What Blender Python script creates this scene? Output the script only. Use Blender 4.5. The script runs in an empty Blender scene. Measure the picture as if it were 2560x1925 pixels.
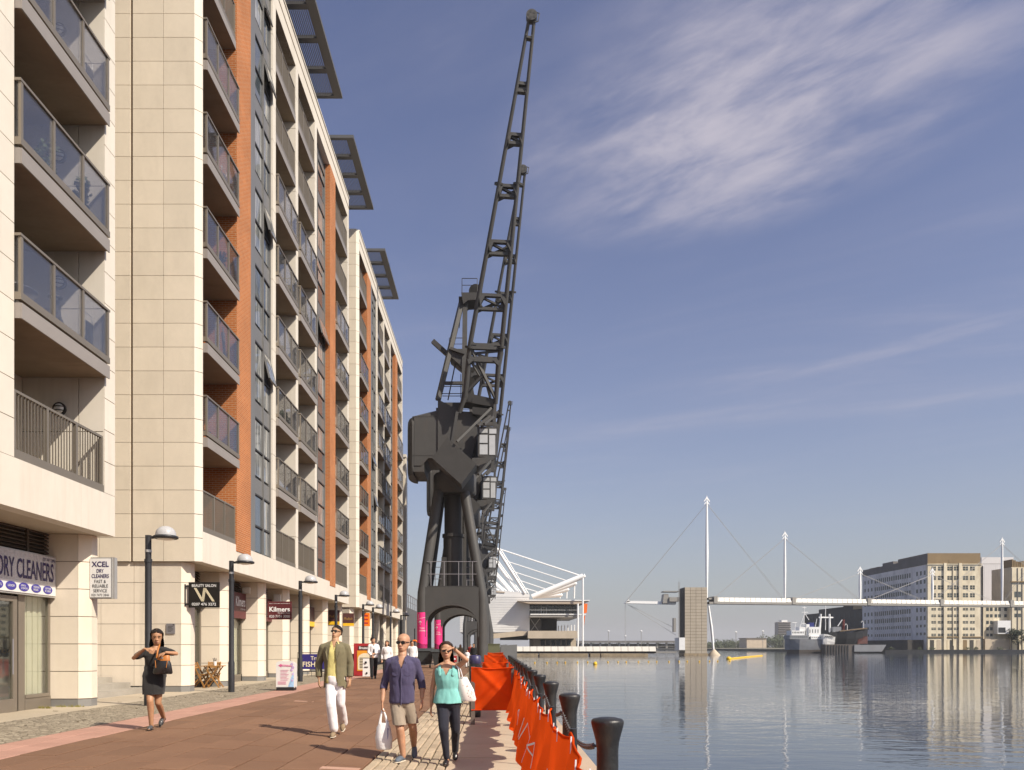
import bpy, bmesh, math, random
from mathutils import Vector, Matrix, Euler
random.seed(7)
R = math.radians
scene = bpy.context.scene
COL = scene.collection

# ------------------------------------------------------------------ camera
EYE = 1.58                      # eye height above the quay coping (z = 0)
F = 2000.0                      # focal length in photograph pixels
cam_d = bpy.data.cameras.new('camera')
cam = bpy.data.objects.new('camera', cam_d)
COL.objects.link(cam)
cam.location = (0, 0, EYE)
cam.rotation_euler = (R(90), 0, 0)
cam_d.sensor_width = 36.0
cam_d.lens = 36.0 * F / 2560.0
cam_d.shift_x = (1280 - 1240) / 2560.0
cam_d.shift_y = (1617 - 962.5) / 2560.0
cam_d.clip_start = 0.1
cam_d.clip_end = 6000
scene.camera = cam

def at(x, y, Y):
    """photograph pixel -> point at distance Y along the quay"""
    return Vector(((x - 1240) * Y / F, Y, EYE + (1617 - y) * Y / F))

# ------------------------------------------------------------------ light
SUN_EL = R(42.5)
SUN_DIR = Vector((0.822 * math.cos(SUN_EL), -0.569 * math.cos(SUN_EL), math.sin(SUN_EL))).normalized()
sun_d = bpy.data.lights.new('sun', 'SUN')
sun_d.energy = 5.0
sun_d.angle = R(0.53)
sun_d.color = (1.0, 0.90, 0.76)
sun = bpy.data.objects.new('sun', sun_d)
COL.objects.link(sun)
sun.rotation_euler = SUN_DIR.to_track_quat('Z', 'Y').to_euler()
sun.location = (60, -40, 80)

world = bpy.data.worlds.new('World')
scene.world = world
world.use_nodes = True
wn = world.node_tree.nodes
wl = world.node_tree.links
wn.clear()
w_out = wn.new('ShaderNodeOutputWorld')
w_bg = wn.new('ShaderNodeBackground')
w_bg.inputs['Strength'].default_value = 0.103
sky = wn.new('ShaderNodeTexSky')
sky.sky_type = 'NISHITA'
sky.sun_disc = False
sky.sun_elevation = SUN_EL
sky.sun_rotation = math.atan2(SUN_DIR.x, SUN_DIR.y)
sky.altitude = 0
sky.air_density = 1.0
sky.dust_density = 1.6
sky.ozone_density = 1.6
hs = wn.new('ShaderNodeHueSaturation')
hs.inputs['Hue'].default_value = 0.520
hs.inputs['Saturation'].default_value = 0.95
wl.new(sky.outputs[0], hs.inputs['Color'])
# cirrus: streaks on a flat layer high above (direction / height)
tc = wn.new('ShaderNodeTexCoord')
sep = wn.new('ShaderNodeSeparateXYZ')
wl.new(tc.outputs['Generated'], sep.inputs[0])
def wmath(op, a, b=None, clamp=False):
    n = wn.new('ShaderNodeMath'); n.operation = op; n.use_clamp = clamp
    for i, v in enumerate((a, b)):
        if v is None: continue
        if isinstance(v, (int, float)): n.inputs[i].default_value = v
        else: wl.new(v, n.inputs[i])
    return n.outputs[0]
zc = wmath('MAXIMUM', sep.outputs['Z'], 0.03)
u = wmath('DIVIDE', sep.outputs['X'], zc)
v = wmath('DIVIDE', sep.outputs['Y'], zc)
comb = wn.new('ShaderNodeCombineXYZ')
wl.new(u, comb.inputs[0]); wl.new(v, comb.inputs[1])
def wnoise(vec, scale, detail, rough, rot=0.0, sc=(1, 1, 1), loc=(0, 0, 0), dist=0.0):
    m = wn.new('ShaderNodeMapping'); m.vector_type = 'TEXTURE'
    m.inputs['Rotation'].default_value = (0, 0, rot)
    m.inputs['Scale'].default_value = sc
    m.inputs['Location'].default_value = loc
    wl.new(vec, m.inputs['Vector'])
    n = wn.new('ShaderNodeTexNoise')
    n.inputs['Scale'].default_value = scale
    n.inputs['Detail'].default_value = detail
    n.inputs['Roughness'].default_value = rough
    n.inputs['Distortion'].default_value = dist
    wl.new(m.outputs[0], n.inputs['Vector'])
    return n.outputs['Fac']
def wramp(val, lo, hi):
    n = wn.new('ShaderNodeMapRange'); n.interpolation_type = 'SMOOTHSTEP'
    n.inputs['From Min'].default_value = lo; n.inputs['From Max'].default_value = hi
    wl.new(val, n.inputs['Value'])
    return n.outputs[0]
fine = wnoise(comb.outputs[0], 4.2, 11, 0.64, R(-44), (1.35, 0.62, 1), (3.1, 0.4, 0), 0.22)
patch = wnoise(comb.outputs[0], 2.8, 5, 0.55, R(-50), (1.3, 0.75, 1), (0.25, 0.35, 0), 0.25)
veil = wnoise(comb.outputs[0], 0.8, 6, 0.6, R(-30), (1.7, 0.7, 1), (8.3, 1.7, 0), 0.7)
CLOUD_HOOK = (fine, patch, veil)
# one broad bank of cirrus ahead and to the right, thin veil all round
def dist2(cx, cy, sx, sy, rot):
    c, s = math.cos(rot), math.sin(rot)
    du = wmath('SUBTRACT', u, cx); dv = wmath('SUBTRACT', v, cy)
    a = wmath('DIVIDE', wmath('ADD', wmath('MULTIPLY', du, c), wmath('MULTIPLY', dv, s)), sx)
    b = wmath('DIVIDE', wmath('SUBTRACT', wmath('MULTIPLY', dv, c), wmath('MULTIPLY', du, s)), sy)
    return wmath('ADD', wmath('MULTIPLY', a, a), wmath('MULTIPLY', b, b))
bank = wramp(dist2(0.48, 1.52, 0.56, 0.42, R(-50)), 1.2, 0.0)
bank2 = wramp(dist2(1.35, 2.66, 0.55, 0.10, R(-48)), 1.0, 0.1)
allover = wramp(veil, 0.55, 0.85)
cover = wmath('MAXIMUM', bank, wmath('MULTIPLY', allover, 0.42))
cover = wmath('MAXIMUM', cover, wmath('MULTIPLY', bank2, 0.30))
dens = wmath('MULTIPLY', wmath('MULTIPLY', wramp(fine, 0.18, 0.70), wramp(patch, 0.28, 0.60)), cover)
dens = wmath('ADD', wmath('MULTIPLY', dens, 0.86), wmath('MULTIPLY', wramp(veil, 0.42, 0.85), 0.16), True)
# summer haze thickening towards the horizon, the same all round
elev = wmath('MAXIMUM', sep.outputs['Z'], 0.0)
hazef = wmath('MULTIPLY', wmath('POWER', 2.718, wmath('MULTIPLY', elev, -6.5)), 0.93)
mixh = wn.new('ShaderNodeMixRGB')
mixh.inputs['Color2'].default_value = (3.25, 3.22, 3.5, 1)
wl.new(hazef, mixh.inputs['Fac'])
wl.new(hs.outputs[0], mixh.inputs['Color1'])
dens = wmath('MULTIPLY', dens, wramp(sep.outputs['Z'], 0.05, 0.26))
mixc = wn.new('ShaderNodeMixRGB')
mixc.inputs['Color2'].default_value = (4.6, 4.3, 4.9, 1)
wl.new(dens, mixc.inputs['Fac'])
wl.new(mixh.outputs[0], mixc.inputs['Color1'])
wl.new(mixc.outputs[0], w_bg.inputs['Color'])
wl.new(w_bg.outputs[0], w_out.inputs['Surface'])

scene.render.engine = 'CYCLES'
scene.view_settings.view_transform = 'Standard'
scene.view_settings.look = 'None'
scene.view_settings.exposure = 0.30
scene.view_settings.gamma = 1.0
scene.view_settings.use_curve_mapping = False
try:
    scene.cycles.max_bounces = 7
    scene.cycles.transparent_max_bounces = 12
    scene.cycles.sample_clamp_indirect = 6
    scene.cycles.caustics_reflective = False
    scene.cycles.caustics_refractive = False
except Exception:
    pass

# ------------------------------------------------------------------ materials
MATS = {}
def newmat(name):
    m = bpy.data.materials.new(name); m.use_nodes = True
    nt = m.node_tree; nt.nodes.clear()
    out = nt.nodes.new('ShaderNodeOutputMaterial')
    MATS[name] = m
    return m, nt, out
class NT:
    """small helper for wiring nodes"""
    def __init__(s, nt): s.t = nt
    def n(s, typ, **kw):
        n = s.t.nodes.new(typ)
        for k, val in kw.items(): setattr(n, k, val)
        return n
    def l(s, a, b): s.t.links.new(a, b)
    def m(s, op, a, b=None, clamp=False):
        n = s.n('ShaderNodeMath', operation=op, use_clamp=clamp)
        for i, val in enumerate((a, b)):
            if val is None: continue
            if isinstance(val, (int, float)): n.inputs[i].default_value = val
            else: s.l(val, n.inputs[i])
        return n.outputs[0]
    def noise(s, vec, scale, detail=3, rough=0.55, dist=0.0):
        n = s.n('ShaderNodeTexNoise')
        n.inputs['Scale'].default_value = scale
        n.inputs['Detail'].default_value = detail
        n.inputs['Roughness'].default_value = rough
        n.inputs['Distortion'].default_value = dist
        s.l(vec, n.inputs['Vector'])
        return n.outputs['Fac']
    def mapr(s, val, a, b, c, d):
        n = s.n('ShaderNodeMapRange')
        n.inputs[1].default_value = a; n.inputs[2].default_value = b
        n.inputs[3].default_value = c; n.inputs[4].default_value = d
        s.l(val, n.inputs[0])
        return n.outputs[0]
    def mix(s, fac, c1, c2, mode='MIX'):
        n = s.n('ShaderNodeMixRGB', blend_type=mode)
        for i, val in ((0, fac), (1, c1), (2, c2)):
            if isinstance(val, (int, float)): n.inputs[i].default_value = val
            elif isinstance(val, (tuple, list)): n.inputs[i].default_value = tuple(val)[:3] + (1,)
            else: s.l(val, n.inputs[i])
        return n.outputs[0]

def mat(name, col, rough=0.6, metal=0.0, var=0.10, vscale=1.3, bump=0.0, bscale=40.0,
        rand=0.0, spec=0.4, stain=None, stain_amt=0.0, stain_scale=(3, 3, 0.35), coat=0.0):
    m, nt, out = newmat(name); T = NT(nt)
    b = T.n('ShaderNodeBsdfPrincipled')
    T.l(b.outputs[0], out.inputs['Surface'])
    g = T.n('ShaderNodeNewGeometry')
    pos = g.outputs['Position']
    f1 = T.noise(pos, vscale, 5, 0.6)
    f2 = T.noise(pos, vscale * 9.0, 3, 0.6)
    k = T.m('ADD', T.mapr(f1, 0.25, 0.75, 1 - var, 1 + var), T.mapr(f2, 0.25, 0.75, -var * 0.45, var * 0.45))
    if rand:
        oi = T.n('ShaderNodeObjectInfo')
        k = T.m('MULTIPLY', k, T.mapr(oi.outputs['Random'], 0, 1, 1 - rand, 1 + rand))
    cc = T.n('ShaderNodeCombineColor')
    for i in range(3):
        T.l(T.m('MULTIPLY', k, col[i]), cc.inputs[i])
    c = cc.outputs[0]
    if stain is not None:
        mp = T.n('ShaderNodeMapping'); mp.inputs['Scale'].default_value = stain_scale
        T.l(pos, mp.inputs['Vector'])
        s = T.noise(mp.outputs[0], 1.0, 6, 0.65)
        c = T.mix(T.mapr(s, 0.48, 0.78, 0.0, stain_amt), c, stain)
    T.l(c, b.inputs['Base Color'])
    b.inputs['Metallic'].default_value = metal
    b.inputs['Specular IOR Level'].default_value = spec
    if coat: b.inputs['Coat Weight'].default_value = coat
    T.l(T.mapr(f2, 0.2, 0.8, max(0.03, rough - 0.09), min(1, rough + 0.09)), b.inputs['Roughness'])
    if bump:
        bp = T.n('ShaderNodeBump'); bp.inputs['Strength'].default_value = bump
        bp.inputs['Distance'].default_value = 0.02
        T.l(T.noise(pos, bscale, 4, 0.6), bp.inputs['Height'])
        T.l(bp.outputs[0], b.inputs['Normal'])
    return m

# stone, concrete, brick
mat('cream_stone', (0.66, 0.585, 0.47), 0.75, var=0.05, vscale=0.9, rand=0.035, bump=0.08, bscale=60,
    stain=(0.40, 0.35, 0.27), stain_amt=0.32, stain_scale=(1.1, 1.1, 0.35))
mat('cream_low', (0.72, 0.64, 0.53), 0.75, var=0.045, vscale=0.9, rand=0.03, bump=0.08, bscale=60,
    stain=(0.50, 0.42, 0.32), stain_amt=0.30, stain_scale=(1.1, 1.1, 0.35))
mat('white_render', (0.66, 0.61, 0.53), 0.7, var=0.04, vscale=0.7, rand=0.025, bump=0.06, bscale=60,
    stain=(0.44, 0.39, 0.31), stain_amt=0.40, stain_scale=(2.6, 2.6, 0.28))
mat('joint_dark', (0.24, 0.185, 0.135), 0.9)
mat('plinth_grey', (0.20, 0.195, 0.185), 0.7, var=0.1)
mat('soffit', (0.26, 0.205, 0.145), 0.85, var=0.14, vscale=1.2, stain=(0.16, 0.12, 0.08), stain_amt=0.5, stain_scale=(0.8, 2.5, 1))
mat('soffit_pale', (0.50, 0.44, 0.35), 0.85, var=0.05)
mat('slab_metal', (0.30, 0.272, 0.25), 0.5, metal=0.15, var=0.05, rand=0.04)
mat('rail_metal', (0.245, 0.213, 0.172), 0.42, metal=0.45, var=0.05)
mat('window_frame', (0.23, 0.225, 0.215), 0.4, metal=0.4, var=0.05)
mat('dark_frame', (0.035, 0.033, 0.032), 0.4, var=0.1)
mat('louvre_brown', (0.075, 0.058, 0.042), 0.6, var=0.1)
mat('canopy_grey', (0.115, 0.115, 0.115), 0.5, metal=0.2, var=0.06)
mat('canopy_slat', (0.30, 0.29, 0.31), 0.4, metal=0.5, var=0.06)
mat('concrete', (0.36, 0.33, 0.28), 0.85, var=0.12, bump=0.2, bscale=25, stain=(0.2, 0.18, 0.15), stain_amt=0.5, stain_scale=(0.6, 0.6, 0.6))
mat('interior_wall', (0.30, 0.29, 0.275), 0.9)
def brick_mat(name, c1, c2, mortar, bw=0.225, bh=0.075):
    m, nt, out = newmat(name); T = NT(nt)
    b = T.n('ShaderNodeBsdfPrincipled'); T.l(b.outputs[0], out.inputs['Surface'])
    g = T.n('ShaderNodeNewGeometry'); s = T.n('ShaderNodeSeparateXYZ'); T.l(g.outputs['Position'], s.inputs[0])
    cx = T.n('ShaderNodeCombineXYZ')
    T.l(T.m('ADD', s.outputs[0], s.outputs[1]), cx.inputs[0]); T.l(s.outputs[2], cx.inputs[1])
    bt = T.n('ShaderNodeTexBrick')
    bt.inputs['Scale'].default_value = 1.0
    bt.inputs['Brick Width'].default_value = bw; bt.inputs['Row Height'].default_value = bh
    bt.inputs['Mortar Size'].default_value = 0.009; bt.inputs['Mortar Smooth'].default_value = 0.3
    bt.inputs['Color1'].default_value = c1 + (1,); bt.inputs['Color2'].default_value = c2 + (1,)
    bt.inputs['Mortar'].default_value = mortar + (1,)
    T.l(cx.outputs[0], bt.inputs['Vector'])
    n = T.noise(g.outputs['Position'], 0.8, 5)
    c = T.mix(1.0, bt.outputs['Color'], T.mix(T.mapr(n, .3, .7, 0, 1), (0.86, 0.86, 0.86), (1.1, 1.08, 1.05)), 'MULTIPLY')
    T.l(c, b.inputs['Base Color']); b.inputs['Roughness'].default_value = 0.85
    b.inputs['Specular IOR Level'].default_value = 0.25
    bp = T.n('ShaderNodeBump'); bp.inputs['Strength'].default_value = 0.5; bp.inputs['Distance'].default_value = 0.008
    bp.invert = True
    T.l(bt.outputs['Fac'], bp.inputs['Height']); T.l(bp.outputs[0], b.inputs['Normal'])
    return m
brick_mat('brick_orange', (0.45, 0.150, 0.042), (0.38, 0.118, 0.032), (0.46, 0.31, 0.20))

# glass
def glass_mat(name, tint, refl=0.10, transp=0.8, rough=0.02, fres=0.5):
    m, nt, out = newmat(name); T = NT(nt)
    tr = T.n('ShaderNodeBsdfTransparent'); tr.inputs[0].default_value = tint + (1,)
    gl = T.n('ShaderNodeBsdfGlossy'); gl.inputs['Roughness'].default_value = rough
    gl.inputs['Color'].default_value = (0.9, 0.9, 0.9, 1)
    df = T.n('ShaderNodeBsdfDiffuse'); df.inputs[0].default_value = (0.40, 0.40, 0.42, 1)
    mx0 = T.n('ShaderNodeMixShader'); mx0.inputs[0].default_value = 1 - transp
    T.l(tr.outputs[0], mx0.inputs[1]); T.l(df.outputs[0], mx0.inputs[2])
    lw = T.n('ShaderNodeLayerWeight'); lw.inputs[0].default_value = 0.25
    mx = T.n('ShaderNodeMixShader')
    T.l(T.m('ADD', T.m('MULTIPLY', lw.outputs['Fresnel'], fres), refl, True), mx.inputs[0])
    T.l(mx0.outputs[0], mx.inputs[1]); T.l(gl.outputs[0], mx.inputs[2])
    T.l(mx.outputs[0], out.inputs['Surface'])
    return m
glass_mat('balustrade_glass', (0.84, 0.845, 0.86), 0.03, 0.94)
glass_mat('shop_glass', (0.95, 0.97, 0.95), 0.015, 0.99, fres=0.22)
def window_glass(name):
    m, nt, out = newmat(name); T = NT(nt)
    b = T.n('ShaderNodeBsdfPrincipled'); T.l(b.outputs[0], out.inputs['Surface'])
    oi = T.n('ShaderNodeObjectInfo'); g = T.n('ShaderNodeNewGeometry')
    mp = T.n('ShaderNodeMapping'); mp.inputs['Scale'].default_value = (5, 5, 0.5); T.l(g.outputs['Position'], mp.inputs[0])
    fold = T.noise(mp.outputs[0], 1.6, 3)
    cur = T.mix(T.mapr(fold, .35, .65, 0, 1), (0.16, 0.17, 0.17), (0.42, 0.42, 0.40))  # curtain tone, also lightening the pane colour for bright reflected sky
    step = T.mapr(oi.outputs['Random'], 0.30, 0.45, 0, 1)
    c = T.mix(T.m('MULTIPLY', step, T.mapr(fold, .3, .62, 0.15, 1), True), (0.07, 0.085, 0.10), cur)
    T.l(c, b.inputs['Base Color'])
    b.inputs['Roughness'].default_value = 0.04
    b.inputs['Specular IOR Level'].default_value = 0.9
    b.inputs['IOR'].default_value = 2.1
    bp = T.n('ShaderNodeBump'); bp.inputs['Strength'].default_value = 0.06; bp.inputs['Distance'].default_value = 0.05
    T.l(T.noise(g.outputs['Position'], 1.4, 2), bp.inputs['Height']); T.l(bp.outputs[0], b.inputs['Normal'])
    return m
window_glass('window_glass')
mat('dark_glass', (0.02, 0.024, 0.028), 0.06, var=0.3, spec=0.8)

# ground
def paving_mat(name, c, c2, rand=0.12, speck=0.25, bump=0.25, rough=0.8):
    m, nt, out = newmat(name); T = NT(nt)
    b = T.n('ShaderNodeBsdfPrincipled'); T.l(b.outputs[0], out.inputs['Surface'])
    g = T.n('ShaderNodeNewGeometry'); oi = T.n('ShaderNodeObjectInfo')
    f1 = T.noise(g.outputs['Position'], 0.45, 5, 0.65)
    f2 = T.noise(g.outputs['Position'], 90, 3, 0.7)
    f3 = T.noise(g.outputs['Position'], 4.5, 6, 0.7)
    cc = T.mix(T.mapr(f1, .3, .7, 0, 1), c, c2)
    cc = T.mix(1.0, cc, T.mix(T.mapr(f2, .25, .75, 0, 1), (1 - speck,) * 3, (1 + speck,) * 3), 'MULTIPLY')
    cc = T.mix(T.mapr(f3, .56, .75, 0, .28), cc, tuple(k * .62 for k in c))
    cc = T.mix(1.0, cc, T.mix(oi.outputs['Random'], (1 - rand,) * 3, (1 + rand,) * 3), 'MULTIPLY')
    gum = T.n('ShaderNodeTexVoronoi'); gum.inputs['Scale'].default_value = 3.1; T.l(g.outputs['Position'], gum.inputs['Vector'])
    gs = T.n('ShaderNodeSeparateColor'); T.l(gum.outputs['Color'], gs.inputs[0])
    spot = T.m('MULTIPLY', T.mapr(gum.outputs['Distance'], .045, .085, 1, 0), T.mapr(gs.outputs[0], .55, .6, 0, .55), True)
    cc = T.mix(spot, cc, tuple(k * .45 for k in c))
    f4 = T.noise(g.outputs['Position'], 1.1, 7, .7, 1.0)
    cc = T.mix(T.mapr(f4, .58, .72, 0, .35), cc, tuple(k * .66 for k in c))
    T.l(cc, b.inputs['Base Color'])
    b.inputs['Roughness'].default_value = rough; b.inputs['Specular IOR Level'].default_value = 0.3
    bp = T.n('ShaderNodeBump'); bp.inputs['Strength'].default_value = bump; bp.inputs['Distance'].default_value = 0.006
    T.l(T.m('ADD', f2, T.m('MULTIPLY', f3, 1.5)), bp.inputs['Height']); T.l(bp.outputs[0], b.inputs['Normal'])
    return m
paving_mat('red_paving', (0.168, 0.091, 0.055), (0.210, 0.118, 0.070), 0.10)
paving_mat('pink_paving', (0.385, 0.215, 0.165), (0.43, 0.25, 0.19), 0.07, 0.16)
paving_mat('pale_tile', (0.44, 0.27, 0.20), (0.46, 0.29, 0.22), 0.05, 0.12)
paving_mat('sett_grey', (0.36, 0.29, 0.205), (0.44, 0.36, 0.26), 0.16, 0.35, 0.6)
paving_mat('coping_stone', (0.42, 0.335, 0.245), (0.48, 0.39, 0.29), 0.08, 0.14)
paving_mat('slab_concrete', (0.40, 0.335, 0.245), (0.47, 0.40, 0.30), 0.05, 0.12)
paving_mat('joint_earth', (0.06, 0.042, 0.03), (0.09, 0.065, 0.045), 0.0, 0.3)
paving_mat('road_far', (0.22, 0.17, 0.13), (0.26, 0.2, 0.15), 0.0, 0.2)
def sett_field():
    m, nt, out = newmat('cobble_field'); T = NT(nt)
    b = T.n('ShaderNodeBsdfPrincipled'); T.l(b.outputs[0], out.inputs['Surface'])
    g = T.n('ShaderNodeNewGeometry')
    vo = T.n('ShaderNodeTexVoronoi'); vo.inputs['Scale'].default_value = 9.0
    T.l(g.outputs['Position'], vo.inputs['Vector'])
    vd = T.n('ShaderNodeTexVoronoi', feature='DISTANCE_TO_EDGE'); vd.inputs['Scale'].default_value = 9.0
    T.l(g.outputs['Position'], vd.inputs['Vector'])
    s = T.n('ShaderNodeSeparateColor'); T.l(vo.outputs['Color'], s.inputs[0])
    f = T.noise(g.outputs['Position'], 60, 4, .7)
    c = T.mix(s.outputs[0], (0.20, 0.165, 0.115), (0.42, 0.36, 0.265))
    c = T.mix(T.mapr(f, .3, .7, 0, .5), c, (0.30, 0.25, 0.18))
    c = T.mix(T.mapr(vd.outputs['Distance'], 0.0, 0.09, .75, 0), c, (0.10, 0.08, 0.05))
    T.l(c, b.inputs['Base Color']); b.inputs['Roughness'].default_value = .85
    bp = T.n('ShaderNodeBump'); bp.inputs['Strength'].default_value = .8; bp.inputs['Distance'].default_value = .02
    T.l(T.m('ADD', T.mapr(vd.outputs['Distance'], 0, .15, 0, 1), T.m('MULTIPLY', f, .3)), bp.inputs['Height'])
    T.l(bp.outputs[0], b.inputs['Normal'])
sett_field()
def water_mat():
    m, nt, out = newmat('dock_water'); T = NT(nt)
    b = T.n('ShaderNodeBsdfPrincipled'); T.l(b.outputs[0], out.inputs['Surface'])
    b.inputs['Base Color'].default_value = (0.050, 0.064, 0.088, 1)
    b.inputs['Roughness'].default_value = 0.035
    b.inputs['IOR'].default_value = 1.42
    b.inputs['Specular IOR Level'].default_value = 0.5
    g = T.n('ShaderNodeNewGeometry')
    mp = T.n('ShaderNodeMapping'); mp.inputs['Rotation'].default_value = (0, 0, R(9)); mp.inputs['Scale'].default_value = (0.55, 1.0, 1)
    T.l(g.outputs['Position'], mp.inputs[0])
    n1 = T.noise(mp.outputs[0], 2.3, 3, .5, .4)
    n2 = T.noise(mp.outputs[0], 0.55, 2, .5, .3)
    patch = T.noise(g.outputs['Position'], 0.05, 2, .5)
    h = T.m('ADD', T.m('MULTIPLY', n1, 0.0125), T.m('MULTIPLY', n2, 0.026))
    bp = T.n('ShaderNodeBump'); bp.inputs['Distance'].default_value = 1.0
    T.l(T.mapr(patch, .35, .65, .55, 1.0), bp.inputs['Strength'])
    T.l(h, bp.inputs['Height']); T.l(bp.outputs[0], b.inputs['Normal'])
water_mat()

# ------------------------------------------------------------------ mesh builder
class MB:
    def __init__(s): s.v = []; s.f = []; s.s = []; s.m = []; s.mi = 0
    def add(s, vs, fs, smooth=False):
        o = len(s.v); s.v.extend([tuple(p) for p in vs])
        for f in fs: s.f.append(tuple(i + o for i in f)); s.s.append(smooth); s.m.append(s.mi)
        return s
    def box(s, x0, x1, y0, y1, z0, z1):
        return s.add([(x0, y0, z0), (x1, y0, z0), (x1, y1, z0), (x0, y1, z0), (x0, y0, z1), (x1, y0, z1), (x1, y1, z1), (x0, y1, z1)],
                     [(0, 3, 2, 1), (4, 5, 6, 7), (0, 1, 5, 4), (1, 2, 6, 5), (2, 3, 7, 6), (3, 0, 4, 7)])
    def cbox(s, x0, x1, y0, y1, z0, z1, c):
        """box with chamfered top edges"""
        return s.add([(x0, y0, z0), (x1, y0, z0), (x1, y1, z0), (x0, y1, z0),
                      (x0, y0, z1 - c), (x1, y0, z1 - c), (x1, y1, z1 - c), (x0, y1, z1 - c),
                      (x0 + c, y0 + c, z1), (x1 - c, y0 + c, z1), (x1 - c, y1 - c, z1), (x0 + c, y1 - c, z1)],
                     [(0, 3, 2, 1), (8, 9, 10, 11), (0, 1, 5, 4), (1, 2, 6, 5), (2, 3, 7, 6), (3, 0, 4, 7),
                      (4, 5, 9, 8), (5, 6, 10, 9), (6, 7, 11, 10), (7, 4, 8, 11)])
    def obox(s, c, ax, ay, az):
        c = Vector(c); ax = Vector(ax); ay = Vector(ay); az = Vector(az)
        P = [c + ax * i + ay * j + az * k for k in (-1, 1) for (i, j) in ((-1, -1), (1, -1), (1, 1), (-1, 1))]
        return s.add(P, [(0, 3, 2, 1), (4, 5, 6, 7), (0, 1, 5, 4), (1, 2, 6, 5), (2, 3, 7, 6), (3, 0, 4, 7)])
    def bar(s, p, q, w, h=None, up=(0, 0, 1)):
        p = Vector(p); q = Vector(q); h = h or w; d = (q - p)
        dn = d.normalized(); u = Vector(up)
        if abs(dn.dot(u)) > 0.98: u = Vector((0, 1, 0))
        sx = dn.cross(u).normalized(); uu = sx.cross(dn).normalized()
        return s.obox((p + q) / 2, sx * w / 2, uu * h / 2, d / 2)
    def ring(s, c, ax, ay, n):
        return [Vector(c) + Vector(ax) * math.cos(2 * math.pi * i / n) + Vector(ay) * math.sin(2 * math.pi * i / n) for i in range(n)]
    def loft(s, rings, cap=True, smooth=True):
        n = len(rings[0]); vs = [p for r in rings for p in r]; fs = []
        for k in range(len(rings) - 1):
            for i in range(n):
                a = k * n + i; b = k * n + (i + 1) % n
                fs.append((a, b, b + n, a + n))
        s.add(vs, fs, smooth)
        if cap:
            s.add(rings[0], [tuple(reversed(range(n)))], False); s.add(rings[-1], [tuple(range(n))], False)
        return s
    def tube(s, pts, rad, n=10, cap=True, smooth=True):
        pts = [Vector(p) for p in pts]
        if isinstance(rad, (int, float)): rad = [rad] * len(pts)
        rings = []; prev = None
        for i, p in enumerate(pts):
            a = pts[max(i - 1, 0)]; b = pts[min(i + 1, len(pts) - 1)]
            d = (b - a).normalized()
            if prev is None:
                u = Vector((0, 0, 1)) if abs(d.z) < 0.9 else Vector((1, 0, 0))
                sx = d.cross(u).normalized()
            else:
                sx = (prev - d * prev.dot(d)).normalized()
            prev = sx; sy = d.cross(sx)
            rings.append(s.ring(p, sx * rad[i], sy * rad[i], n))
        return s.loft(rings, cap, smooth)
    def lathe(s, prof, c=(0, 0, 0), n=20, smooth=True, sx=1, sy=1):
        rings = [[Vector((c[0] + r * sx * math.cos(2 * math.pi * i / n), c[1] + r * sy * math.sin(2 * math.pi * i / n), c[2] + z)) for i in range(n)] for r, z in prof]
        return s.loft(rings, True, smooth)
    def prism(s, poly, d, base=(0, 0, 0)):
        """poly: list of 3-D points (flat), d: extrusion vector"""
        P = [Vector(p) for p in poly]; d = Vector(d); n = len(P)
        return s.add(P + [p + d for p in P],
                     [tuple(range(n)), tuple(range(2 * n - 1, n - 1, -1))] + [(i, i + n, (i + 1) % n + n, (i + 1) % n) for i in range(n)])
    def ellip(s, c, rx, ry, rz, n=14, m=9):
        prof = [(max(1e-4, math.sin(math.pi * k / m)), -math.cos(math.pi * k / m)) for k in range(m + 1)]
        rings = [[Vector((c[0] + r * rx * math.cos(2 * math.pi * i / n), c[1] + r * ry * math.sin(2 * math.pi * i / n), c[2] + z * rz)) for i in range(n)] for r, z in prof]
        return s.loft(rings, False, True)
    def quad(s, a, b, c, d): return s.add([a, b, c, d], [(0, 1, 2, 3)])

FO = {}
TMP = bpy.data.scenes.new('workbench')           # scratch scene for lettering and remeshing, removed at the end
def _bbc(vs):
    xs = [p[0] for p in vs]; ys = [p[1] for p in vs]; zs = [p[2] for p in vs]
    return Vector(((min(xs) + max(xs)) / 2, (min(ys) + max(ys)) / 2, min(zs)))
def link(o, parent=None):
    COL.objects.link(o)
    if parent is not None: o.parent = parent
    return o
def mesh_from(mb, name, c):
    me = bpy.data.meshes.new(name)
    me.from_pydata([(p[0] - c[0], p[1] - c[1], p[2] - c[2]) for p in mb.v], [], mb.f)
    me.polygons.foreach_set('use_smooth', mb.s)
    if any(mb.m): me.polygons.foreach_set('material_index', mb.m)
    me.update()
    return me
def part(name, mb, mats, parent=None):
    """mesh object built in the frame of its thing"""
    c = _bbc(mb.v); me = mesh_from(mb, name, c)
    for k in (mats if isinstance(mats, (list, tuple)) else [mats]): me.materials.append(MATS[k])
    o = bpy.data.objects.new(name, me)
    o.location = c - (FO[parent.name] if parent is not None else Vector((0, 0, 0)))
    link(o, parent); FO[o.name] = c
    return o
def tag(o, label=None, cat=None, group=None, kind=None):
    if label: o['label'] = label
    if cat: o['category'] = cat
    if group: o['group'] = group
    if kind: o['kind'] = kind
    return o
def thing(name, loc, label, cat, group=None, rotz=0.0, local=False):
    o = bpy.data.objects.new(name, None); o.empty_display_size = 0.2
    o.location = loc; o.rotation_euler = (0, 0, rotz); link(o)
    FO[o.name] = Vector((0, 0, 0)) if local else Vector(loc)
    return tag(o, label, cat, group)
BOXC = {}
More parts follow.
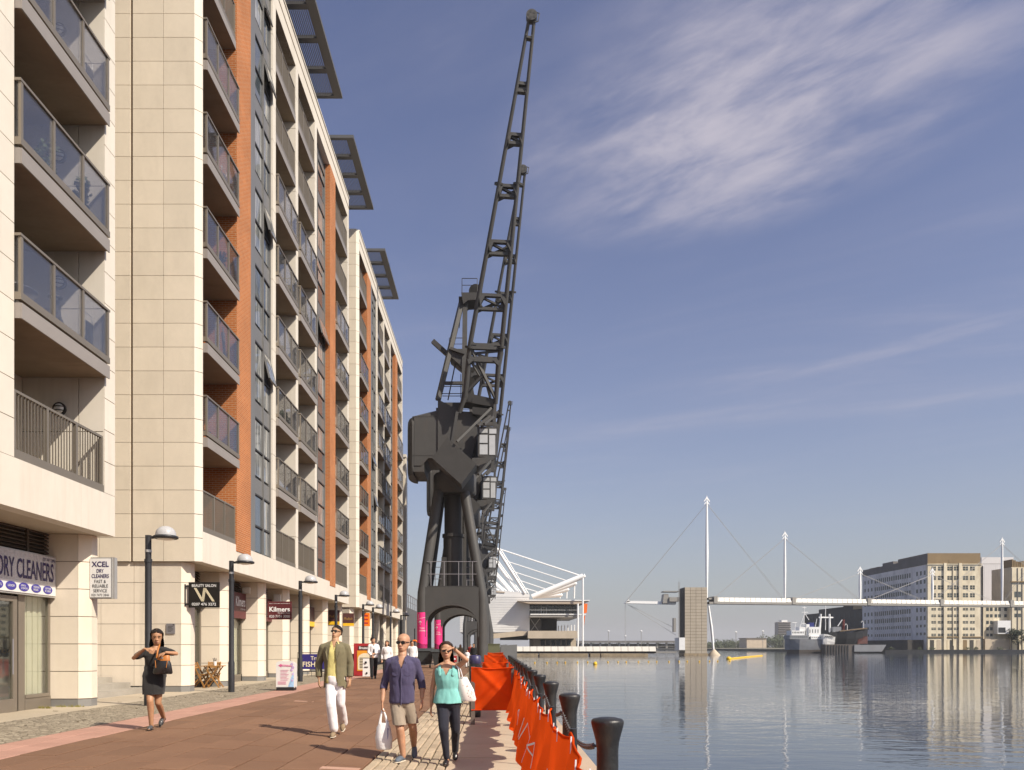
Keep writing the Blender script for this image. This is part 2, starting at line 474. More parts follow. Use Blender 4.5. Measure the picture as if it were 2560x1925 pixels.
def bpart(name, x0, x1, y0, y1, z0, z1, m, parent=None):
    """box part; alike boxes share their mesh"""
    key = (round(x1 - x0, 3), round(y1 - y0, 3), round(z1 - z0, 3), m)
    c = Vector(((x0 + x1) / 2, (y0 + y1) / 2, z0))
    me = BOXC.get(key)
    if me is None:
        mb = MB().box(-(x1 - x0) / 2, (x1 - x0) / 2, -(y1 - y0) / 2, (y1 - y0) / 2, 0, z1 - z0)
        me = mesh_from(mb, name, Vector((0, 0, 0))); me.materials.append(MATS[m]); BOXC[key] = me
    o = bpy.data.objects.new(name, me)
    o.location = c - (FO[parent.name] if parent is not None else Vector((0, 0, 0)))
    link(o, parent); FO[o.name] = c
    return o
def copy_tree(o, parent=None):
    c = o.copy(); COL.objects.link(c); c.parent = parent
    FO[c.name] = FO.get(o.name, Vector((0, 0, 0)))
    for ch in list(o.children): copy_tree(ch, c)
    return c
def text_mb(txt, width=None, height=None, mb=None, origin=(0, 0, 0), ax=(1, 0, 0), ay=(0, 0, 1), depth=0.006, align='CENTER', bold=0.0, shear=0.0):
    """lettering as mesh: centred on origin, spread along ax, up along ay, raised by depth"""
    cu = bpy.data.curves.new('lettering', 'FONT'); cu.body = txt; cu.size = 1.0; cu.resolution_u = 3
    cu.extrude = 0.0; cu.offset = bold; cu.shear = shear
    o = bpy.data.objects.new('lettering_tmp', cu); TMP.collection.objects.link(o)
    TMP.view_layers[0].update(); dg = TMP.view_layers[0].depsgraph
    me = bpy.data.meshes.new_from_object(o.evaluated_get(dg))
    vs = [v.co.copy() for v in me.vertices]; fs = [tuple(p.vertices) for p in me.polygons]
    bpy.data.objects.remove(o); bpy.data.curves.remove(cu); bpy.data.meshes.remove(me)
    mb = mb or MB()
    if not vs: return mb
    x0 = min(p.x for p in vs); x1 = max(p.x for p in vs); y0 = min(p.y for p in vs); y1 = max(p.y for p in vs)
    sx = (width / (x1 - x0)) if width else None
    sy = (height / (y1 - y0)) if height else sx
    sx = sx or sy
    ax = Vector(ax).normalized(); ay = Vector(ay).normalized(); nz = ax.cross(ay); O = Vector(origin)
    P = [O + ax * ((p.x - (x0 + x1) / 2) * sx) + ay * ((p.y - (y0 + y1) / 2) * sy) + nz * depth for p in vs]
    mb.add(P, fs)
    return mb
# ------------------------------------------------------------------ ground and water
WZ = -0.75
QX = 1.30                                   # quay edge
def gz(x):
    """paving falls gently towards the quay"""
    if x >= -0.6: return 0.0
    if x <= -4.6: return 0.2
    return 0.2 * (-0.6 - x) / 4.0
def struct(name, mb, m): return tag(part(name, mb, m), kind='structure')
# base sheet to the horizon (bed of the dock and land underneath)
struct('ground', MB().quad((-3000, -600, -3.2), (3000, -600, -3.2), (3000, 5000, -3.2), (-3000, 5000, -3.2)), 'concrete')
struct('water', MB().quad((QX - 0.15, -200, WZ), (2000, -200, WZ), (2000, 1500, WZ), (QX - 0.15, 1500, WZ)), 'dock_water')
# land this side: bed under the paving with the cross fall
def bed(xs, y0, y1, dz):
    mb = MB()
    for a, b in zip(xs[:-1], xs[1:]):
        mb.quad((a, y0, gz(a) + dz), (b, y0, gz(b) + dz), (b, y1, gz(b) + dz), (a, y1, gz(a) + dz))
    return mb
struct('paving_bed', bed([-60, -9, -6.1, -4.6, -3.1, -1.67, -0.6], -30, 420, -0.05), 'joint_earth')
qw = MB().box(-0.66, QX, -30, 205, -3.1, -0.035)
struct('quay_wall', qw, 'concrete')
EXL = MB().box(-60, 4.5, 205, 420, -3.1, -0.04)
struct('far_quay', EXL, 'concrete')
# far pavement surfaces, laid as sheets over the bed
struct('road', bed([-6.1, -4.6, -3.1, -1.67], 60.0, 420, 0.0), 'road_far')
struct('pavement', bed([-7.0, -6.1], 60.0, 420, 0.0), 'pink_paving')
cob = struct('cobbles', bed([-9.05, -8.2, -7.6, -7.0], -30, 420, 0.0), 'cobble_field')

def tile_field(parent_name, x0, x1, y0, y1, w, l, m, name, gap, depth=0.05, limit=300, chamf=0.006, stagger=0.5, jitter=0.004, skip=None):
    """running-bond pieces: the nearest ones are parts, the rest one joined part"""
    base = MB()
    for a, b in [(x0, (x0 + x1) / 2), ((x0 + x1) / 2, x1)]:
        base.quad((a, y0, gz(a) - 0.045), (b, y0, gz(b) - 0.045), (b, y1, gz(b) - 0.045), (a, y1, gz(a) - 0.045))
    root = tag(part(parent_name, base, 'joint_earth'), kind='structure')
    n = max(1, round((x1 - x0) / w)); w = (x1 - x0) / n
    cells = []
    for i in range(n):
        off = -l * stagger * (i % 2) - (random.random() * 0.12 * l)
        y = y0 + off
        while y < y1:
            a, b = max(y, y0), min(y + l, y1)
            if b - a > 0.08: cells.append((a, b, x0 + i * w, x0 + (i + 1) * w))
            y += l
    cells.sort()
    vis = [c for c in cells if c[1] > 9.0]; near = vis[:limit]; ns = set(near)
    meshes = {}
    rest = MB()
    for c in cells:
        ya, yb, xa, xb = c
        tilt = gz(xb - .001) - gz(xa + .001)
        g = gap / 2
        z = (gz(xa) + gz(xb)) / 2 + random.uniform(-jitter, jitter)
        if c in ns:
            key = (round(yb - ya, 2), round(xb - xa, 3))
            if key not in meshes:
                mb = MB().cbox(-(xb - xa) / 2 + g, (xb - xa) / 2 - g, -(yb - ya) / 2 + g, (yb - ya) / 2 - g, -depth, 0, chamf)
                me = mesh_from(mb, name, Vector((0, 0, 0))); me.materials.append(MATS[m]); meshes[key] = me
            o = bpy.data.objects.new(name, meshes[key])
            o.location = Vector(((xa + xb) / 2, (ya + yb) / 2, z)) - FO[root.name]
            o.rotation_euler = (random.uniform(-.0025, .0025), -math.atan2(tilt, xb - xa), 0)
            link(o, root)
        else:
            t = tilt / 2
            rest.add([(xa + g, ya + g, z - t), (xb - g, ya + g, z + t), (xb - g, yb - g, z + t), (xa + g, yb - g, z - t)], [(0, 1, 2, 3)])
    if rest.v:
        r = part(name, rest, m, root); r['kind'] = 'stuff'
    return root
red = tile_field('red_paving', -6.1, -1.67, -4, 60, 0.47, 0.95, 'red_paving', 'tile', 0.022, jitter=0.005)
pink = tile_field('pink_paving', -7.0, -6.1, -4, 60, 0.45, 0.45, 'pink_paving', 'tile', 0.006, jitter=0.0015, limit=200)
setts = tile_field('sett_strip', -1.67, -0.66, -4, 60, 0.125, 0.46, 'sett_grey', 'sett', 0.018, chamf=0.012, jitter=0.006)
coping = tile_field('quay_coping', -0.66, QX + 0.04, -4, 205, 1.0, 1.55, 'coping_stone', 'slab', 0.016, jitter=0.003, limit=120, stagger=0.0)
walk = tile_field('pavement_slabs', -13.5, -9.05, -4, 60, 1.5, 1.9, 'slab_concrete', 'slab', 0.02, limit=60, stagger=0.0, jitter=0.002)
# pale inset tiles in the red paving
for k, (x, y) in enumerate(((850, 1917), (760, 1764.5))):
    Y = 1.49 * F / (y - 1617); X = (x - 1240) * Y / F
    o = bpart('inset_tile', X - 0.24, X + 0.24, Y - 0.09, Y + 0.09, gz(X) - 0.03, gz(X) + 0.006, 'pale_tile', red)
    o.rotation_euler = (0, math.atan2(0.05, 1), 0)
# leaves and litter scraps
lit = MB()
for k in range(46):
    x = random.uniform(-10, -7.2); y = random.uniform(10, 30)
    s = random.uniform(.015, .05); a = random.random() * 6.28
    lit.obox((x, y, gz(x) + .012), (s * math.cos(a), s * math.sin(a), .004), (-s * .5 * math.sin(a), s * .5 * math.cos(a), 0), (0, 0, .003))
mat('dry_leaf', (0.10, 0.075, 0.04), .9, var=.3)
mat('weed_green', (0.17, 0.15, 0.03), .8, var=.3)
tag(part('fallen_leaves', lit, 'dry_leaf'), 'scattered dry leaves and scraps on the pavement by the shops', 'leaves', kind='stuff')
for (wx, wy, wl_) in ((-9.75, 18.32, .32), (-10.1, 17.9, .14)):
    w = MB()
    for k in range(60):
        x = wx + random.uniform(-wl_, wl_) ; y = wy + random.uniform(-.04, .04); h = random.uniform(.02, .075); a = random.random() * 6.28
        dx, dy = .03 * math.cos(a), .03 * math.sin(a)
        w.add([(x, y, .2), (x + .012, y + .008, .2), (x + dx, y + dy, .2 + h)], [(0, 1, 2)])
    tag(part('weed', w, 'weed_green'), 'small yellow-green weed growing at the foot of the shopfront corner' if wl_ > .2 else 'tiny weed tuft beside the dry cleaner window frame', 'weed')
mat('lamp_opal', (0.75, 0.73, 0.68), .35)
# ------------------------------------------------------------------ apartment blocks
FX, GX, SX, BX = -9.0, -9.41, -10.3, -10.9        # facade, ground pier, shopfront, recess back wall
FL = [5.12 + 2.9 * k for k in range(8)]
TOP = 29.0
def panel_wall_y(parent, xs, zs, y, t=0.05, gap=0.013, m='cream_stone'):
    """cladding panels on a wall that faces the camera (-Y)"""
    for a, b in zip(xs[:-1], xs[1:]):
        for c, d in zip(zs[:-1], zs[1:]):
            bpart('panel', a + gap / 2, b - gap / 2, y - t, y, c + gap / 2, d - gap / 2, m, parent)
def steps(a, b, s):
    n = max(1, round((b - a) / s)); return [a + (b - a) * i / n for i in range(n + 1)]
def balcony(parent, ya, yb, z, kind, near=False):
    """kind: glass (proud of the facade) or bars (inside the opening)"""
    if kind == 'glass':
        xf = -8.87; y0, y1 = ya + 0.02, yb - 0.02
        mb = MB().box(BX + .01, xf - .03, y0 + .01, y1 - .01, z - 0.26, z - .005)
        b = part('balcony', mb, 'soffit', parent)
        f = MB().box(xf - .03, xf, y0, y1, z - .29, z + .0)
        f.box(FX - .35, xf - .03, y0 - .012, y0 + .01, z - .29, z)
        part('fascia', f, 'slab_metal', b)
        r = MB().box(xf - .10, xf - .005, y0 - .02, y1 + .02, z + .06, z + .20)
        r.box(FX - .35, xf - .1, y0 - .02, y0 + .05, z + .06, z + .20)
        part('base_rail', r, 'rail_metal', b)
        h = MB().box(xf - .075, xf - .005, y0 - .03, y1 + .03, z + 1.25, z + 1.30)
        h.box(FX - .35, xf - .075, y0 - .03, y0 + .03, z + 1.25, z + 1.30)
        part('handrail', h, 'rail_metal', b)
        n = 3; ys = [y0 + (y1 - y0) * i / n for i in range(n + 1)]
        for i, yy in enumerate(ys):
            w = .035
            yy = min(max(yy, y0 + w), y1 - w)
            bpart('post', xf - .07, xf - .015, yy - w, yy + w, z + .2, z + 1.25, 'rail_metal', b)
        bpart('post', FX - .33, FX - .27, y0 - .01, y0 + .05, z + .2, z + 1.25, 'rail_metal', b)
        for i in range(n):
            bpart('glass_pane', xf - .05, xf - .035, ys[i] + .04, ys[i + 1] - .04, z + .2, z + 1.25, 'balustrade_glass', b)
        bpart('glass_pane', FX - .28, xf - .08, y0 + .01, y0 + .025, z + .2, z + 1.25, 'balustrade_glass', b)
    else:
        xf = FX - .06
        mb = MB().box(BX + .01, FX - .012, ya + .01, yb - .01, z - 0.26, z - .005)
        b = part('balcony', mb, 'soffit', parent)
        if z > 6:
            part('fascia', MB().box(FX - .012, FX + .0, ya, yb, z - .27, z), 'slab_metal', b)
        part('base_rail', MB().box(xf - .07, xf + .05, ya + .01, yb - .01, z + .0, z + .17), 'rail_metal', b)
        part('handrail', MB().box(xf - .03, xf + .03, ya + .01, yb - .01, z + 1.25, z + 1.3), 'rail_metal', b)
        n = 3; ys = [ya + .05 + (yb - ya - .1) * i / n for i in range(n + 1)]
        for yy in ys: bpart('post', xf - .035, xf + .035, yy - .035, yy + .035, z + .17, z + 1.25, 'rail_metal', b)
        nb = int((yb - ya) / .105)
        if near:
            for i in range(1, nb):
                yy = ya + (yb - ya) * i / nb
                bpart('bar', xf - .01, xf + .01, yy - .008, yy + .008, z + .17, z + 1.25, 'rail_metal', b)
        else:
            bars = MB()
            for i in range(1, nb):
                yy = ya + (yb - ya) * i / nb
                bars.box(xf - .012, xf + .012, yy - .014, yy + .014, z + .17, z + 1.25)
            part('bars', bars, 'rail_metal', b)
    return b
def fin(parent, ya, yb, xa=BX, xb=FX, rows=1.45, two=False, zb=5.12):
    """white wall between bays: core plus panels on its two visible faces"""
    bpart('fin_wall', xa, xb - .045, ya + .045, yb - .0, zb, 27.7, 'joint_dark', parent)
    zs = steps(zb, 27.7, rows)
    g = .009
    for c, d in zip(zs[:-1], zs[1:]):
        cols = [(xa, -9.6), (-9.6, xb - .01)] if two else [(xa, xb - .01)]
        for a, b in cols:
            bpart('panel', a + g, b - g, ya, ya + .045, c + g, d - g, 'white_render', parent)
    for c, d in zip(*(lambda q: (q[:-1], q[1:]))(steps(zb, 27.7, .725 if two else 1.45))):
        bpart('panel', xb - .045, xb, ya + .002, yb, c + g, d - g, 'white_render', parent)
def curtain(parent, ya, yb, xw, split, nearwin, open_set=()):
    """glazed strip: frame with two columns of panes and grey spandrels on every floor"""
    bpart('window_back', xw - .12, xw - .09, ya, yb, 5.12, 27.7, 'dark_frame', parent)
    ym = ya + (yb - ya) * split
    cols = [(ya + .05, ym - .025), (ym + .025, yb - .05)]
    fr = MB()
    for yy in (ya + .025, ym, yb - .025): fr.box(xw - .09, xw + .03, yy - .025, yy + .025, 5.12, 27.7)
    fr.box(xw - .09, xw + .06, ya, yb, 5.06, 5.14)
    w = part('window_strip', fr, 'window_frame', parent)
    for k, z in enumerate(FL):
        if z + 2.9 > 28.3: pass
        zt = min(z + 2.9, 27.7)
        for ci, (a, b) in enumerate(cols):
            bpart('spandrel', xw - .09, xw - .02, a, b, zt - .62, zt - .03, 'window_frame', w)
            for (c, d, nm) in ((z + .06, z + 1.02, 0), (z + 1.08, zt - .68, 1)):
                o = None
                if (k, ci, nm) in open_set:
                    # top-hung casement pushed open
                    L = d - c; ang = R(14)
                    mb = MB().box(0, .04, a + .06, b - .06, -L + .06, -.06)
                    mb2 = MB().box(-.01, .05, a, b, -.06, 0).box(-.01, .05, a, b, -L, -L + .06).box(-.01, .05, a, a + .06, -L, 0).box(-.01, .05, b - .06, b, -L, 0)
                    s = part('casement', mb2, 'window_frame', w); gp = part('pane', mb, 'window_glass', s)
                    base = Vector((xw - .04, (a + b) / 2, d))
                    # hinge at the top edge
                    M = Matrix.Translation(base - FO[w.name]) @ Matrix.Rotation(-ang, 4, 'Y') @ Matrix.Translation(FO[s.name] - Vector((0, (a + b) / 2, 0)))
                    s.matrix_basis = M
                    continue
                bpart('pane', xw - .06, xw - .045, a + .03, b - .03, c + .03, d - .03, 'window_glass', w)
                bpart('transom', xw - .07, xw + .0, a, b, d, d + .06, 'dark_frame', w)
    return w
def shopfront(parent, ya, yb, glass_from=0.0):
    """ground floor between piers: stall riser, glazing, louvre above"""
    z0 = gz(-10)
    sf = part('shopfront', MB().box(SX - .06, SX + .05, ya, yb, z0 + .0, z0 + .28).box(SX - .05, SX + .06, ya, yb, 2.98, 3.10)
              .box(SX - .05, SX + .05, ya, ya + .1, z0, 3.0).box(SX - .05, SX + .05, yb - .1, yb, z0, 3.0)
              .box(SX - .04, SX + .04, (ya + yb) / 2 - .04, (ya + yb) / 2 + .04, z0, 3.0), 'rail_metal', parent)
    for a, b in ((ya + .1, (ya + yb) / 2 - .04), ((ya + yb) / 2 + .04, yb - .1)):
        bpart('pane', SX - .012, SX + .0, a, b, z0 + .28, 2.98, 'shop_glass', sf)
    lv = MB()
    for i in range(11):
        z = 3.14 + i * .095
        lv.obox((SX - .02, (ya + yb) / 2, z + .04), (.035, 0, -.03), (0, (yb - ya) / 2 - .02, 0), (.006, 0, .008))
    lv.box(SX - .12, SX - .08, ya, yb, 3.1, 4.2)
    part('louvre', lv, 'louvre_brown', parent)
    # blind just inside the window
    bl = MB()
    n = int((yb - ya) / .13)
    for i in range(n):
        y = ya + .12 + (yb - ya - .24) * i / n
        bl.obox((SX - .16 + .02 * (i % 2), y + .06, 1.65), (.004, .058, 0), (.02, .0, 0), (0, 0, 1.3))
    part('blind', bl, 'blind_cream', parent)
mat('blind_cream', (0.60, 0.56, 0.44), .8, var=.08, vscale=3)
def gpier(parent, y1, y0=None):
    """ground floor pier: frontal face, chamfer and narrow face to the quay"""
    y0 = y1 - .48 if y0 is None else y0
    z0 = gz(-9.5)
    P = lambda x, y, z: (x, y, z)
    def shape(o, za, zb):
        pts = [(-10.9, y0 + o), (-9.62 - o, y0 + o), (GX - o, y0 + .2 + o * .4), (GX - o, y1), (-10.9, y1)]
        return MB().prism([P(x, y, za) for x, y in pts], (0, 0, zb - za))
    core = part('pier', shape(.02, z0, 4.18), 'joint_dark', parent)
    part('plinth', shape(.012, z0, z0 + .17), 'plinth_grey', core)
    zs = [z0 + .18] + steps(z0 + .18, 4.18, .66)[1:]
    for c, d in zip(zs[:-1], zs[1:]):
        bpart('panel', -10.89, -9.63, y0, y0 + .03, c + .008, d - .008, 'cream_low', parent)
        mb = MB().prism([P(-9.62, y0, c + .008), P(GX, y0 + .2, c + .008), P(GX, y1 - .01, c + .008), P(GX - .03, y1 - .01, c + .008), P(GX - .03, y0 + .22, c + .008), P(-9.62, y0 + .05, c + .008)], (0, 0, d - c - .016))
        part('corner_panel', mb, 'cream_low', parent)
def canopy(parent, ya, yb, z=30.2):
    xo, xi = -8.0, -9.75
    fr = MB().box(xo - .42, xo, ya, yb, z - .05, z + .12).box(xi, xo - .42, yb - .22, yb, z - .05, z + .12).box(xi, xo - .42, ya, ya + .22, z - .05, z + .12)
    c = part('sun_canopy', fr, 'canopy_grey', parent)
    n = 4
    for i in range(1, n):
        y = ya + (yb - ya) * i / n
        bpart('beam', xi, xo - .42, y - .16, y + .16, z - .06, z + .1, 'canopy_grey', c)
    s = MB(); m_ = 15
    for i in range(m_):
        x = xi + .08 + (xo - .42 - xi - .1) * i / (m_ - 1)
        s.obox((x, (ya + yb) / 2, z + .03), (.022, 0, .018), (0, (yb - ya) / 2 - .1, 0), (-.004, 0, .005))
    part('slats', s, 'canopy_slat', c)['kind'] = 'stuff'
    for i in range(n + 1):
        y = ya + .3 + (yb - ya - .6) * i / n
        bpart('bracket', xi - .1, xi + .03, y - .04, y + .04, TOP - .05, z - .02, 'canopy_grey', c)
def top_and_podium(parent, ya, yb):
    ps = steps(ya, yb, 2.4)
    for a, b in zip(ps[:-1], ps[1:]):
        bpart('parapet_panel', FX - .4, FX, a + .004, b - .004, 27.7, TOP - .06, 'white_render', parent)
    part('coping', MB().box(FX - .45, FX + .04, ya - .03, yb + .03, TOP - .06, TOP + .02), 'white_render', parent)
    part('parapet_groove', MB().box(FX + .001, FX + .016, ya, yb, 28.34, 28.40), 'soffit', parent)
    ps = steps(ya, yb, 1.55)
    for a, b in zip(ps[:-1], ps[1:]):
        bpart('podium_panel', FX - .35, FX, a + .002, b - .002, 4.18, 5.12, 'white_render', parent)
    part('soffit', MB().box(SX - .2, FX - .35, ya, yb, 4.18, 4.3), 'soffit_pale', parent)
def recess_back(parent, ya, yb):
    bpart('recess_wall', BX - .2, BX, ya, yb, 5.12, 27.7, 'cream_stone', parent)
    for z in FL:
        d = bpart('glass_door', BX - .0, BX + .03, ya + .35, yb - .9, z + .02, z + 2.2, 'dark_glass', parent)
        part('door_frame', MB().box(BX, BX + .05, ya + .28, ya + .35, z, z + 2.27).box(BX, BX + .05, yb - .9, yb - .83, z, z + 2.27).box(BX, BX + .05, ya + .35, yb - .9, z + 2.2, z + 2.27).box(BX, BX + .05, (ya + yb) / 2 - .3, (ya + yb) / 2 - .24, z, z + 2.2), 'window_frame', d)
KIND = ['bars', 'glass', 'glass', 'glass', 'glass', 'glass', 'bars', 'bars']

def block(y0, label, yshift_end=0.0, opens=((), ()), canopies=()):
    o = y0 - 24.4
    y1 = 48.9 + o
    B = thing('apartment_block', (-15.5, (y0 + y1) / 2, 0.2), label, 'apartment block')
    # body and roof
    bpart('core', -24, BX - .2, y0 + .2, y1, .1, 28.6, 'interior_wall', B)
    bpart('shop_interior', -24, -14.0, y0 + .2, y1, .1, 4.2, 'interior_wall', B)
    bpart('core_front', BX - .2, FX - .42, y0 + .2, y0 + .3, 4.2, 28.6, 'joint_dark', B)
    bpart('roof', -24, FX - .46, y0 + .02, y1, 28.6, 28.75, 'plinth_grey', B)
    bpart('penthouse', -24, -10.6, y0 + 1.5, y1 - 1.5, 28.75, 31.3, 'canopy_grey', B)
    # gable wall to the camera, in panels
    bpart('gable_core', -24, -9.22, y0 + .0, y0 + .2, 4.18, TOP - .02, 'joint_dark', B)
    bpart('gable_core', -24, -9.66, y0 + .1, y0 + .3, .1, 4.179, 'joint_dark', B)
    zs = [4.18 + .725 * i for i in range(35)]; zs[-1] = TOP
    panel_wall_y(B, [-11.06, -10.12, -9.18], zs, y0, .05)
    panel_wall_y(B, [-13.01, -12.07, -11.13], zs, y0, .05)
    for c, d in zip(zs[:-1], zs[1:]):
        mb = MB().prism([(-9.18, y0 - .05, c + .009), (FX, y0 + .13, c + .009), (FX, y0 + .17, c + .009), (-9.24, y0 + .17, c + .009), (-9.24, y0 - .048, c + .009)], (0, 0, d - c - .018))
        part('corner_panel', mb, 'white_render', B)
    bpart('corner_core', -9.24, FX - .02, y0 + .168, y0 + .2, 4.18, TOP - .1, 'joint_dark', B)
    zg = [.38 + .633 * i for i in range(7)]
    panel_wall_y(B, [-13.95, -13.01, -12.07, -11.06, -10.12, -9.62], zg, y0 + .1, .06, m='cream_low')
    bpart('plinth', -14, -9.62, y0 + .06, y0 + .1, .1, .37, 'plinth_grey', B)
    gpier(B, y0 + .6, y0 + .04)
    top_and_podium(B, y0 + .17, y1)
    # bays
    def bal(ya, yb):
        recess_back(B, ya, yb)
        for k, z in enumerate(FL): balcony(B, ya, yb, z, KIND[k])
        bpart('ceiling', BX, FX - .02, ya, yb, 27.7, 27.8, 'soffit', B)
    bal(24.58 + o, 27.7 + o)
    bpart('brick_pier', BX - .1, FX + .02, 27.7 + o, 29.3 + o, 4.9, 27.7, 'brick_orange', B)
    bpart('metal_pier', FX - .5, FX + .0, 29.3 + o, 29.9 + o, 5.12, 27.7, 'window_frame', B)
    curtain(B, 29.9 + o, 32.25 + o, FX - .10, .58, y0 < 30, opens[0])
    fin(B, 32.25 + o, 32.7 + o)
    bal(32.7 + o, 35.95 + o); fin(B, 35.95 + o, 36.4 + o)
    bal(36.4 + o, 39.75 + o); fin(B, 39.75 + o, 40.2 + o)
    curtain(B, 40.2 + o, 43.3 + o, FX - .27, .42, False, opens[1])
    bpart('brick_pier', BX - .1, FX + .02, 43.3 + o, 44.75 + o, 4.9, 27.7, 'brick_orange', B)
    bal(44.75 + o, 48.45 + o); fin(B, 48.45 + o, 48.9 + o)
    # ground floor
    prev = y0 + .6
    for yp in (28.3, 32.75, 36.5, 40.4, 44.8, 48.9):
        shopfront(B, prev, yp + o - .48); gpier(B, yp + o); prev = yp + o
    for a, b in canopies: canopy(B, a, b)
    return B
near_open = {(7, 1, 1), (6, 1, 1), (4, 1, 1), (2, 1, 1)}
far_open = {(5, 0, 1), (4, 1, 1)}
blk2 = block(24.4, 'tall cream and brick apartment block above the salon, second from left edge', opens=(near_open, far_open), canopies=((33.7, 41.7), (44.9, 52.3)))
blk3 = block(52.5, 'farther cream and brick apartment block directly behind the cranes', opens=({(3, 0, 1), (2, 1, 1)}, {(4, 0, 1), (1, 0, 1)}), canopies=((57.7, 65.8),))

# nearest block, cut by the left edge of the picture
B1 = thing('apartment_block', (-15.5, 10, 0.2), 'nearest cream apartment block above the dry cleaners, cut by the left edge', 'apartment block')
bpart('core', -24, BX - .2, 2, 18.7, .1, 28.6, 'interior_wall', B1)
bpart('end_wall', -24, FX - .05, 18.7, 18.9, 4.2, TOP - .1, 'cream_stone', B1)
bpart('end_wall', -24, -10.9, 18.7, 18.88, .1, 4.2, 'cream_stone', B1)
bpart('roof', -24, FX - .46, 2, 18.85, 28.6, 28.75, 'plinth_grey', B1)
top_and_podium(B1, 2.0, 18.9)
recess_back(B1, 14.95, 18.4)
for k, z in enumerate(FL): balcony(B1, 14.95, 18.4, z, KIND[k], near=True)
fin(B1, 18.4, 18.9, two=True)
# near pier of the nearest block
bpart('pier_core', BX - .1, FX - .05, 9.2, 14.95, 5.12, 27.7, 'joint_dark', B1)
zz = steps(5.12, 27.7, .725)
for a, b in ((13.4, 14.95), (11.85, 13.4), (10.3, 11.85)):
    for c, d in zip(zz[:-1], zz[1:]):
        bpart('panel', FX - .05, FX, a + .008, b - .008, c + .008, d - .008, 'white_render', B1)
bpart('shop_core', -24, -14.0, 2, 18.6, .1, 4.2, 'interior_wall', B1)
gpier(B1, 18.9, 18.42)
gpier(B1, 13.6, 13.1)
lv = MB()
for i in range(7):
    z = 3.66 + i * .085
    lv.obox((SX - .02, 16.0, z), (.035, 0, -.03), (0, 2.4, 0), (.006, 0, .008))
lv.box(SX - .14, SX - .1, 13.6, 18.42, 3.5, 4.2)
for y in (14.6, 16.1, 17.55): lv.box(SX - .03, SX + .04, y - .03, y + .03, 3.55, 4.2)
part('louvre', lv, 'louvre_brown', B1)
# dry cleaner shopfront: door and narrow window
z0 = .2
d = part('shop_door', MB().box(SX, SX + .07, 16.95, 17.1, z0, 2.66).box(SX, SX + .07, 15.9, 16.02, z0, 2.66).box(SX, SX + .07, 16.02, 16.95, z0, z0 + .28).box(SX, SX + .07, 16.02, 16.95, 2.54, 2.66), 'rail_metal', B1)
bpart('pane', SX + .02, SX + .035, 16.02, 16.95, z0 + .28, 2.54, 'shop_glass', d)
part('door_handle', MB().tube([(SX + .12, 16.86, 1.0), (SX + .12, 16.86, 1.75)], .016), 'canopy_slat', d)
part('frame', MB().box(SX - .03, SX + .04, 17.1, 17.42, z0, 2.7).box(SX - .03, SX + .05, 17.42, 18.42, z0, z0 + .26).box(SX - .03, SX + .04, 18.34, 18.42, z0, 2.7).box(SX - .03, SX + .07, 17.42, 18.36, z0 + .26, z0 + .33).box(SX - .03, SX + .04, 17.1, 17.18, z0, 2.7), 'rail_metal', B1)
bpart('pane', SX + .0, SX + .014, 17.42, 18.34, z0 + .33, 2.72, 'shop_glass', B1)
bpart('pane', SX + .0, SX + .014, 13.65, 15.9, z0 + .3, 2.66, 'shop_glass', B1)
bl = MB()
for i in range(8):
    y = 17.45 + i * .11
    bl.obox((SX - .17 + .03 * (i % 2), y + .055, 1.5), (.005, .05, 0), (.02, 0, 0), (0, 0, 1.2))
part('blind', bl, 'blind_cream', B1)
# bulkhead lamps on the recess walls
for z in FL[:5]:
    for (Bk, yy, x) in ((B1, 18.4, -10.02),):
        l = part('wall_lamp', MB().tube([(x, yy - .005, z + 1.92), (x, yy - .07, z + 1.92)], .15, 18), 'dark_frame', Bk)
        gmb = MB().ellip((x, yy - .07, z + 1.92), .115, .06, .115)
        part('diffuser', gmb, 'lamp_opal', l)
        bb = MB()
        for dz in (-.045, .045): bb.tube([(x - .13, yy - .08, z + 1.92 + dz), (x, yy - .145, z + 1.92 + dz), (x + .13, yy - .08, z + 1.92 + dz)], .012, 6)
        part('guard', bb, 'dark_frame', l)

# steps and low wall in the gap between the first two blocks
st = MB()
for i in range(4): st.box(-14.5, -10.55 - .55 * i, 21.2, 24.3, .18, .35 + .155 * i)
tag(part('stone_steps', st, 'concrete'), 'pale stone steps in the gap behind the dry cleaner pier', 'steps')
# plaque on the gable
x0 = -10.06
tag(part('wall_plaque', MB().cbox(x0, x0 + .26, 24.4 + .005, 24.435, 1.98, 2.29, .002), 'canopy_slat'), 'small grey metal plaque on the cream gable wall', 'plaque')
pq = bpy.data.objects['wall_plaque']
t = MB()
for i in range(5): t.box(x0 + .05, x0 + .05 + (.16, .12, .16, .14, .1)[i], 24.4 + .003, 24.4 + .006, 2.20 - i * .04, 2.214 - i * .04)
t.box(x0 + .2, x0 + .235, 24.4 + .003, 24.4 + .006, 2.235, 2.27)
part('lettering', t, 'dark_frame', pq)
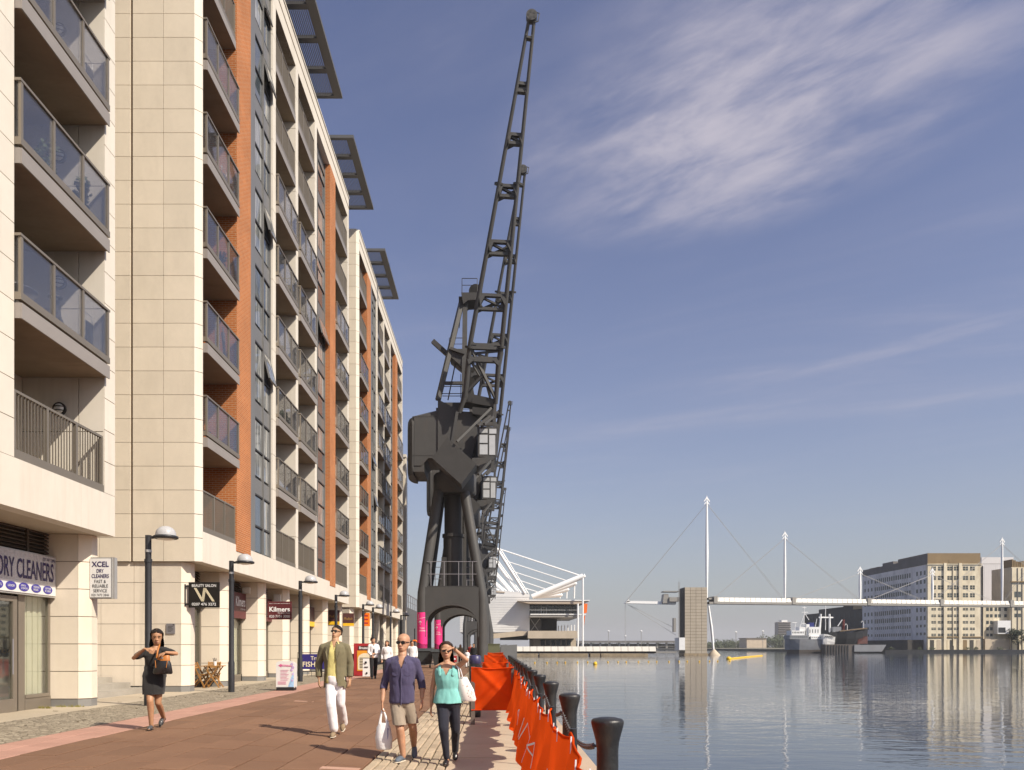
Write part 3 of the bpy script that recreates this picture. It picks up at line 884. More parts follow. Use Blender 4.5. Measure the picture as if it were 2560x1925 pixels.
# lower block beyond and dark low building by the cranes
B4 = thing('apartment_block', (-14, 92, .2), 'lower pale block end peeping out beyond the far brick block', 'apartment block')
bpart('wall', -24, -9.27, 82, 83.4, .1, 21, 'cream_stone', B4)
bpart('parapet', -24.1, -9.2, 81.9, 83.5, 21, 21.3, 'white_render', B4)
for zf in range(6):
    bpart('panel', -9.27, -9.23, 82.1, 83.3, 4.4 + zf * 2.8, 7.1 + zf * 2.8, 'white_render', B4)
B5 = thing('low_building', (-9, 100, .2), 'low dark grey flat-roofed building with roof railing behind the crane legs', 'building')
bpart('wall', -12.2, -9.0, 78, 79.4, .1, 5.0, 'canopy_grey', B5)
bpart('wall', -14, -9.7, 79.4, 112, .1, 5.9, 'canopy_grey', B5)
rl = MB()
for i in range(14):
    y = 80 + i * 2.4; rl.tube([(-9.8, y, 5.9), (-9.8, y, 7.4)], .05, 6)
rl.tube([(-9.8, 80, 7.4), (-9.8, 112, 7.4)], .05, 6); rl.tube([(-9.8, 80, 6.65), (-9.8, 112, 6.65)], .03, 6)
part('railing', rl, 'canopy_slat', B5)
# ------------------------------------------------------------------ dockside cranes
mat('crane_grey', (0.064, 0.063, 0.062), 0.55, metal=0.0, var=0.12, vscale=0.7, spec=0.35, bump=0.05, bscale=8,
    stain=(0.095, 0.075, 0.058), stain_amt=0.45, stain_scale=(1.2, 1.2, .3))
mat('crane_dark', (0.045, 0.043, 0.042), 0.6, var=0.12)
mat('cab_glass', (0.48, 0.49, 0.50), 0.12, var=0.1, spec=0.8)
mat('banner_pink', (0.80, 0.035, 0.22), 0.5, var=0.04)
mat('banner_plum', (0.33, 0.015, 0.10), 0.5, var=0.04)
mat('print_white', (0.80, 0.80, 0.80), 0.5, var=0.02)
CY0 = 60.7
def make_crane():
    """authored round the crane's own base: x across the quay, y away from the camera"""
    C = thing('dock_crane', (-3.33, CY0, 0.13), 'tallest dockside jib crane with pink banner, nearest to the camera', 'crane', 'disused jib cranes along the quay', local=True)
    L = Vector((-3.33, CY0, 0.13))
    def q(x, y, Y=CY0): return at(x, y, Y) - L          # photograph point at distance Y, in crane space
    D = 4.0
    xl, xr = -2.27, 2.27
    # four legs, vertical below the portal beam then leaning in to the ring
    for j, (lx, ly) in enumerate(((xl, 0), (xr, 0), (xl, D), (xr, D))):
        tx = -1.0 if lx < 0 else 1.0
        ty = 1.0 if ly == 0 else D - 1.0
        part('leg', MB().tube([(lx, ly, .55), (lx, ly, 5.0), (lx + (tx - lx) * .02, ly, 5.5), (tx - .1, ty, 13.4)], [.38, .38, .38, .40], 18), 'crane_grey', C)
        part('bogie', MB().box(lx - .42, lx + .42, ly - .7, ly + .7, .28, .62).box(lx - .3, lx + .3, ly - .95, ly + .95, .05, .30)
             .tube([(lx - .16, ly - .6, .3), (lx + .16, ly - .6, .3)], .3, 14).tube([(lx - .16, ly + .6, .3), (lx + .16, ly + .6, .3)], .3, 14), 'crane_dark', C)
    # arched portal beams
    for yy in (0.0, D):
        pts = []
        n = 14
        rx, rz = xr - .3, 1.55
        for i in range(n + 1):
            a = math.pi * (1 - i / n); pts.append((rx * math.cos(a) , 3.05 + rz * math.sin(a)))
        poly = [(xl, 2.2), (-rx, 2.2)] + pts + [(rx, 2.2), (xr, 2.2), (xr, 6.0), (xl, 6.0)]
        # split in convex strips
        b = MB()
        arch = [(-rx, 2.2)] + pts + [(rx, 2.2)]
        for (xa, za), (xb, zb) in zip(arch[:-1], arch[1:]):
            if abs(xb - xa) < 1e-6: continue
            b.prism([(xa, yy - .3, za), (xb, yy - .3, zb), (xb, yy - .3, 5.95), (xa, yy - .3, 5.95)], (0, .6, 0))
        b.box(xl - .02, -rx, yy - .3, yy + .3, 2.2, 5.95); b.box(rx, xr + .02, yy - .3, yy + .3, 2.2, 5.95)
        part('portal_arch', b, 'crane_grey', C)
    for xx in (xl, xr):
        part('side_beam', MB().box(xx - .22, xx + .22, .3, D - .3, 4.7, 5.9), 'crane_grey', C)
    part('deck', MB().box(xl - .1, xr + .1, -.2, D + .2, 5.96, 6.06), 'crane_dark', C)
    # hand rail round the deck
    for yy in (-.15, D + .15):
        rr = MB()
        for x in (-1.6, -.6, .5, 1.55): rr.tube([(x, yy, 6.05), (x, yy, 7.9)], .035, 6)
        for z in (6.95, 7.9): rr.tube([(-1.9, yy, z), (1.9, yy, z)], .03, 6)
        part('deck_railing', rr, 'canopy_slat', C)
    # centre column with cable drum
    part('centre_column', MB().tube([(0, 2, 6.0), (0, 2, 10.2)], .80, 24).tube([(0, 2, 10.0), (0, 2, 10.25)], .88, 24).tube([(0, 2, 10.2), (0, 2, 14.0)], .72, 24)
         .box(-.9, -.5, 1.3, 1.9, 6.0, 8.4), 'crane_dark', C)
    part('column_plate', MB().box(.80, 1.0, 1.9, 2.1, 6.1, 13.6), 'crane_grey', C)
    # slewing ring
    part('slewing_ring', MB().lathe([(1.55, 13.3), (1.68, 13.42), (1.68, 14.75), (1.6, 14.9), (1.2, 15.0)], (0.1, 2.0, 0), 36).lathe([(1.2, 14.9), (1.2, 15.8)], (0.1, 2, 0), 24), 'crane_grey', C)
    # machine house: outline extruded in depth, rounded back end
    def out(pts): return [Vector((p[0], 0, p[1])) for p in pts]
    hz = lambda y: (1617 - y) * CY0 / F + EYE - .13
    hx = lambda x: (x - 1240) * CY0 / F + 3.33
    body = [(1030, 1170), (1050, 1170), (1068, 1150), (1195, 1150), (1195, 1062), (1182, 1036), (1142, 1030), (1095, 1024), (1030, 1040)]
    hb = MB()
    yc = 1.8; dep = 1.9
    ring0 = [(hx(a), hz(b)) for a, b in body]
    cx = sum(p[0] for p in ring0) / len(ring0); cz = sum(p[1] for p in ring0) / len(ring0)
    rings = []
    for sy, sc in ((-dep, .93), (-dep + .25, 1.0), (dep - .25, 1.0), (dep, .93)):
        rings.append([Vector((cx + (x - cx) * sc, yc + sy, cz + (z - cz) * sc)) for x, z in ring0])
    hb.loft(rings, True, False)
    house = part('machine_house', hb, 'crane_grey', C)
    # rounded tail
    tail = MB(); n = 12
    za, zb = hz(1186), hz(1042); x0 = hx(1034)
    rings = []
    for z, k in ((za, .90), (za + .35, .98), (za + .6, 1), (zb - .6, 1), (zb - .2, .97), (zb, .86)):
        r_ = []
        for i in range(n + 1):
            a = math.pi / 2 + math.pi * i / n
            r_.append(Vector((x0 + .62 * k * math.cos(a), yc + dep * 1.0 * k * math.sin(a), z)))
        rings.append(r_)
    tail.loft(rings, True, True); tail.box(x0 - .01, hx(1060), yc - dep * .97, yc + dep * .97, za + .2, hz(1150))
    part('tail', tail, 'crane_grey', C)
    # seams
    for xx in (1031, 1095, 1100, 1166): part('seam', MB().box(hx(xx) - .015, hx(xx) + .015, yc - dep - .012, yc - dep + .02, hz(1146), hz(1046)), 'crane_dark', house)
    for yy in (1140, 1043): part('seam', MB().box(hx(1032), hx(1094), yc - dep - .012, yc - dep + .02, hz(yy), hz(yy) + .03), 'crane_dark', house)
    # tower part of the house, under the A-frame, and front winch casing
    part('tower', MB().box(hx(1095), hx(1152), yc - 1.2, yc + 1.2, hz(1042), hz(1000)).prism([(hx(1095), yc - 2.0, hz(1150)), (hx(1138), yc - 2.0, hz(1150)), (hx(1152), yc - 2.0, hz(1030)), (hx(1095), yc - 2.0, hz(1000))], (0, .3, 0)), 'crane_grey', C)
    part('shaft_end', MB().tube([(hx(1086), yc, hz(1007)), (hx(1096), yc, hz(1007))], .16, 12), 'crane_grey', C)
    part('winch_casing', MB().prism([(hx(1130), yc - 2.25, hz(1150)), (hx(1180), yc - 2.25, hz(1150)), (hx(1194), yc - 2.25, hz(1090)), (hx(1192), yc - 2.25, hz(1050)), (hx(1180), yc - 2.25, hz(1034)), (hx(1143), yc - 2.25, hz(1032))], (0, .5, 0)), 'crane_grey', C)
    # tilted counterweight box
    p0 = q(1118, 1094, 57.6); p1 = q(1191, 1160, 57.6); p2 = q(1080, 1145, 57.6)
    cxx = (p1 + p2) / 2; ex = (p1 - p0) / 2; ez = (p2 - p0) / 2
    part('counterweight', MB().obox((p1 + p2) / 2 + Vector((0, .9, 0)), ex, (0, .95, 0), ez), 'crane_dark', C)
    # driver's cab
    cb = MB(); Yc = 58.6
    pl = [q(1195, 1067, Yc), q(1222, 1066, Yc), q(1244, 1069, Yc), q(1240, 1140, Yc), q(1222, 1143, Yc), q(1195, 1141, Yc)]
    ctr = sum((p for p in pl), Vector()) / 6
    cb.prism([p for p in pl], (0, 2.2, 0))
    cb.prism([q(1180, 1145, Yc), q(1240, 1141, Yc), q(1232, 1150, Yc), q(1196, 1165, Yc), q(1180, 1160, Yc)], (0, 2.2, 0))
    cab = part('cab', cb, 'crane_grey', C)
    for (a, b, c, d) in ((1199, 1219, 1072, 1082), (1199, 1219, 1087, 1107), (1199, 1219, 1111, 1136), (1223, 1241, 1072, 1084), (1223, 1238, 1088, 1137)):
        P = [q(a, d, Yc - .03), q(b, d, Yc - .03), q(b, c, Yc - .03), q(a, c, Yc - .03)]
        part('window', MB().prism(P, (0, .03, 0)), 'cab_glass', cab)
    # lattice stay to the jib foot
    sy = MB()
    for (a, b, c, d) in ((1142, 1104, 1228, 1020), (1196, 1186, 1226, 1152), (1195, 1065, 1225, 1040), (1210, 1060, 1233, 1042)): sy.bar(q(a, b, 57.4), q(c, d, 58.6), .16)
    sy.bar(q(1143, 1030, 58.0), q(1130, 1110, 58.0), .2); sy.bar(q(1238, 1012, 58.9), q(1231, 1180, 58.9), .22, .3)
    part('jib_stay', sy, 'crane_grey', C)
    # A-frame
    Ya = 62.0
    af = MB()
    for dy in (-1.1, 1.1):
        af.bar(q(1095, 1000, Ya + dy), q(1156, 748, Ya + dy * .35), .42, .3)
        af.bar(q(1160, 1000, Ya + dy), q(1163, 735, Ya + dy * .35), .36, .3)
        af.bar(q(1126, 874, Ya + dy * .7), q(1162, 886, Ya + dy * .7), .7, .2)
        af.bar(q(1112, 958, Ya + dy), q(1158, 958, Ya + dy), .22)
    af.bar(q(1155, 750, Ya - .6), q(1155, 750, Ya + .6), .5)
    A = part('a_frame', af, 'crane_grey', C)
    part('gusset', MB().prism([q(1122, 872, Ya - .9), q(1158, 872, Ya - .9), q(1158, 918, Ya - .9), q(1124, 890, Ya - .9)], (0, 1.8, 0)), 'crane_grey', A)
    bm = MB().bar(q(1082, 853, Ya), q(1158, 922, Ya), .34, .34); bm.bar(q(1120, 884, Ya), q(1158, 918, Ya), .8, .5)
    part('balance_beam', bm, 'crane_dark', A)
    part('top_platform', MB().prism([q(1153, 731, Ya - .9), q(1194, 731, Ya - .9), q(1192, 749, Ya - .9), q(1170, 750, Ya - .9), q(1158, 760, Ya - .9)], (0, 1.8, 0)), 'crane_dark', A)
    part('sheave', MB().tube([q(1189, 728, Ya - .25), q(1189, 728, Ya + .25)], .47, 20).tube([q(1189, 728, Ya - .3), q(1189, 728, Ya - .26)], .52, 20), 'crane_grey', A)
    for dy in (-.8, .8):
        rl = MB().tube([q(1155, 731, Ya + dy), q(1155, 696, Ya + dy), q(1193, 696, Ya + dy), q(1193, 731, Ya + dy)], .035, 6).tube([q(1155, 713, Ya + dy), q(1193, 713, Ya + dy)], .025, 6)
        part('top_railing', rl, 'crane_dark', A)
        rl = MB().tube([q(1123, 873, Ya + dy), q(1123, 845, Ya + dy), q(1158, 845, Ya + dy)], .03, 6).tube([q(1123, 860, Ya + dy), q(1158, 860, Ya + dy)], .022, 6)
        part('middle_railing', rl, 'crane_dark', A)
        rl = MB().tube([q(1152, 935, Ya + dy), q(1152, 995, Ya + dy)], .03, 6)
        for y_ in (966, 984, 990): rl.tube([q(1106, y_, Ya + dy), q(1155, y_, Ya + dy)], .03, 6)
        part('lower_railing', rl, 'crane_dark', A)
    part('rope', MB().tube([q(1139, 905, Ya), q(1120, 1000, Ya)], .05, 6), 'crane_dark', A); part('ladder', MB().tube([q(1153, 760, Ya - .5), q(1148, 820, Ya - .5)], .03, 6), 'crane_dark', A)
    wm = MB()
    for (a, b, r_) in ((1168, 935, .3), (1176, 955, .36), (1168, 975, .33), (1180, 925, .22)): wm.tube([q(a, b, Ya - 1), q(a, b, Ya + .6)], r_, 12)
    wm.bar(q(1165, 925, Ya - .3), q(1178, 990, Ya - .3), .5, .5)
    part('luffing_gear', wm, 'crane_dark', A)
    # jib: two box chords, ladder struts with crossed braces
    YB, YT = 59.6, 52.6
    def yd(y): return YB + (YT - YB) * (1010 - y) / (1010 - 45)
    def cl(y):                                        # left chord x
        return 1323 + (1174.5 - 1323) * (y - 45) / (865 - 45)
    def cr(y): return 1336 + (1252 - 1336) * (y - 45) / (880 - 45)
    def jp(x, y): return q(x, y, yd(y))
    J = part('jib', MB().tube([jp(cl(45), 45), jp(cl(865), 865)], [.115, .185], 10).tube([jp(cr(45), 45), jp(cr(880), 880)], [.115, .185], 10)
             .tube([jp(1175, 865), jp(1163, 990), jp(1148, 1032)], [.2, .2, .15], 8).tube([jp(1252, 880), jp(1246, 915), jp(1239, 1010)], [.22, .2, .16], 8), 'crane_grey', C)
    def strut(y, t=.30, dx=.0, fl=1):
        b = MB(); a_ = jp(cl(y), y); c_ = jp(cr(y + 3), y + 3)
        b.bar(a_, c_, .32, t * .7)
        d_ = (c_ - a_)
        for (p, s_) in ((a_, 1), (c_, -1)):
            b.add([p + Vector((0, -.2, -.1 * fl)), p + d_ * .22 * s_ + Vector((0, -.2, -.1 * fl)), p + Vector((d_.x * .04 * s_, -.2, -.75 * fl))] + [p + Vector((0, .2, -.1 * fl)), p + d_ * .22 * s_ + Vector((0, .2, -.1 * fl)), p + Vector((d_.x * .04 * s_, .2, -.75 * fl))],
                  [(0, 1, 2), (5, 4, 3), (0, 3, 4, 1), (1, 4, 5, 2), (2, 5, 3, 0)])
        return b
    def xb(ya, yb, w=.22):
        b = MB(); b.bar(jp(cl(ya), ya), jp(cr(yb), yb), w, .12); b.bar(jp(cl(yb), yb) + Vector((0, .5, 0)), jp(cr(ya), ya) + Vector((0, .5, 0)), w * 1.5, .12)
        return b
    for (ya, yb) in ((337, 358), (465, 490), (604, 634), (738, 772)):
        part('strut', strut(ya, .3), 'crane_grey', J); part('strut', strut(yb, .3, fl=-1), 'crane_grey', J); part('cross_brace', xb(ya + 2, yb), 'crane_grey', J)
    part('strut', strut(95, .2, fl=-.3), 'crane_grey', J); part('strut', strut(210, .3, fl=-.4), 'crane_grey', J); part('strut', strut(226, .45, fl=.4), 'crane_grey', J)
    part('strut', strut(866, .62, fl=-.6), 'crane_grey', J); part('strut', strut(898, .55, fl=.6), 'crane_grey', J)
    part('cross_brace', MB().bar(jp(1178, 884), jp(1258, 877), .14).bar(jp(1186, 883), jp(1247, 905), .14).bar(jp(1175, 866), jp(1238, 995), .2).bar(jp(1163, 985), jp(1210, 935), .18).bar(jp(1176, 900), jp(1200, 940), .16).bar(jp(1218, 965), jp(1226, 995), .14), 'crane_grey', J)
    base = MB().prism([jp(1155, 980), jp(1241, 998), jp(1241, 1018), jp(1153, 1003)], (0, 1.6, 0)).prism([jp(1181, 1017), jp(1235, 1023), jp(1232, 1042), jp(1181, 1034)], (0, 1.4, 0))
    part('jib_foot', base, 'crane_grey', J)
    for yc_ in (460, 868):
        for ch in (cl, cr): part('flange', MB().tube([jp(ch(yc_), yc_ - 2), jp(ch(yc_ + 4), yc_ + 3)], .34, 10), 'crane_dark', J)
    # head pulley
    hp = jp(1329, 42)
    hd = MB().tube([hp + Vector((0, -.22, 0)), hp + Vector((0, .22, 0))], .36, 22)
    H = part('head_sheave', hd, 'crane_grey', J)
    hh = MB()
    for i in range(5):
        a = i * 2 * math.pi / 5 + .6; c_ = hp + Vector((.21 * math.cos(a), -.235, .21 * math.sin(a)))
        hh.tube([c_, c_ + Vector((0, .02, 0))], .085, 10)
    part('sheave_hole', hh, 'crane_dark', H)
    part('rope_guard', MB().tube([hp + Vector((.25, 0, .3)), hp + Vector((.52, 0, .22)), hp + Vector((.42, 0, -.3)), hp + Vector((.2, 0, -.36))], .04, 6), 'crane_dark', H)
    # ring of bolts on the jib foot (round emblem of dots)
    dots = MB(); em = jp(1176, 998)
    for i in range(10):
        a = i * 2 * math.pi / 10; c_ = em + Vector((.17 * math.cos(a), -.03, .17 * math.sin(a)))
        dots.tube([c_, c_ + Vector((0, .05, 0))], .04, 6)
    part('bolt_ring', dots, 'crane_dark', J)
    return C
crane0 = make_crane()
def banner(parent, lx, top, bot):
    """printed wrap round the lower leg"""
    R_ = .392; n = 24
    def wrap(za, zb_l, zb_r, m, name, par):
        mb = MB(); rings = []
        ring_a = []; ring_b = []
        for i in range(n):
            a = 2 * math.pi * i / n
            x = R_ * math.cos(a); y = R_ * math.sin(a)
            t = (x / R_ + 1) / 2
            ring_a.append(Vector((lx + x, y, zb_l + (zb_r - zb_l) * t))); ring_b.append(Vector((lx + x, y, za)))
        mb.loft([ring_a, ring_b], False, True)
        return part(name, mb, m, par)
    w = wrap(top, bot + .55, bot + .25, 'banner_pink', 'banner', parent)
    wrap(bot + .4, bot, bot, 'banner_plum', 'banner_foot', w)
    t = MB()
    def curved(mb):
        out = []
        for (x, y, z) in mb.v:
            dx = max(-.98, min(.98, (x - lx) / (R_ + .006))); out.append((x, -(R_ + .006) * math.sqrt(1 - dx * dx), z))
        mb.v = out; return mb
    hz_ = top - 1.0
    text_mb('Western', .36, .12, t, (lx + .02, 0, hz_ - .18)); text_mb('entrance', .52, .12, t, (lx + .06, 0, hz_ - .38))
    t.bar((lx - .12, 0, hz_ + .05), (lx - .12, 0, hz_ + .36), .045, .045, (0, 1, 0))
    t.bar((lx - .12, 0, hz_ + .36), (lx - .22, 0, hz_ + .24), .045, .045, (0, 1, 0)); t.bar((lx - .12, 0, hz_ + .36), (lx - .02, 0, hz_ + .24), .045, .045, (0, 1, 0))
    for i in range(8):
        x0 = -.34 + i * .085; t.bar((lx + x0, 0, top - .52 + i * .02), (lx + x0 + .085, 0, top - .5 + i * .02), .02, .02, (0, 1, 0))
    t.bar((lx - .24, 0, top - .16), (lx - .24, 0, top - .4), .04, .04, (0, 1, 0)); t.bar((lx - .3, 0, top - .2), (lx - .18, 0, top - .2), .03, .03, (0, 1, 0))
    part('lettering', curved(t), 'print_white', w)
CR = [(77.6, 'second dockside crane, pink banner on its leg, partly hidden by the first'),
      (144.0, 'third dockside crane, its small jib tip seen above the white roof masts'),
      (160.0, 'fourth dockside crane, standing close behind the third'),
      (218.0, 'farthest dockside crane, lowest jib at the end of the row')]
cranes = [crane0]
for Y, lab in CR:
    c = copy_tree(crane0); c.location = (-3.33, Y, .13); c['label'] = lab; cranes.append(c)
banner(cranes[0], -2.27, 4.05, 1.25); banner(cranes[1], -2.27, 4.05, 1.25)
# ------------------------------------------------------------------ across the dock
mat('bridge_white', (0.66, 0.63, 0.57), 0.45, var=0.05, vscale=.3)
mat('bridge_steel', (0.30, 0.285, 0.26), 0.5, metal=.2, var=0.1, vscale=.3)
mat('tower_mesh', (0.40, 0.345, 0.27), 0.6, var=0.06, vscale=.4, rand=.04)
mat('far_dark', (0.055, 0.05, 0.045), .7, var=.2, vscale=.2)
mat('mill_cream', (0.70, 0.62, 0.46), .8, var=.12, vscale=.25, stain=(0.30, 0.22, 0.13), stain_amt=.55, stain_scale=(.5, .5, .12))
mat('mill_side', (0.72, 0.69, 0.68), .85, var=.10, vscale=.2, stain=(0.25, 0.24, 0.25), stain_amt=.6, stain_scale=(.4, .4, .08))
mat('mill_brick', (0.235, 0.165, 0.085), .85, var=.15, vscale=.3)
mat('mill_roof', (0.15, 0.14, 0.135), .85, var=.2, vscale=.3)
mat('mill_glass', (0.06, 0.07, 0.068), .25, var=.5, vscale=.6, rand=.35)
mat('pale_cladding', (0.62, 0.60, 0.60), .6, var=.03, vscale=.1)
mat('white_cladding', (0.70, 0.70, 0.70), .5, var=.04, vscale=.2)
mat('white_steel', (0.86, 0.86, 0.85), .35, var=.02)
mat('excel_roof', (0.46, 0.38, 0.30), .6, var=.06, vscale=.2)
mat('hall_concrete', (0.50, 0.42, 0.32), .8, var=.12, vscale=.4)
mat('float_yellow', (0.75, 0.47, 0.02), .4, var=.06)
mat('banner_orange', (0.80, 0.16, 0.02), .6, var=.05)
mat('hull_grey', (0.22, 0.23, 0.25), .5, var=.08, vscale=.4, stain=(.15, .13, .12), stain_amt=.4, stain_scale=(.6, .6, .15))
mat('hull_boot', (0.10, 0.085, 0.075), .6, var=.15)
mat('hull_black', (0.022, 0.024, 0.029), .5, var=.25, vscale=.5)
mat('hull_red', (0.13, 0.022, 0.018), .6, var=.3)
mat('ship_white', (0.78, 0.78, 0.77), .45, var=.05)
mat('hull_rust', (0.07, 0.016, 0.013), .7, var=.4)
mat('deck_wood', (0.17, 0.12, 0.07), .7, var=.2)
mat('timber_wet', (0.30, 0.235, 0.15), .8, var=.3, vscale=.6, stain=(0.08, 0.06, 0.04), stain_amt=.8, stain_scale=(1.2, .3, 1))
mat('far_land', (0.15, 0.14, 0.10), .9, var=.2, vscale=.05)
mat('foliage_far', (0.045, 0.058, 0.026), .8, var=.35, vscale=.4)
mat('foliage_dark', (0.020, 0.030, 0.014), .8, var=.35, vscale=.8)
mat('flat_block', (0.42, 0.38, 0.35), .8, var=.05, vscale=.1)
mat('cable_grey', (0.36, 0.35, 0.34), .5)
mat('banner_navy', (0.02, 0.03, 0.16), .5, var=.08)
mat('bark', (0.06, 0.045, 0.03), .9)

# ---- footbridge
BR = thing('footbridge', (58.5, 222, WZ), 'high white cable-stayed footbridge with tapering masts across the dock', 'bridge')
def bp(i, z, off=0.0): return Vector((58.5 + 23.2 * i, 222 + 4.29 * i + off, z))
dirv = Vector((23.2, 4.29, 0)).normalized(); nrm = Vector((-dirv.y, dirv.x, 0))
L_ = 23.59
npan = 15
for i in range(0, 6):
    for k in range(npan):
        a = (i + (k + .05) / npan); b = (i + (k + .96) / npan)
        p = bp(a, 14.15); q_ = bp(b, 14.15)
        if i == 0 and k == 0: continue
        part('deck_panel', MB().obox((p + q_) / 2 + Vector((0, -1.4, .5)), (q_ - p) / 2, nrm * .04 + Vector((0, 0, .0)), (0, .2, .56)), 'bridge_white', BR)
    p = bp(i, 13.6); q_ = bp(i + 1, 13.6)
    part('deck_girder', MB().obox((p + q_) / 2 + Vector((0, 0, .1)), (q_ - p) / 2, nrm * 1.6, (0, 0, .28)).obox((p + q_) / 2 + Vector((0, 0, 1.3)), (q_ - p) / 2, nrm * 1.2, (0, 0, .25)), 'bridge_steel', BR)
    part('deck_joint', MB().obox(bp(i + .08, 14.5), dirv * .55, nrm * 1.75, (0, 0, 1.0)), 'bridge_steel', BR)
HT = [43.1, 34.0, 24.5, 24.5, 34.0, 43.1]
for i, h in enumerate(HT):
    zb = 14.8
    m = part('mast', MB().tube([bp(i, zb), bp(i, zb + (h - zb) * .45), bp(i, h - 2)], [.26, .48 if i in (0, 5) else .38, .26], 12), 'white_steel', BR)
    t = bp(i, h)
    hd = MB()
    for s in (-1, 1):
        hd.bar(t, t + dirv * .8 * s + Vector((0, 0, -1.2)), .24); hd.bar(t + Vector((0, 0, -1.1)), t + dirv * .75 * s + Vector((0, 0, -2.0)), .18)
    hd.tube([t + Vector((0, 0, .4)), t + Vector((0, 0, -2.6))], [.08, .3], 8)
    part('mast_head', hd, 'white_steel', m)
    spans = {0: (-1.0, .98), 1: (-.92, 1), 2: (-.9, .9), 3: (-.9, .9), 4: (-1, .95), 5: (-1, 1)}[i]
    for s in spans:
        e = bp(i + s, 14.9)
        if i == 0 and s < 0: e = Vector((35.9, 221.5, 14.0))
        for off in (-.6, .6):
            part('cable', MB().tube([t + Vector((0, off * .3, -1.8)), e + Vector((0, off, 0))], .04, 5), 'cable_grey', m)
# cantilever nose and lift tower
ns = MB().prism([at(1562, 1508, 221), at(1570, 1502, 221), at(1690, 1504, 221), at(1690, 1511, 221)], (0, 2.2, 0))
part('nose_beam', ns, 'white_steel', BR)
part('nose_fin', MB().prism([at(1562, 1508, 221), at(1570, 1498, 221), at(1576, 1503, 221)], (0, .8, 0)), 'white_steel', BR)
for a, b in (((1563, 1508), (1563, 1590)), ((1570, 1512), (1690, 1588)), ((1576, 1514), (1690, 1572))):
    part('cable', MB().tube([at(*a, 222), at(*b, 222)], .05, 5), 'cable_grey', BR)
T0 = thing('lift_tower', (50, 221, WZ), 'grey mesh-clad lift tower standing in the water under the footbridge', 'tower')
a = at(1712, 1468, 219); b = at(1768, 1636, 219)
bpart('core', at(1698, 1468, 225).x, b.x - .05, 219.1, 225, WZ, a.z - .05, 'far_dark', T0)
cols = 4; rows = 21
for i in range(cols):
    for j in range(rows):
        x0_ = a.x + (b.x - a.x) * i / cols; x1_ = a.x + (b.x - a.x) * (i + 1) / cols
        z0_ = WZ + .5 + (a.z - WZ - .5) * j / rows; z1_ = WZ + .5 + (a.z - WZ - .5) * (j + 1) / rows
        bpart('mesh_panel', x0_ + .035, x1_ - .035, 219, 219.1, z0_ + .03, z1_ - .03, 'tower_mesh', T0)
bpart('footing', a.x - .2, b.x + .2, 218.9, 225, WZ - .5, WZ + .5, 'timber_wet', T0)
bpart('entrance_box', at(1698, 1600, 218.5).x, at(1712.5, 1600, 218.5).x, 218.5, 224, at(1700, 1626, 218.5).z, at(1700, 1594, 218.5).z, 'ship_white', T0)
stp = MB()
for i in range(5): stp.box(at(1697, 1600, 218).x, at(1713, 1600, 218).x, 217.8, 218.4, WZ + .2 + i * .28, WZ + .32 + i * .28)
part('gangway', stp, 'far_dark', T0)
cg = MB()
x_ = at(1695, 1500, 220).x
for dx in (0, .35): cg.tube([(x_ + dx, 219.5, 1), (x_ + dx, 219.5, at(1695, 1455, 219.5).z)], .05, 5)
for j in range(34): cg.tube([(x_, 219.5, 2 + j * .55), (x_ + .35, 219.5, 2 + j * .55)], .03, 4)
part('ladder', cg, 'bridge_steel', T0)
part('landing', MB().prism([at(1660, 1485, 220), at(1671, 1485, 220), at(1674, 1508, 220), at(1657, 1508, 220)], (0, 3, 0)).box(at(1673, 1490, 220).x, at(1697, 1490, 220).x, 219.6, 223, at(0, 1504, 220).z, at(0, 1493, 220).z).box(at(1658, 1490, 220).x, at(1697, 1490, 220).x, 219.6, 223, at(0, 1480, 220).z, at(0, 1477.5, 220).z), 'bridge_steel', T0)
part('lift_door', MB().box(at(1684, 1490, 219.5).x, at(1690, 1490, 219.5).x, 219.5, 221, at(0, 1580, 219.5).z, at(0, 1545, 219.5).z), 'bridge_steel', T0)
G = thing('bridge_leg', (at(1785, 1636, 221).x, 221, WZ), 'slim white raking strut on a concrete cone below the footbridge', 'pier')
part('strut', MB().tube([at(1771, 1512, 221), at(1779, 1570, 221), at(1783.5, 1624, 221)], [.25, .36, .3], 10), 'white_steel', G)
cn = at(1785, 1637, 221); part('cone_base', MB().lathe([(1.75, -.3), (1.7, .1), (.45, 1.45), (.3, 1.6)], (cn.x, 221, WZ), 20), 'hall_concrete', G)

# ---- floating walkway from the quay to the lift tower
PW = thing('floating_walkway', (20, 205, WZ), 'low white-panelled floating walkway on timber pontoons along the far water edge', 'walkway')
xa, xb_ = at(1290, 1620, 204).x, at(1640, 1620, 204).x
n = 20
for i in range(n):
    p0 = xa + (xb_ - xa) * i / n; p1 = xa + (xb_ - xa) * (i + 1) / n
    part('parapet_panel', MB().obox(((p0 + p1) / 2, 204, 1.05), ((p1 - p0) / 2 - .05, 0, 0), (0, .06, 0), (0, .2, .62)), 'bridge_white', PW)
part('walkway_deck', MB().box(xa, at(1690, 1620, 204).x, 204.1, 207, .0, .4).box(xa, xb_, 204.1, 204.4, -.15, .45), 'bridge_steel', PW)
part('rail', MB().tube([(xb_, 204, 1.7), (at(1690, 1620, 204).x, 204, 1.7)], .05, 5).tube([(xb_, 204, 1.0), (at(1690, 1620, 204).x, 204, 1.0)], .03, 5), 'bridge_steel', PW)
for (p, q2) in ((1285, 1345), (1349, 1470), (1476, 1500), (1503, 1620)):
    bpart('pontoon', at(p, 1630, 202).x, at(q2, 1630, 202).x, 202, 206, WZ - .3, WZ + .62, 'timber_wet', PW)

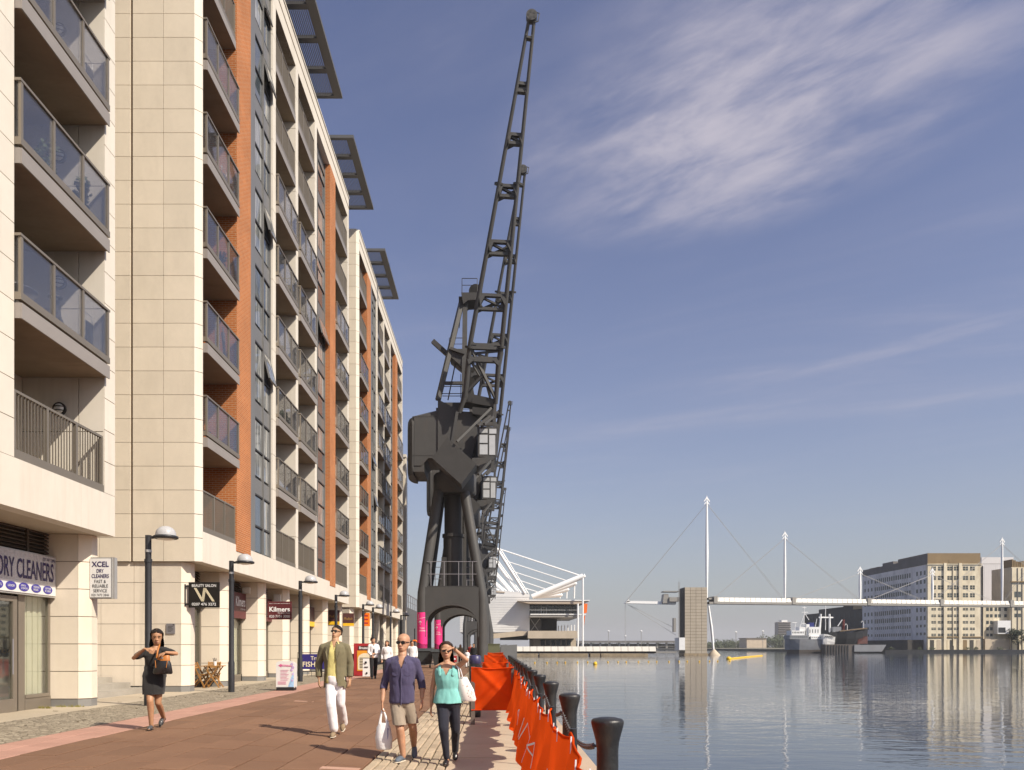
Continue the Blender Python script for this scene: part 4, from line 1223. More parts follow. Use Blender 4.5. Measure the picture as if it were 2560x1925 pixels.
# ---- exhibition hall
EH = thing('exhibition_hall', (14, 236, 0), 'white exhibition hall with splayed roof masts and glazed terrace behind the cranes', 'hall')
Y = 232.0
w = MB(); pl = [at(1150, 1582, Y), at(1324, 1582, Y), at(1324, 1486, Y), at(1300, 1481, Y), at(1272, 1478, Y), at(1150, 1470, Y)]
part('side_wall', w.prism(pl, (0, 40, 0)), 'white_cladding', EH)
zlo, zhi = at(0, 1580, Y).z, at(0, 1487, Y).z
for i in range(15):
    z = zlo + (zhi - zlo) * i / 15
    bpart('cladding_rib', at(1150, 0, Y).x, at(1323, 0, Y).x, Y - .12, Y, z, z + (zhi - zlo) / 15 - .13, 'white_cladding', EH)
part('roof_edge', MB().prism([at(1200, 1472, Y - .2), at(1262, 1480, Y - .2), at(1262, 1482, Y - .2), at(1200, 1479, Y - .2)], (0, 30, 0)), 'excel_roof', EH)
rf = MB().prism([at(1293, 1502, Y - 4), at(1323, 1499, Y - 4), at(1474, 1500, Y - 4), at(1473, 1503, Y - 4), at(1446, 1510, Y - 4), at(1323, 1509, Y - 4)], (0, 34, 0))
part('terrace_roof', rf, 'excel_roof', EH)
part('roof_trim', MB().prism([at(1293, 1502.5, Y - 4.2), at(1323, 1499.5, Y - 4.2), at(1474, 1500, Y - 4.2), at(1474, 1502, Y - 4.2), at(1323, 1502, Y - 4.2)], (0, .2, 0)), 'white_steel', EH)
gl = part('terrace_glazing', MB().box(at(1323, 0, Y + 2).x, at(1442, 0, Y + 2).x, Y + 2, Y + 30, at(0, 1536, Y).z, at(0, 1508, Y).z), 'dark_glass', EH)
for i in range(9):
    x = 1323 + (1442 - 1323) * i / 8
    p = at(x, 1536, Y + 1.9); bpart('mullion', p.x - .08, p.x + .08, Y + 1.85, Y + 2, at(0, 1536, Y).z, at(0, 1508, Y).z, 'bridge_steel', gl)
p = at(1353, 1534, Y); part('terrace_door', MB().box(p.x, p.x + .2, Y + 1.7, Y + 1.9, p.z, p.z + 1.8).box(p.x + 1.5, p.x + 1.7, Y + 1.7, Y + 1.9, p.z, p.z + 1.8).box(p.x + .8, p.x + .9, Y + 1.7, Y + 1.9, p.z, p.z + 1.8).box(p.x, p.x + 1.7, Y + 1.7, Y + 1.9, p.z + 1.8, p.z + 1.95), 'white_steel', gl)
part('terrace_slab', MB().box(at(1323, 0, Y).x, at(1446, 0, Y).x, Y - 3, Y + 30, at(0, 1544, Y).z, at(0, 1537.5, Y).z), 'bridge_steel', EH)
part('terrace_rail', MB().box(at(1326, 0, Y - 3).x, at(1465, 0, Y - 3).x, Y - 3.2, Y - 3, at(0, 1538, Y).z, at(0, 1535.6, Y).z).box(at(1324, 0, Y - 3).x, at(1446, 0, Y - 3).x, Y - 3.1, Y - 3.05, at(0, 1526.5, Y).z, at(0, 1526, Y).z), 'white_steel', EH)
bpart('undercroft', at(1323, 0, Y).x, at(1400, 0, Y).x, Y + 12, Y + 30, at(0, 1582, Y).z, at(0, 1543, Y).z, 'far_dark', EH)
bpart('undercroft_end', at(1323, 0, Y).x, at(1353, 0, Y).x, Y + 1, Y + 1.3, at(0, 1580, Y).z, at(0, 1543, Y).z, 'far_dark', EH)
part('cross_brace', MB().bar(at(1325, 1545, Y + .8), at(1346, 1577, Y + .8), .2).bar(at(1350, 1546, Y + .8), at(1327, 1577, Y + .8), .2), 'bridge_steel', EH)
for i in range(12):
    x = at(1362, 0, Y).x + i * .78; yy = Y + 24 - i * 2.0
    part('column', MB().tube([(x + .2, yy, 3.4), (x + .2, yy, 8.0)], .16, 6), 'white_steel', EH)
part('ramp', MB().prism([at(1225, 1585, Y - 4), at(1300, 1577, Y - 4), at(1324, 1579, Y - 4), at(1324, 1588, Y - 4), at(1300, 1590, Y - 4), at(1225, 1597, Y - 4)], (0, 3, 0)), 'hall_concrete', EH)
part('promenade_band', MB().box(at(1320, 0, Y - 9).x, at(1442, 0, Y - 9).x, Y - 9, Y + 30, at(0, 1596, Y - 9).z, at(0, 1577, Y - 9).z), 'hall_concrete', EH)
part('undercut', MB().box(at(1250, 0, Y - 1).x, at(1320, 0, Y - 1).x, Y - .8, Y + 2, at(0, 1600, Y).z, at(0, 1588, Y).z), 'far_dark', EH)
part('base_wall', MB().box(at(1335, 0, Y - 2).x, at(1440, 0, Y - 2).x, Y - 2, Y + 30, -.5, at(0, 1597, Y - 2).z - .02), 'hall_concrete', EH)
for i in range(6):
    x = 1352 + i * 13; part('base_window', MB().box(at(x, 0, Y - 2.1).x, at(x + 10, 0, Y - 2.1).x, Y - 2.1, Y - 1.98, at(0, 1614, Y).z, at(0, 1600, Y).z), 'mill_glass', EH)
for x, yt in ((1444.5, 1509), (1457, 1444)): part('column', MB().tube([at(x, 1617, Y - 6), at(x, yt, Y - 6)], .26, 8), 'white_steel', EH)
# roof masts: outriggers and ties
for k in range(4):
    dx, dy = (0, -21.5, -40.5, -57)[k], (0, 18, 33, 47)[k]
    s = 1 - .05 * k; Yk = Y + 8 * k
    tip = at(1458 + dx, 1440 + dy, Yk); foot = at(1330 + dx * -.3, 1492 - dy * .03, Yk)
    part('outrigger', MB().tube([foot, tip], [.75, .8], 8).tube([tip, tip + Vector((.6, 0, -.3))], [.8, .3], 8), 'white_steel', EH)
    part('tie_column', MB().tube([tip, at(1457 + dx, 1496, Yk)], .22, 6), 'white_steel', EH)
for k in range(5):
    a0 = ((1243, 1371), (1263, 1402), (1280, 1428), (1293, 1449), (1305, 1468))[k]; b0 = ((1450, 1439), (1420, 1453), (1391, 1464), (1367, 1474), (1347, 1481))[k]
    part('tie_rod', MB().tube([at(*a0, Y + 2), at(*b0, Y + 2)], .22 if k == 0 else .15, 6), 'white_steel', EH)
for k in range(6):
    a0 = at(1243 - 12 * k, 1372 + 21 * k, Y + 6 * k); b0 = at(1313 - 18 * k, 1484 - 2.2 * k, Y + 6 * k)
    part('mast', MB().tube([a0, b0], .42, 8).tube([a0 + Vector((.9, 0, 0)), b0 + Vector((.9, 0, 0))], .18, 6), 'white_steel', EH)
part('hanging_banner', MB().prism([at(1459, 1509, Y - 5), at(1469, 1509, Y - 5), at(1467, 1532, Y - 5), at(1459, 1534, Y - 5)], (0, .1, 0)), 'banner_orange', EH)
part('hanging_banner', MB().prism([at(1460, 1540, Y - 5), at(1463, 1539, Y - 5), at(1460, 1566, Y - 5)], (0, .1, 0)), 'banner_orange', EH)
# low grey deck, red barrier and people line in front of the hall
part('promenade_fence', MB().box(at(1250, 0, 212).x, at(1380, 0, 212).x, 212, 212.2, .2, 1.5), 'mill_glass', EH)
part('red_hoarding', MB().box(at(1228, 0, 210).x, at(1382, 0, 210).x, 210, 210.2, -.05, .75), 'hull_red', EH)

# ---- flour mill and neighbours
LM = MB().box(144, 700, 296, 780, -3, .35)
tag(part('mill_quay', LM, 'far_land'), kind='structure')
tag(part('mill_quay_wall', MB().box(143.8, 205, 295.5, 296.1, -3, .5).box(205.2, 420, 295.6, 296.1, -3, .3), 'hull_black'), kind='structure')
for i in range(12): pass
M1 = thing('flour_mill', (171, 318, .35), 'derelict cream flour mill with rows of empty windows across the dock', 'mill')
YM = 300.0
sc = YM / F
def mx(x): return (x - 1240) * sc
def mz(y): return EYE + (1617 - y) * sc
x0, x1 = mx(2319.5), mx(2454)
YE = 353.6
bpart('front_wall', x0, x1, YM, YM + 1, .3, mz(1410.5), 'mill_cream', M1)
bpart('side_wall', x0, x0 + 1, YM + 1, YE, .3, mz(1410.5), 'mill_side', M1)
bpart('body', x0 + 1, x1, YM + 1, YE, .3, mz(1410.5), 'mill_roof', M1)
bpart('attic', x0 - .1, x1 - .5, YM - .1, YM + 22, mz(1410.5), mz(1383), 'mill_brick', M1)
bpart('attic_side', x0 - .15, x0 - .1, YM - .1, YM + 22, mz(1410), mz(1384), 'mill_roof', M1)
bpart('attic_low', x0 + .0, x1 - 3, YM + 22, YE, mz(1410.5), mz(1392), 'mill_roof', M1)
bpart('roof_box', x0 + .4, x1 - 5, YM + 27, YM + 36, mz(1392), mz(1384), 'mill_roof', M1)
bpart('roof_box', x0 + .8, x1 - 5, YE - 14, YE - 5, mz(1392), mz(1390), 'mill_brick', M1)
bpart('cornice', x0 - .3, x1 + .2, YM - .3, YM, mz(1411.5), mz(1409.5), 'mill_cream', M1)
wx = [(2328.8, 2339.8), (2344.8, 2358.3), (2368.4, 2380.2), (2384.7, 2396.2), (2407.1, 2420.1), (2425.1, 2436.9)]
wy = [(1416.2, 1426.3), (1439.8, 1449.9), (1463.4, 1473.5), (1483, 1493.2), (1520, 1526), (1536.3, 1542.7), (1552.6, 1558.8), (1569, 1575), (1584.3, 1590.5)]
for a, b in wx:
    for c, d in wy:
        wd = bpart('window', mx(a), mx(b), YM - .04, YM + .02, mz(d), mz(c), 'mill_glass', M1)
        bpart('glazing_bar', (mx(a) + mx(b)) / 2 - .05, (mx(a) + mx(b)) / 2 + .05, YM - .07, YM - .04, mz(d), mz(c), 'mill_cream', wd)
        bpart('glazing_bar', mx(a), mx(b), YM - .065, YM - .045, (mz(c) + mz(d)) / 2 - .04, (mz(c) + mz(d)) / 2 + .04, 'mill_cream', wd)
for x in (2361.5, 2399.5): bpart('pilaster', mx(x - 3.5), mx(x + 3.5), YM - .5, YM, .3, mz(1408), 'mill_cream', M1)
bpart('pilaster', mx(2381.6), mx(2383.4), YM - .3, YM, 2, mz(1414), 'mill_cream', M1)
bpart('name_panel', mx(2372), mx(2398), YM - .2, YM - .1, mz(1408), mz(1400), 'mill_brick', M1)
bpart('pipe', mx(2455), mx(2456.5), YM - .4, YM + .3, .3, mz(1415), 'far_dark', M1)
bpart('string_course', x0 - .2, x1 + .3, YM - .35, YM, mz(1594), mz(1591.5), 'mill_brick', M1)
for k in range(8):
    a = 2325 + k * 16.5; bpart('loading_bay', mx(a), mx(a + 10), YM - .05, YM + .02, .4, mz(1600), ('far_dark', 'hall_concrete', 'mill_brick')[k % 3], M1)
# side windows: rows of tall openings
rowz = [(mz(b), mz(a)) for a, b in ((1425, 1437), (1448, 1459), (1470, 1481), (1492, 1501), (1518, 1530), (1539, 1551), (1561, 1569), (1581, 1589))]
for j, (za, zb) in enumerate(rowz):
    for i in range(17):
        yy = YM + 12.5 + i * 1.78
        bpart('window', x0 - .05, x0 + .02, yy, yy + (.95 if j < 6 else .8), za, zb, 'mill_glass', M1)
    for i in range(3):
        yy = YM + 1.6 + i * 2.7; bpart('window', x0 - .05, x0 + .02, yy, yy + 1.2, za + .2, zb, 'mill_glass', M1)
        yy = YE - 9.5 + i * 3.1; bpart('window', x0 - .05, x0 + .02, yy, yy + 1.2, za + .2, zb, 'mill_glass', M1)
for i in range(18): bpart('side_rib', x0 - .12, x0 - .001, YM + 11.8 + i * 1.78, YM + 12.1 + i * 1.78, 2, mz(1416), 'mill_side', M1)
bpart('dock_shed', x0 - 6, x0 - .1, YM + 3, YE - 6, .35, 4.2, 'far_dark', M1)
M2 = thing('warehouse', (175, 390, .35), 'dark brown derelict warehouse behind the ships, left of the mill', 'warehouse')
bpart('wall', 163.5, 200, YE + .1, 424, .3, 18.6, 'far_dark', M2)
bpart('gable', 163.4, 200, 366, 405, 18.6, 20.4, 'far_dark', M2)
bpart('hoist_box', 163.2, 168, 370, 376, 20.4, 23.6, 'mill_brick', M2)
for i in range(12):
    for j in range(4): bpart('window', 163.42, 163.5, 358 + i * 5.4, 360 + i * 5.4, 3 + j * 4, 5.2 + j * 4, 'hull_black', M2)
M3 = thing('pale_silo', (188, 340, .35), 'plain pale grey clad silo building right of the mill', 'silo')
YS = 330; s3 = YS / F
bpart('wall', (2454 - 1240) * s3, (2534 - 1240) * s3, YS, YS + 30, .3, EYE + (1617 - 1393) * s3, 'pale_cladding', M3)
bpart('band', (2454 - 1240) * s3, (2534 - 1240) * s3, YS - .05, YS, EYE + (1617 - 1410) * s3, EYE + (1617 - 1409) * s3, 'bridge_steel', M3)
for k in range(14): bpart('cladding_rib', (2456 + k * 5.5 - 1240) * s3, (2457 + k * 5.5 - 1240) * s3, YS - .04, YS, 10, EYE + (1617 - 1411) * s3, 'pale_cladding', M3)
M4 = thing('mill_wing', (190, 310, .35), 'low cream wing with small square windows between silo and ruined tower', 'building')
YW = 303.0; sw = YW / F
gx = lambda x: (x - 1240) * sw
gzz = lambda y: EYE + (1617 - y) * sw
bpart('wall', gx(2458), gx(2530), YW, YW + 18, .3, gzz(1502), 'mill_cream', M4)
for (a, b) in ((2465.5, 2472), (2475, 2481.5), (2486.5, 2493), (2495.5, 2502), (2510.5, 2517), (2519.8, 2526)):
    for (c, d) in ((1519, 1527.5), (1535.5, 1543.5), (1552, 1560), (1568, 1576), (1584, 1591)):
        if a > 2480 and c > 1550: continue
        bpart('window', gx(a), gx(b), YW - .05, YW + .02, gzz(d), gzz(c), 'mill_glass', M4)
bpart('loading_canopy', gx(2484), gx(2516), YW - 2.5, YW - .01, gzz(1585), gzz(1552), 'ship_white', M4)
bpart('loading_door', gx(2485.5), gx(2503), YW - 2.56, YW - 2.5, gzz(1582), gzz(1569), 'hull_black', M4)
bpart('ground_wall', gx(2458), gx(2528), YW - 1.2, YW - .02, .3, gzz(1597), 'hall_concrete', M4)
M5 = thing('ruined_tower', (199, 303, .35), 'ruined cream tower with broken parapet at the right edge', 'tower')
YR = 301.0; sr = YR / F
rx_ = lambda x: (x - 1240) * sr
rz_ = lambda y: EYE + (1617 - y) * sr
bpart('wall', rx_(2528.5), rx_(2575), YR, YR + 12, .3, rz_(1418), 'mill_cream', M5)
for k in range(9):
    a = 2531 + k * 5.2; bpart('parapet', rx_(a), rx_(a + random.uniform(3, 5)), YR + .1, YR + 6, rz_(1418), rz_(1405 - random.uniform(0, 7)), 'mill_brick', M5)
bpart('string_course', rx_(2526), rx_(2577), YR - .5, YR, rz_(1456), rz_(1453), 'mill_brick', M5)
for (a, b) in ((2536, 2543), (2544.5, 2552)):
    for (c, d) in ((1479, 1493), (1518, 1526), (1534, 1543)): bpart('window', rx_(a), rx_(b), YR - .05, YR + .02, rz_(d), rz_(c), 'mill_glass', M5)
for x in (2528.5, 2543.5, 2555): bpart('pipe', rx_(x) - .1, rx_(x) + .12, YR - .2, YR, .4, rz_(1420), 'mill_roof', M5)

# ---- ships
def hull(pts_top, pts_bot, m, name, parent, depth):
    return part(name, MB().prism(pts_top + list(reversed(pts_bot)), (0, depth, 0)), m, parent)
YSH = 298.0
S1 = thing('moored_ship', (118, 302, WZ), 'grey and white moored ship with lattice mast, left of the black hull', 'ship')
def ship_hull(parent, name, m, secs):
    """secs: (x, half_beam_top, half_beam_bottom, z_top, z_bottom, y_mid)"""
    rings = []
    for (x, bt, bb, zt, zb, ym) in secs:
        rings.append([Vector((x, ym - bt, zt)), Vector((x, ym - (bt * .6 + bb * .4), (zt + zb) / 2)), Vector((x, ym - bb, zb)), Vector((x, ym + bb, zb)), Vector((x, ym + (bt * .6 + bb * .4), (zt + zb) / 2)), Vector((x, ym + bt, zt))])
    return part(name, MB().loft(rings, True, False), m, parent)
P = lambda x, y: at(x, y, YSH)
ym = YSH + 4
hg = ship_hull(S1, 'hull', 'hull_grey', [(P(1972, 0).x, .4, .2, P(0, 1596).z, WZ + 1.2, ym), (P(1980, 0).x, 2.6, 1.4, P(0, 1597).z, WZ + 1.2, ym), (P(2000, 0).x, 3.8, 3.2, P(0, 1598).z, WZ + 1.2, ym), (P(2056, 0).x, 3.9, 3.5, P(0, 1599).z, WZ + 1.2, ym), (P(2066, 0).x, 3.0, 2.4, P(0, 1598).z, WZ + 1.2, ym)])
ship_hull(S1, 'boot_topping', 'hull_boot', [(P(1977, 0).x, .6, .2, WZ + 1.2, WZ - .3, ym), (P(2000, 0).x, 3.25, 3.0, WZ + 1.2, WZ - .3, ym), (P(2060, 0).x, 3.5, 3.2, WZ + 1.2, WZ - .3, ym)])
def deckhouse(x0, x1, y0, y1, dy0, dy1, m='ship_white', name='deckhouse', wins=0):
    d = bpart(name, P(x0, 0).x, P(x1, 0).x, YSH + dy0, YSH + dy1, P(0, y1).z, P(0, y0).z, m, S1)
    for i in range(wins):
        a = x0 + 2 + (x1 - x0 - 3) * i / wins
        bpart('window', P(a, 0).x, P(a + 1.6, 0).x, YSH + dy0 - .04, YSH + dy0 + .01, P(0, y0 + (y1 - y0) * .6).z, P(0, y0 + (y1 - y0) * .25).z, 'mill_glass', d)
    return d
deckhouse(1976, 2024, 1588, 1598, .6, 7, 'hull_grey', 'bulwark', 9)
deckhouse(1982, 2015, 1576, 1588, 1.2, 6.5, 'ship_white', 'bridge_house', 8)
deckhouse(2003, 2018, 1567, 1576, 1.6, 6)
deckhouse(2021, 2029, 1560, 1590, 2, 5, 'ship_white', 'funnel')
deckhouse(2030, 2042, 1556, 1567, 2.5, 5, 'banner_navy', 'flag')
deckhouse(2026, 2056, 1567, 1592, 1.5, 6.5, 'ship_white', 'deckhouse', 4)
deckhouse(2030, 2058, 1590, 1598, .9, 7, 'ship_white', 'deckhouse', 5)
lm = MB()
for (a, b, c, d) in ((2005, 1575, 2018, 1535), (2030, 1549, 2019, 1532), (2017, 1570, 2019, 1515), (2013, 1558, 2022, 1558), (2012, 1530, 2028, 1530), (2013, 1518, 2024, 1518), (1995, 1575, 1995, 1556), (1988, 1556, 2000, 1556), (2046, 1566, 2050, 1546), (2072, 1575, 2072, 1506)):
    lm.tube([P(a, b) + Vector((0, 3, 0)), P(c, d) + Vector((0, 3, 0))], .12, 6)
part('lattice_mast', lm, 'ship_white', S1)
gp = MB()
for x in (2060, 2082): gp.tube([P(x - 3 if x < 2070 else x + 1, 1580) + Vector((0, 3, 0)), P(x, 1534) + Vector((0, 3, 0))], [.42, .36], 8)
gp.tube([P(2055, 1543) + Vector((0, 3, 0)), P(2091, 1543.5) + Vector((0, 3, 0))], .3, 8)
part('gantry', gp, 'ship_white', S1)
hs2 = ship_hull(S1, 'stern', 'ship_white', [(P(2056, 0).x, 2.2, 1.0, P(0, 1585).z, WZ + 2.2, ym - 3), (P(2066, 0).x, 2.2, 1.3, P(0, 1586).z, WZ + 2.2, ym - 3), (P(2086, 0).x, 1.8, .8, P(0, 1592).z, WZ + 2.2, ym - 3)])
wd = MB()
for k in range(5): wd.box(P(2060 + k * 5, 0).x, P(2062.5 + k * 5, 0).x, ym - 5.3, ym - 5.1, P(0, 1592.5).z, P(0, 1590).z)
part('porthole', wd, 'mill_glass', hs2)
S2 = thing('black_hull_ship', (135, 303, WZ), 'old black-hulled ship with red bottom raised on a pontoon', 'ship')
bl = MB()
secs = [(2083, .5, .3, 1578, 1602), (2095, 2.6, 1.4, 1579, 1610), (2118, 3.2, 2.2, 1582, 1611), (2140, 3.2, 2.0, 1580, 1611), (2160, 2.6, 1.0, 1574, 1611), (2176, .9, .3, 1568, 1610)]
ship_hull(S2, 'hull', 'hull_black', [(P(a, 0).x, b, c, P(0, d).z, P(0, e).z, YSH + 3) for a, b, c, d, e in secs])
part('red_bottom', MB().prism([P(2146, 1610) + Vector((0, .9, 0)), P(2172, 1609) + Vector((0, .9, 0)), P(2174, 1590) + Vector((0, 1.6, 0)), P(2148, 1592) + Vector((0, .7, 0))], (0, 1.5, 0)), 'hull_rust', S2)
part('deck', MB().prism([P(2100, 1579), P(2168, 1572), P(2168, 1569.5), P(2130, 1574), P(2100, 1577)], (0, 5, 0)), 'deck_wood', S2)
fn = MB().tube([P(2117, 1574) + Vector((0, 3, 0)), P(2117, 1548) + Vector((0, 3, 0))], .45, 10)
part('red_funnel', fn, 'hull_red', S2)
for (a, b) in ((2124, 1563), (2165, 1556)):
    dv = MB().tube([P(a, b + 14) + Vector((0, 2, 0)), P(a, b) + Vector((0, 2, 0)), P(a - 3, b - 4) + Vector((0, 2, 0)), P(a - 6, b) + Vector((0, 2, 0))], .1, 6); part('davit', dv, 'ship_white', S2)
dv = MB().tube([P(2100, 1565) + Vector((0, 2, 0)), P(2111, 1549) + Vector((0, 2, 0))], .18, 6)
part('derrick', dv, 'ship_white', S2)
part('deckhouse', MB().box(P(2086, 0).x, P(2106, 0).x, YSH + 1, YSH + 5, P(0, 1580).z, P(0, 1567).z), 'hull_grey', S2)
S3 = thing('work_pontoon', (125, 297, WZ), 'long grey steel pontoon lying in front of the moored ships', 'pontoon')
part('hull', MB().box(P(2050, 0).x, P(2136, 0).x, 293.5, 297, WZ - .2, P(0, 1611).z), 'hull_boot', S3)
part('ramp', MB().prism([at(2136, 1629, 293), at(2205, 1629, 293), at(2216, 1612, 293), at(2136, 1612, 293)], (0, 4, 0)), 'hull_grey', S3)
for k in range(9): bpart('fender', at(2062 + k * 7, 0, 293.4).x, at(2065 + k * 7, 0, 293.4).x, 293.3, 293.5, WZ + .1, at(0, 1613, 293).z, 'hull_black', S3)

# ---- far shore
tag(part('far_shore', MB().box(-300, 1400, 800, 3000, -3, .4), 'far_land'), kind='structure')
def leaves(mb, c, r, n, size, rng):
    for _ in range(n):
        d = Vector((rng.gauss(0, 1), rng.gauss(0, 1), rng.gauss(0, 1))).normalized() * (rng.random() ** .45)
        p = Vector((c[0] + d.x * r[0], c[1] + d.y * r[1], c[2] + d.z * r[2]))
        a = Vector((rng.gauss(0, 1), rng.gauss(0, 1), rng.gauss(0, 1))).normalized(); b = a.orthogonal().normalized()
        s = size * rng.uniform(.6, 1.4)
        mb.add([p - a * s, p + b * s * .7, p + a * s, p - b * s * .7], [(0, 1, 2, 3)])
rng = random.Random(5)
fw = MB()
for k in range(120):
    x = rng.uniform(1755, 2010); h = rng.uniform(5, 10) if x < 1890 else rng.uniform(9, 15)
    Yf = rng.uniform(830, 900); c = at(x, 1617, Yf)
    leaves(fw, (c.x, Yf, h * .5), (rng.uniform(4, 8), 4, h * .55), 60, 1.0, rng)
for k in range(90):
    x = rng.uniform(1440, 1700); Yf = rng.uniform(900, 1000); h = rng.uniform(3, 7); c = at(x, 1617, Yf)
    leaves(fw, (c.x, Yf, h * .5), (6, 4, h * .5), 30, 1.0, rng)
tag(part('far_wood', fw, 'foliage_far'), 'dark line of distant trees along the far shore', 'trees', kind='stuff')
FT = thing('tower_block', (at(1960, 1600, 900).x, 905, .4), 'distant pale residential tower block left of the grey ship', 'tower block')
a = at(1946, 1590, 900); b = at(1976, 1555, 900)
bpart('wall', a.x, b.x, 900, 912, .4, b.z, 'flat_block', FT)
for k in range(11): bpart('balcony_band', a.x - .2, b.x + .2, 899.2, 900, 2.5 + k * 2.55, 3.5 + k * 2.55, 'far_dark' , FT)
bpart('roof_plant', a.x + 4, b.x - 3, 901, 910, b.z, b.z + 2.2, 'ship_white', FT)
FS = thing('shed', (at(1890, 1610, 810).x, 815, .4), 'long pale pink shed on the far shore', 'shed')
a = at(1867, 1611, 805); b = at(1916, 1596, 805)
bpart('wall', a.x, b.x, 805, 830, .4, b.z, 'hall_concrete', FS); bpart('roof', a.x - 1, b.x + 1, 804, 831, b.z, b.z + .5, 'mill_roof', FS)
FR = thing('elevated_road', (at(1570, 1605, 760).x, 760, WZ), 'distant grey elevated road on pillars left of the lift tower', 'viaduct')
a = at(1430, 1607, 760); b = at(1700, 1601, 760)
bpart('deck', a.x, b.x, 756, 764, at(0, 1607, 760).z, at(0, 1602, 760).z, 'mill_roof', FR)
for k in range(11): bpart('pillar', a.x + 8 + k * 9, a.x + 9.5 + k * 9, 758, 762, WZ - 1, at(0, 1607, 760).z, 'bridge_steel', FR)
bpart('embankment', a.x, b.x, 764.1, 780, WZ - 1, at(0, 1609, 764).z, 'far_dark', FR)
tag(part('beach', MB().box(at(1800, 0, 795).x, at(1980, 0, 795).x, 790, 801, -2, .1), 'hall_concrete'), kind='structure')
for k, (x, y) in enumerate(((1521, 1578), (1603, 1578), (1563, 1590), (1840, 1580), (1907, 1578), (1960, 1590))):
    Yl = 300.0 + 90 * k if k < 3 else 700
    l = thing('lamp_post', at(x, 1617, Yl) * 1.0, ('slim distant lamp post nearest the exhibition hall', 'slim distant lamp post just left of the lift tower', 'short distant post with white head below the bridge nose', 'distant lamp post behind the yellow boom', 'distant lamp post beside the pink shed', 'distant post in front of the tower block')[k], 'lamp post', 'distant lamp posts')
    l.location.z = -.5; FO[l.name] = Vector(l.location)
    t = at(x, y, Yl)
    part('pole', MB().tube([(t.x, Yl, -.5), (t.x, Yl, t.z)], .09 * Yl / 300, 6), 'bridge_steel', l)
    part('lantern', MB().ellip((t.x, Yl, t.z), .45 * Yl / 300, .3, .28 * Yl / 300, 8, 5), 'ship_white', l)
TR = thing('tree', (at(2545, 1613, 290).x, 299.0, .35), 'dark round evergreen tree on the quay at the right edge', 'tree')
c = at(2546, 1592, 299)
part('trunk', MB().tube([(c.x, 299, .3), (c.x + .1, 299, 3.5)], [.3, .18], 8), 'bark', TR)
cr_ = MB()
for k in range(16): leaves(cr_, (c.x + rng.uniform(-2.4, 2.6), 299 + rng.uniform(-1, 1), c.z + rng.uniform(-2.2, 2.2)), (1.5, 1.4, 1.2), 90, .26, rng)
part('crown', cr_, 'foliage_dark', TR)
for k, (x, w_) in enumerate(((2228, 10), (2300, 8), (2330, 12), (2420, 16), (2440, 8), (2500, 14))):
    c = at(x, 1610, 297.0); bmb = MB(); leaves(bmb, (c.x, 297.0, .9), (w_ * .15 * .8, .6, .75), 90, .2, rng)
    tag(part('shrub', bmb, 'foliage_far'), ('low yellow-green shrub beside the pontoon ramp', 'small shrub at the shaded corner of the mill', 'shrub at the mill corner by the white loading bays', 'widest shrub on the quay in front of the mill', 'small shrub right of the widest one before the mill', 'shrub below the low cream wing')[k], 'shrub', 'shrubs on the mill quay')

# ---- float line
ORD = 'first second third fourth fifth sixth seventh eighth ninth tenth eleventh twelfth thirteenth fourteenth fifteenth sixteenth seventeenth eighteenth nineteenth last'.split()
for k in range(20):
    x = 1339 + k * 25.4 + (3 if k % 3 else -2); y = 1657.5 - .22 * k
    Yb = (EYE - WZ) * F / (y - 1617); Xb = (x - 1240) * Yb / F
    if k == 0:
        f0 = part('float', MB().ellip((0, 0, 0), .12, .12, .12, 10, 6), 'float_yellow'); tag(f0, 'small round yellow float in the line strung across the dock', 'float', 'yellow floats in a line'); o = f0
    else:
        o = f0.copy(); COL.objects.link(o)
    o['label'] = f'{ORD[k]} small round yellow float from the left in the line across the dock'
    o.location = (Xb, Yb, WZ - .06)
p = Vector(((1488 - 1240) * 106 / F, 106, WZ))
tag(part('float', MB().ellip((p.x, p.y, p.z + .08), .28, .28, .26, 14, 8), 'float_yellow'), 'largest yellow float, in front of the others near the hall', 'float')
BM = thing('floating_boom', (at(1820, 1640, 150).x, 150, WZ), 'long yellow floating boom with a ball at its near end', 'boom')
a = Vector(((1822 - 1240) * 150 / F, 150, WZ)); b = Vector(((1905 - 1240) * 205 / F, 205, WZ))
part('ball', MB().ellip((a.x, a.y, a.z + .1), .5, .5, .42, 14, 8), 'float_yellow', BM)
part('tube', MB().tube([a + Vector((0, 0, .05)), (a + b) / 2 + Vector((-.4, 0, .05)), b + Vector((0, 0, .05))], .2, 8), 'float_yellow', BM)
# ------------------------------------------------------------------ street furniture
mat('lamp_black', (0.025, 0.026, 0.03), .45, var=.1)
mat('lamp_dome', (0.42, 0.42, 0.43), .3, var=.03)
mat('bollard_iron', (0.018, 0.0185, 0.020), .42, var=.3, vscale=3, bump=.3, bscale=26, spec=.5, stain=(0.075, 0.062, 0.05), stain_amt=.55, stain_scale=(9, 9, 4))
mat('chain_steel', (0.10, 0.10, 0.10), .5, metal=.3)
mat('sign_white', (0.72, 0.71, 0.69), .4, var=.02)
mat('sign_frame', (0.48, 0.47, 0.45), .35, metal=.5, var=.05)
mat('ink_navy', (0.035, 0.022, 0.10), .5)
mat('ink_blue', (0.06, 0.05, 0.30), .5)
mat('sign_black', (0.018, 0.016, 0.015), .35)
mat('sign_maroon', (0.105, 0.022, 0.025), .45, var=.05)
mat('sign_brown', (0.085, 0.032, 0.03), .45, var=.05)
mat('sign_yellow', (0.80, 0.47, 0.02), .45, var=.03)
mat('sign_orange', (0.85, 0.19, 0.01), .45, var=.03)
mat('ink_gold', (0.42, 0.26, 0.07), .5)
mat('banner_blue', (0.030, 0.022, 0.17), .6, var=.05)
mat('board_red', (0.38, 0.025, 0.03), .5, var=.06)
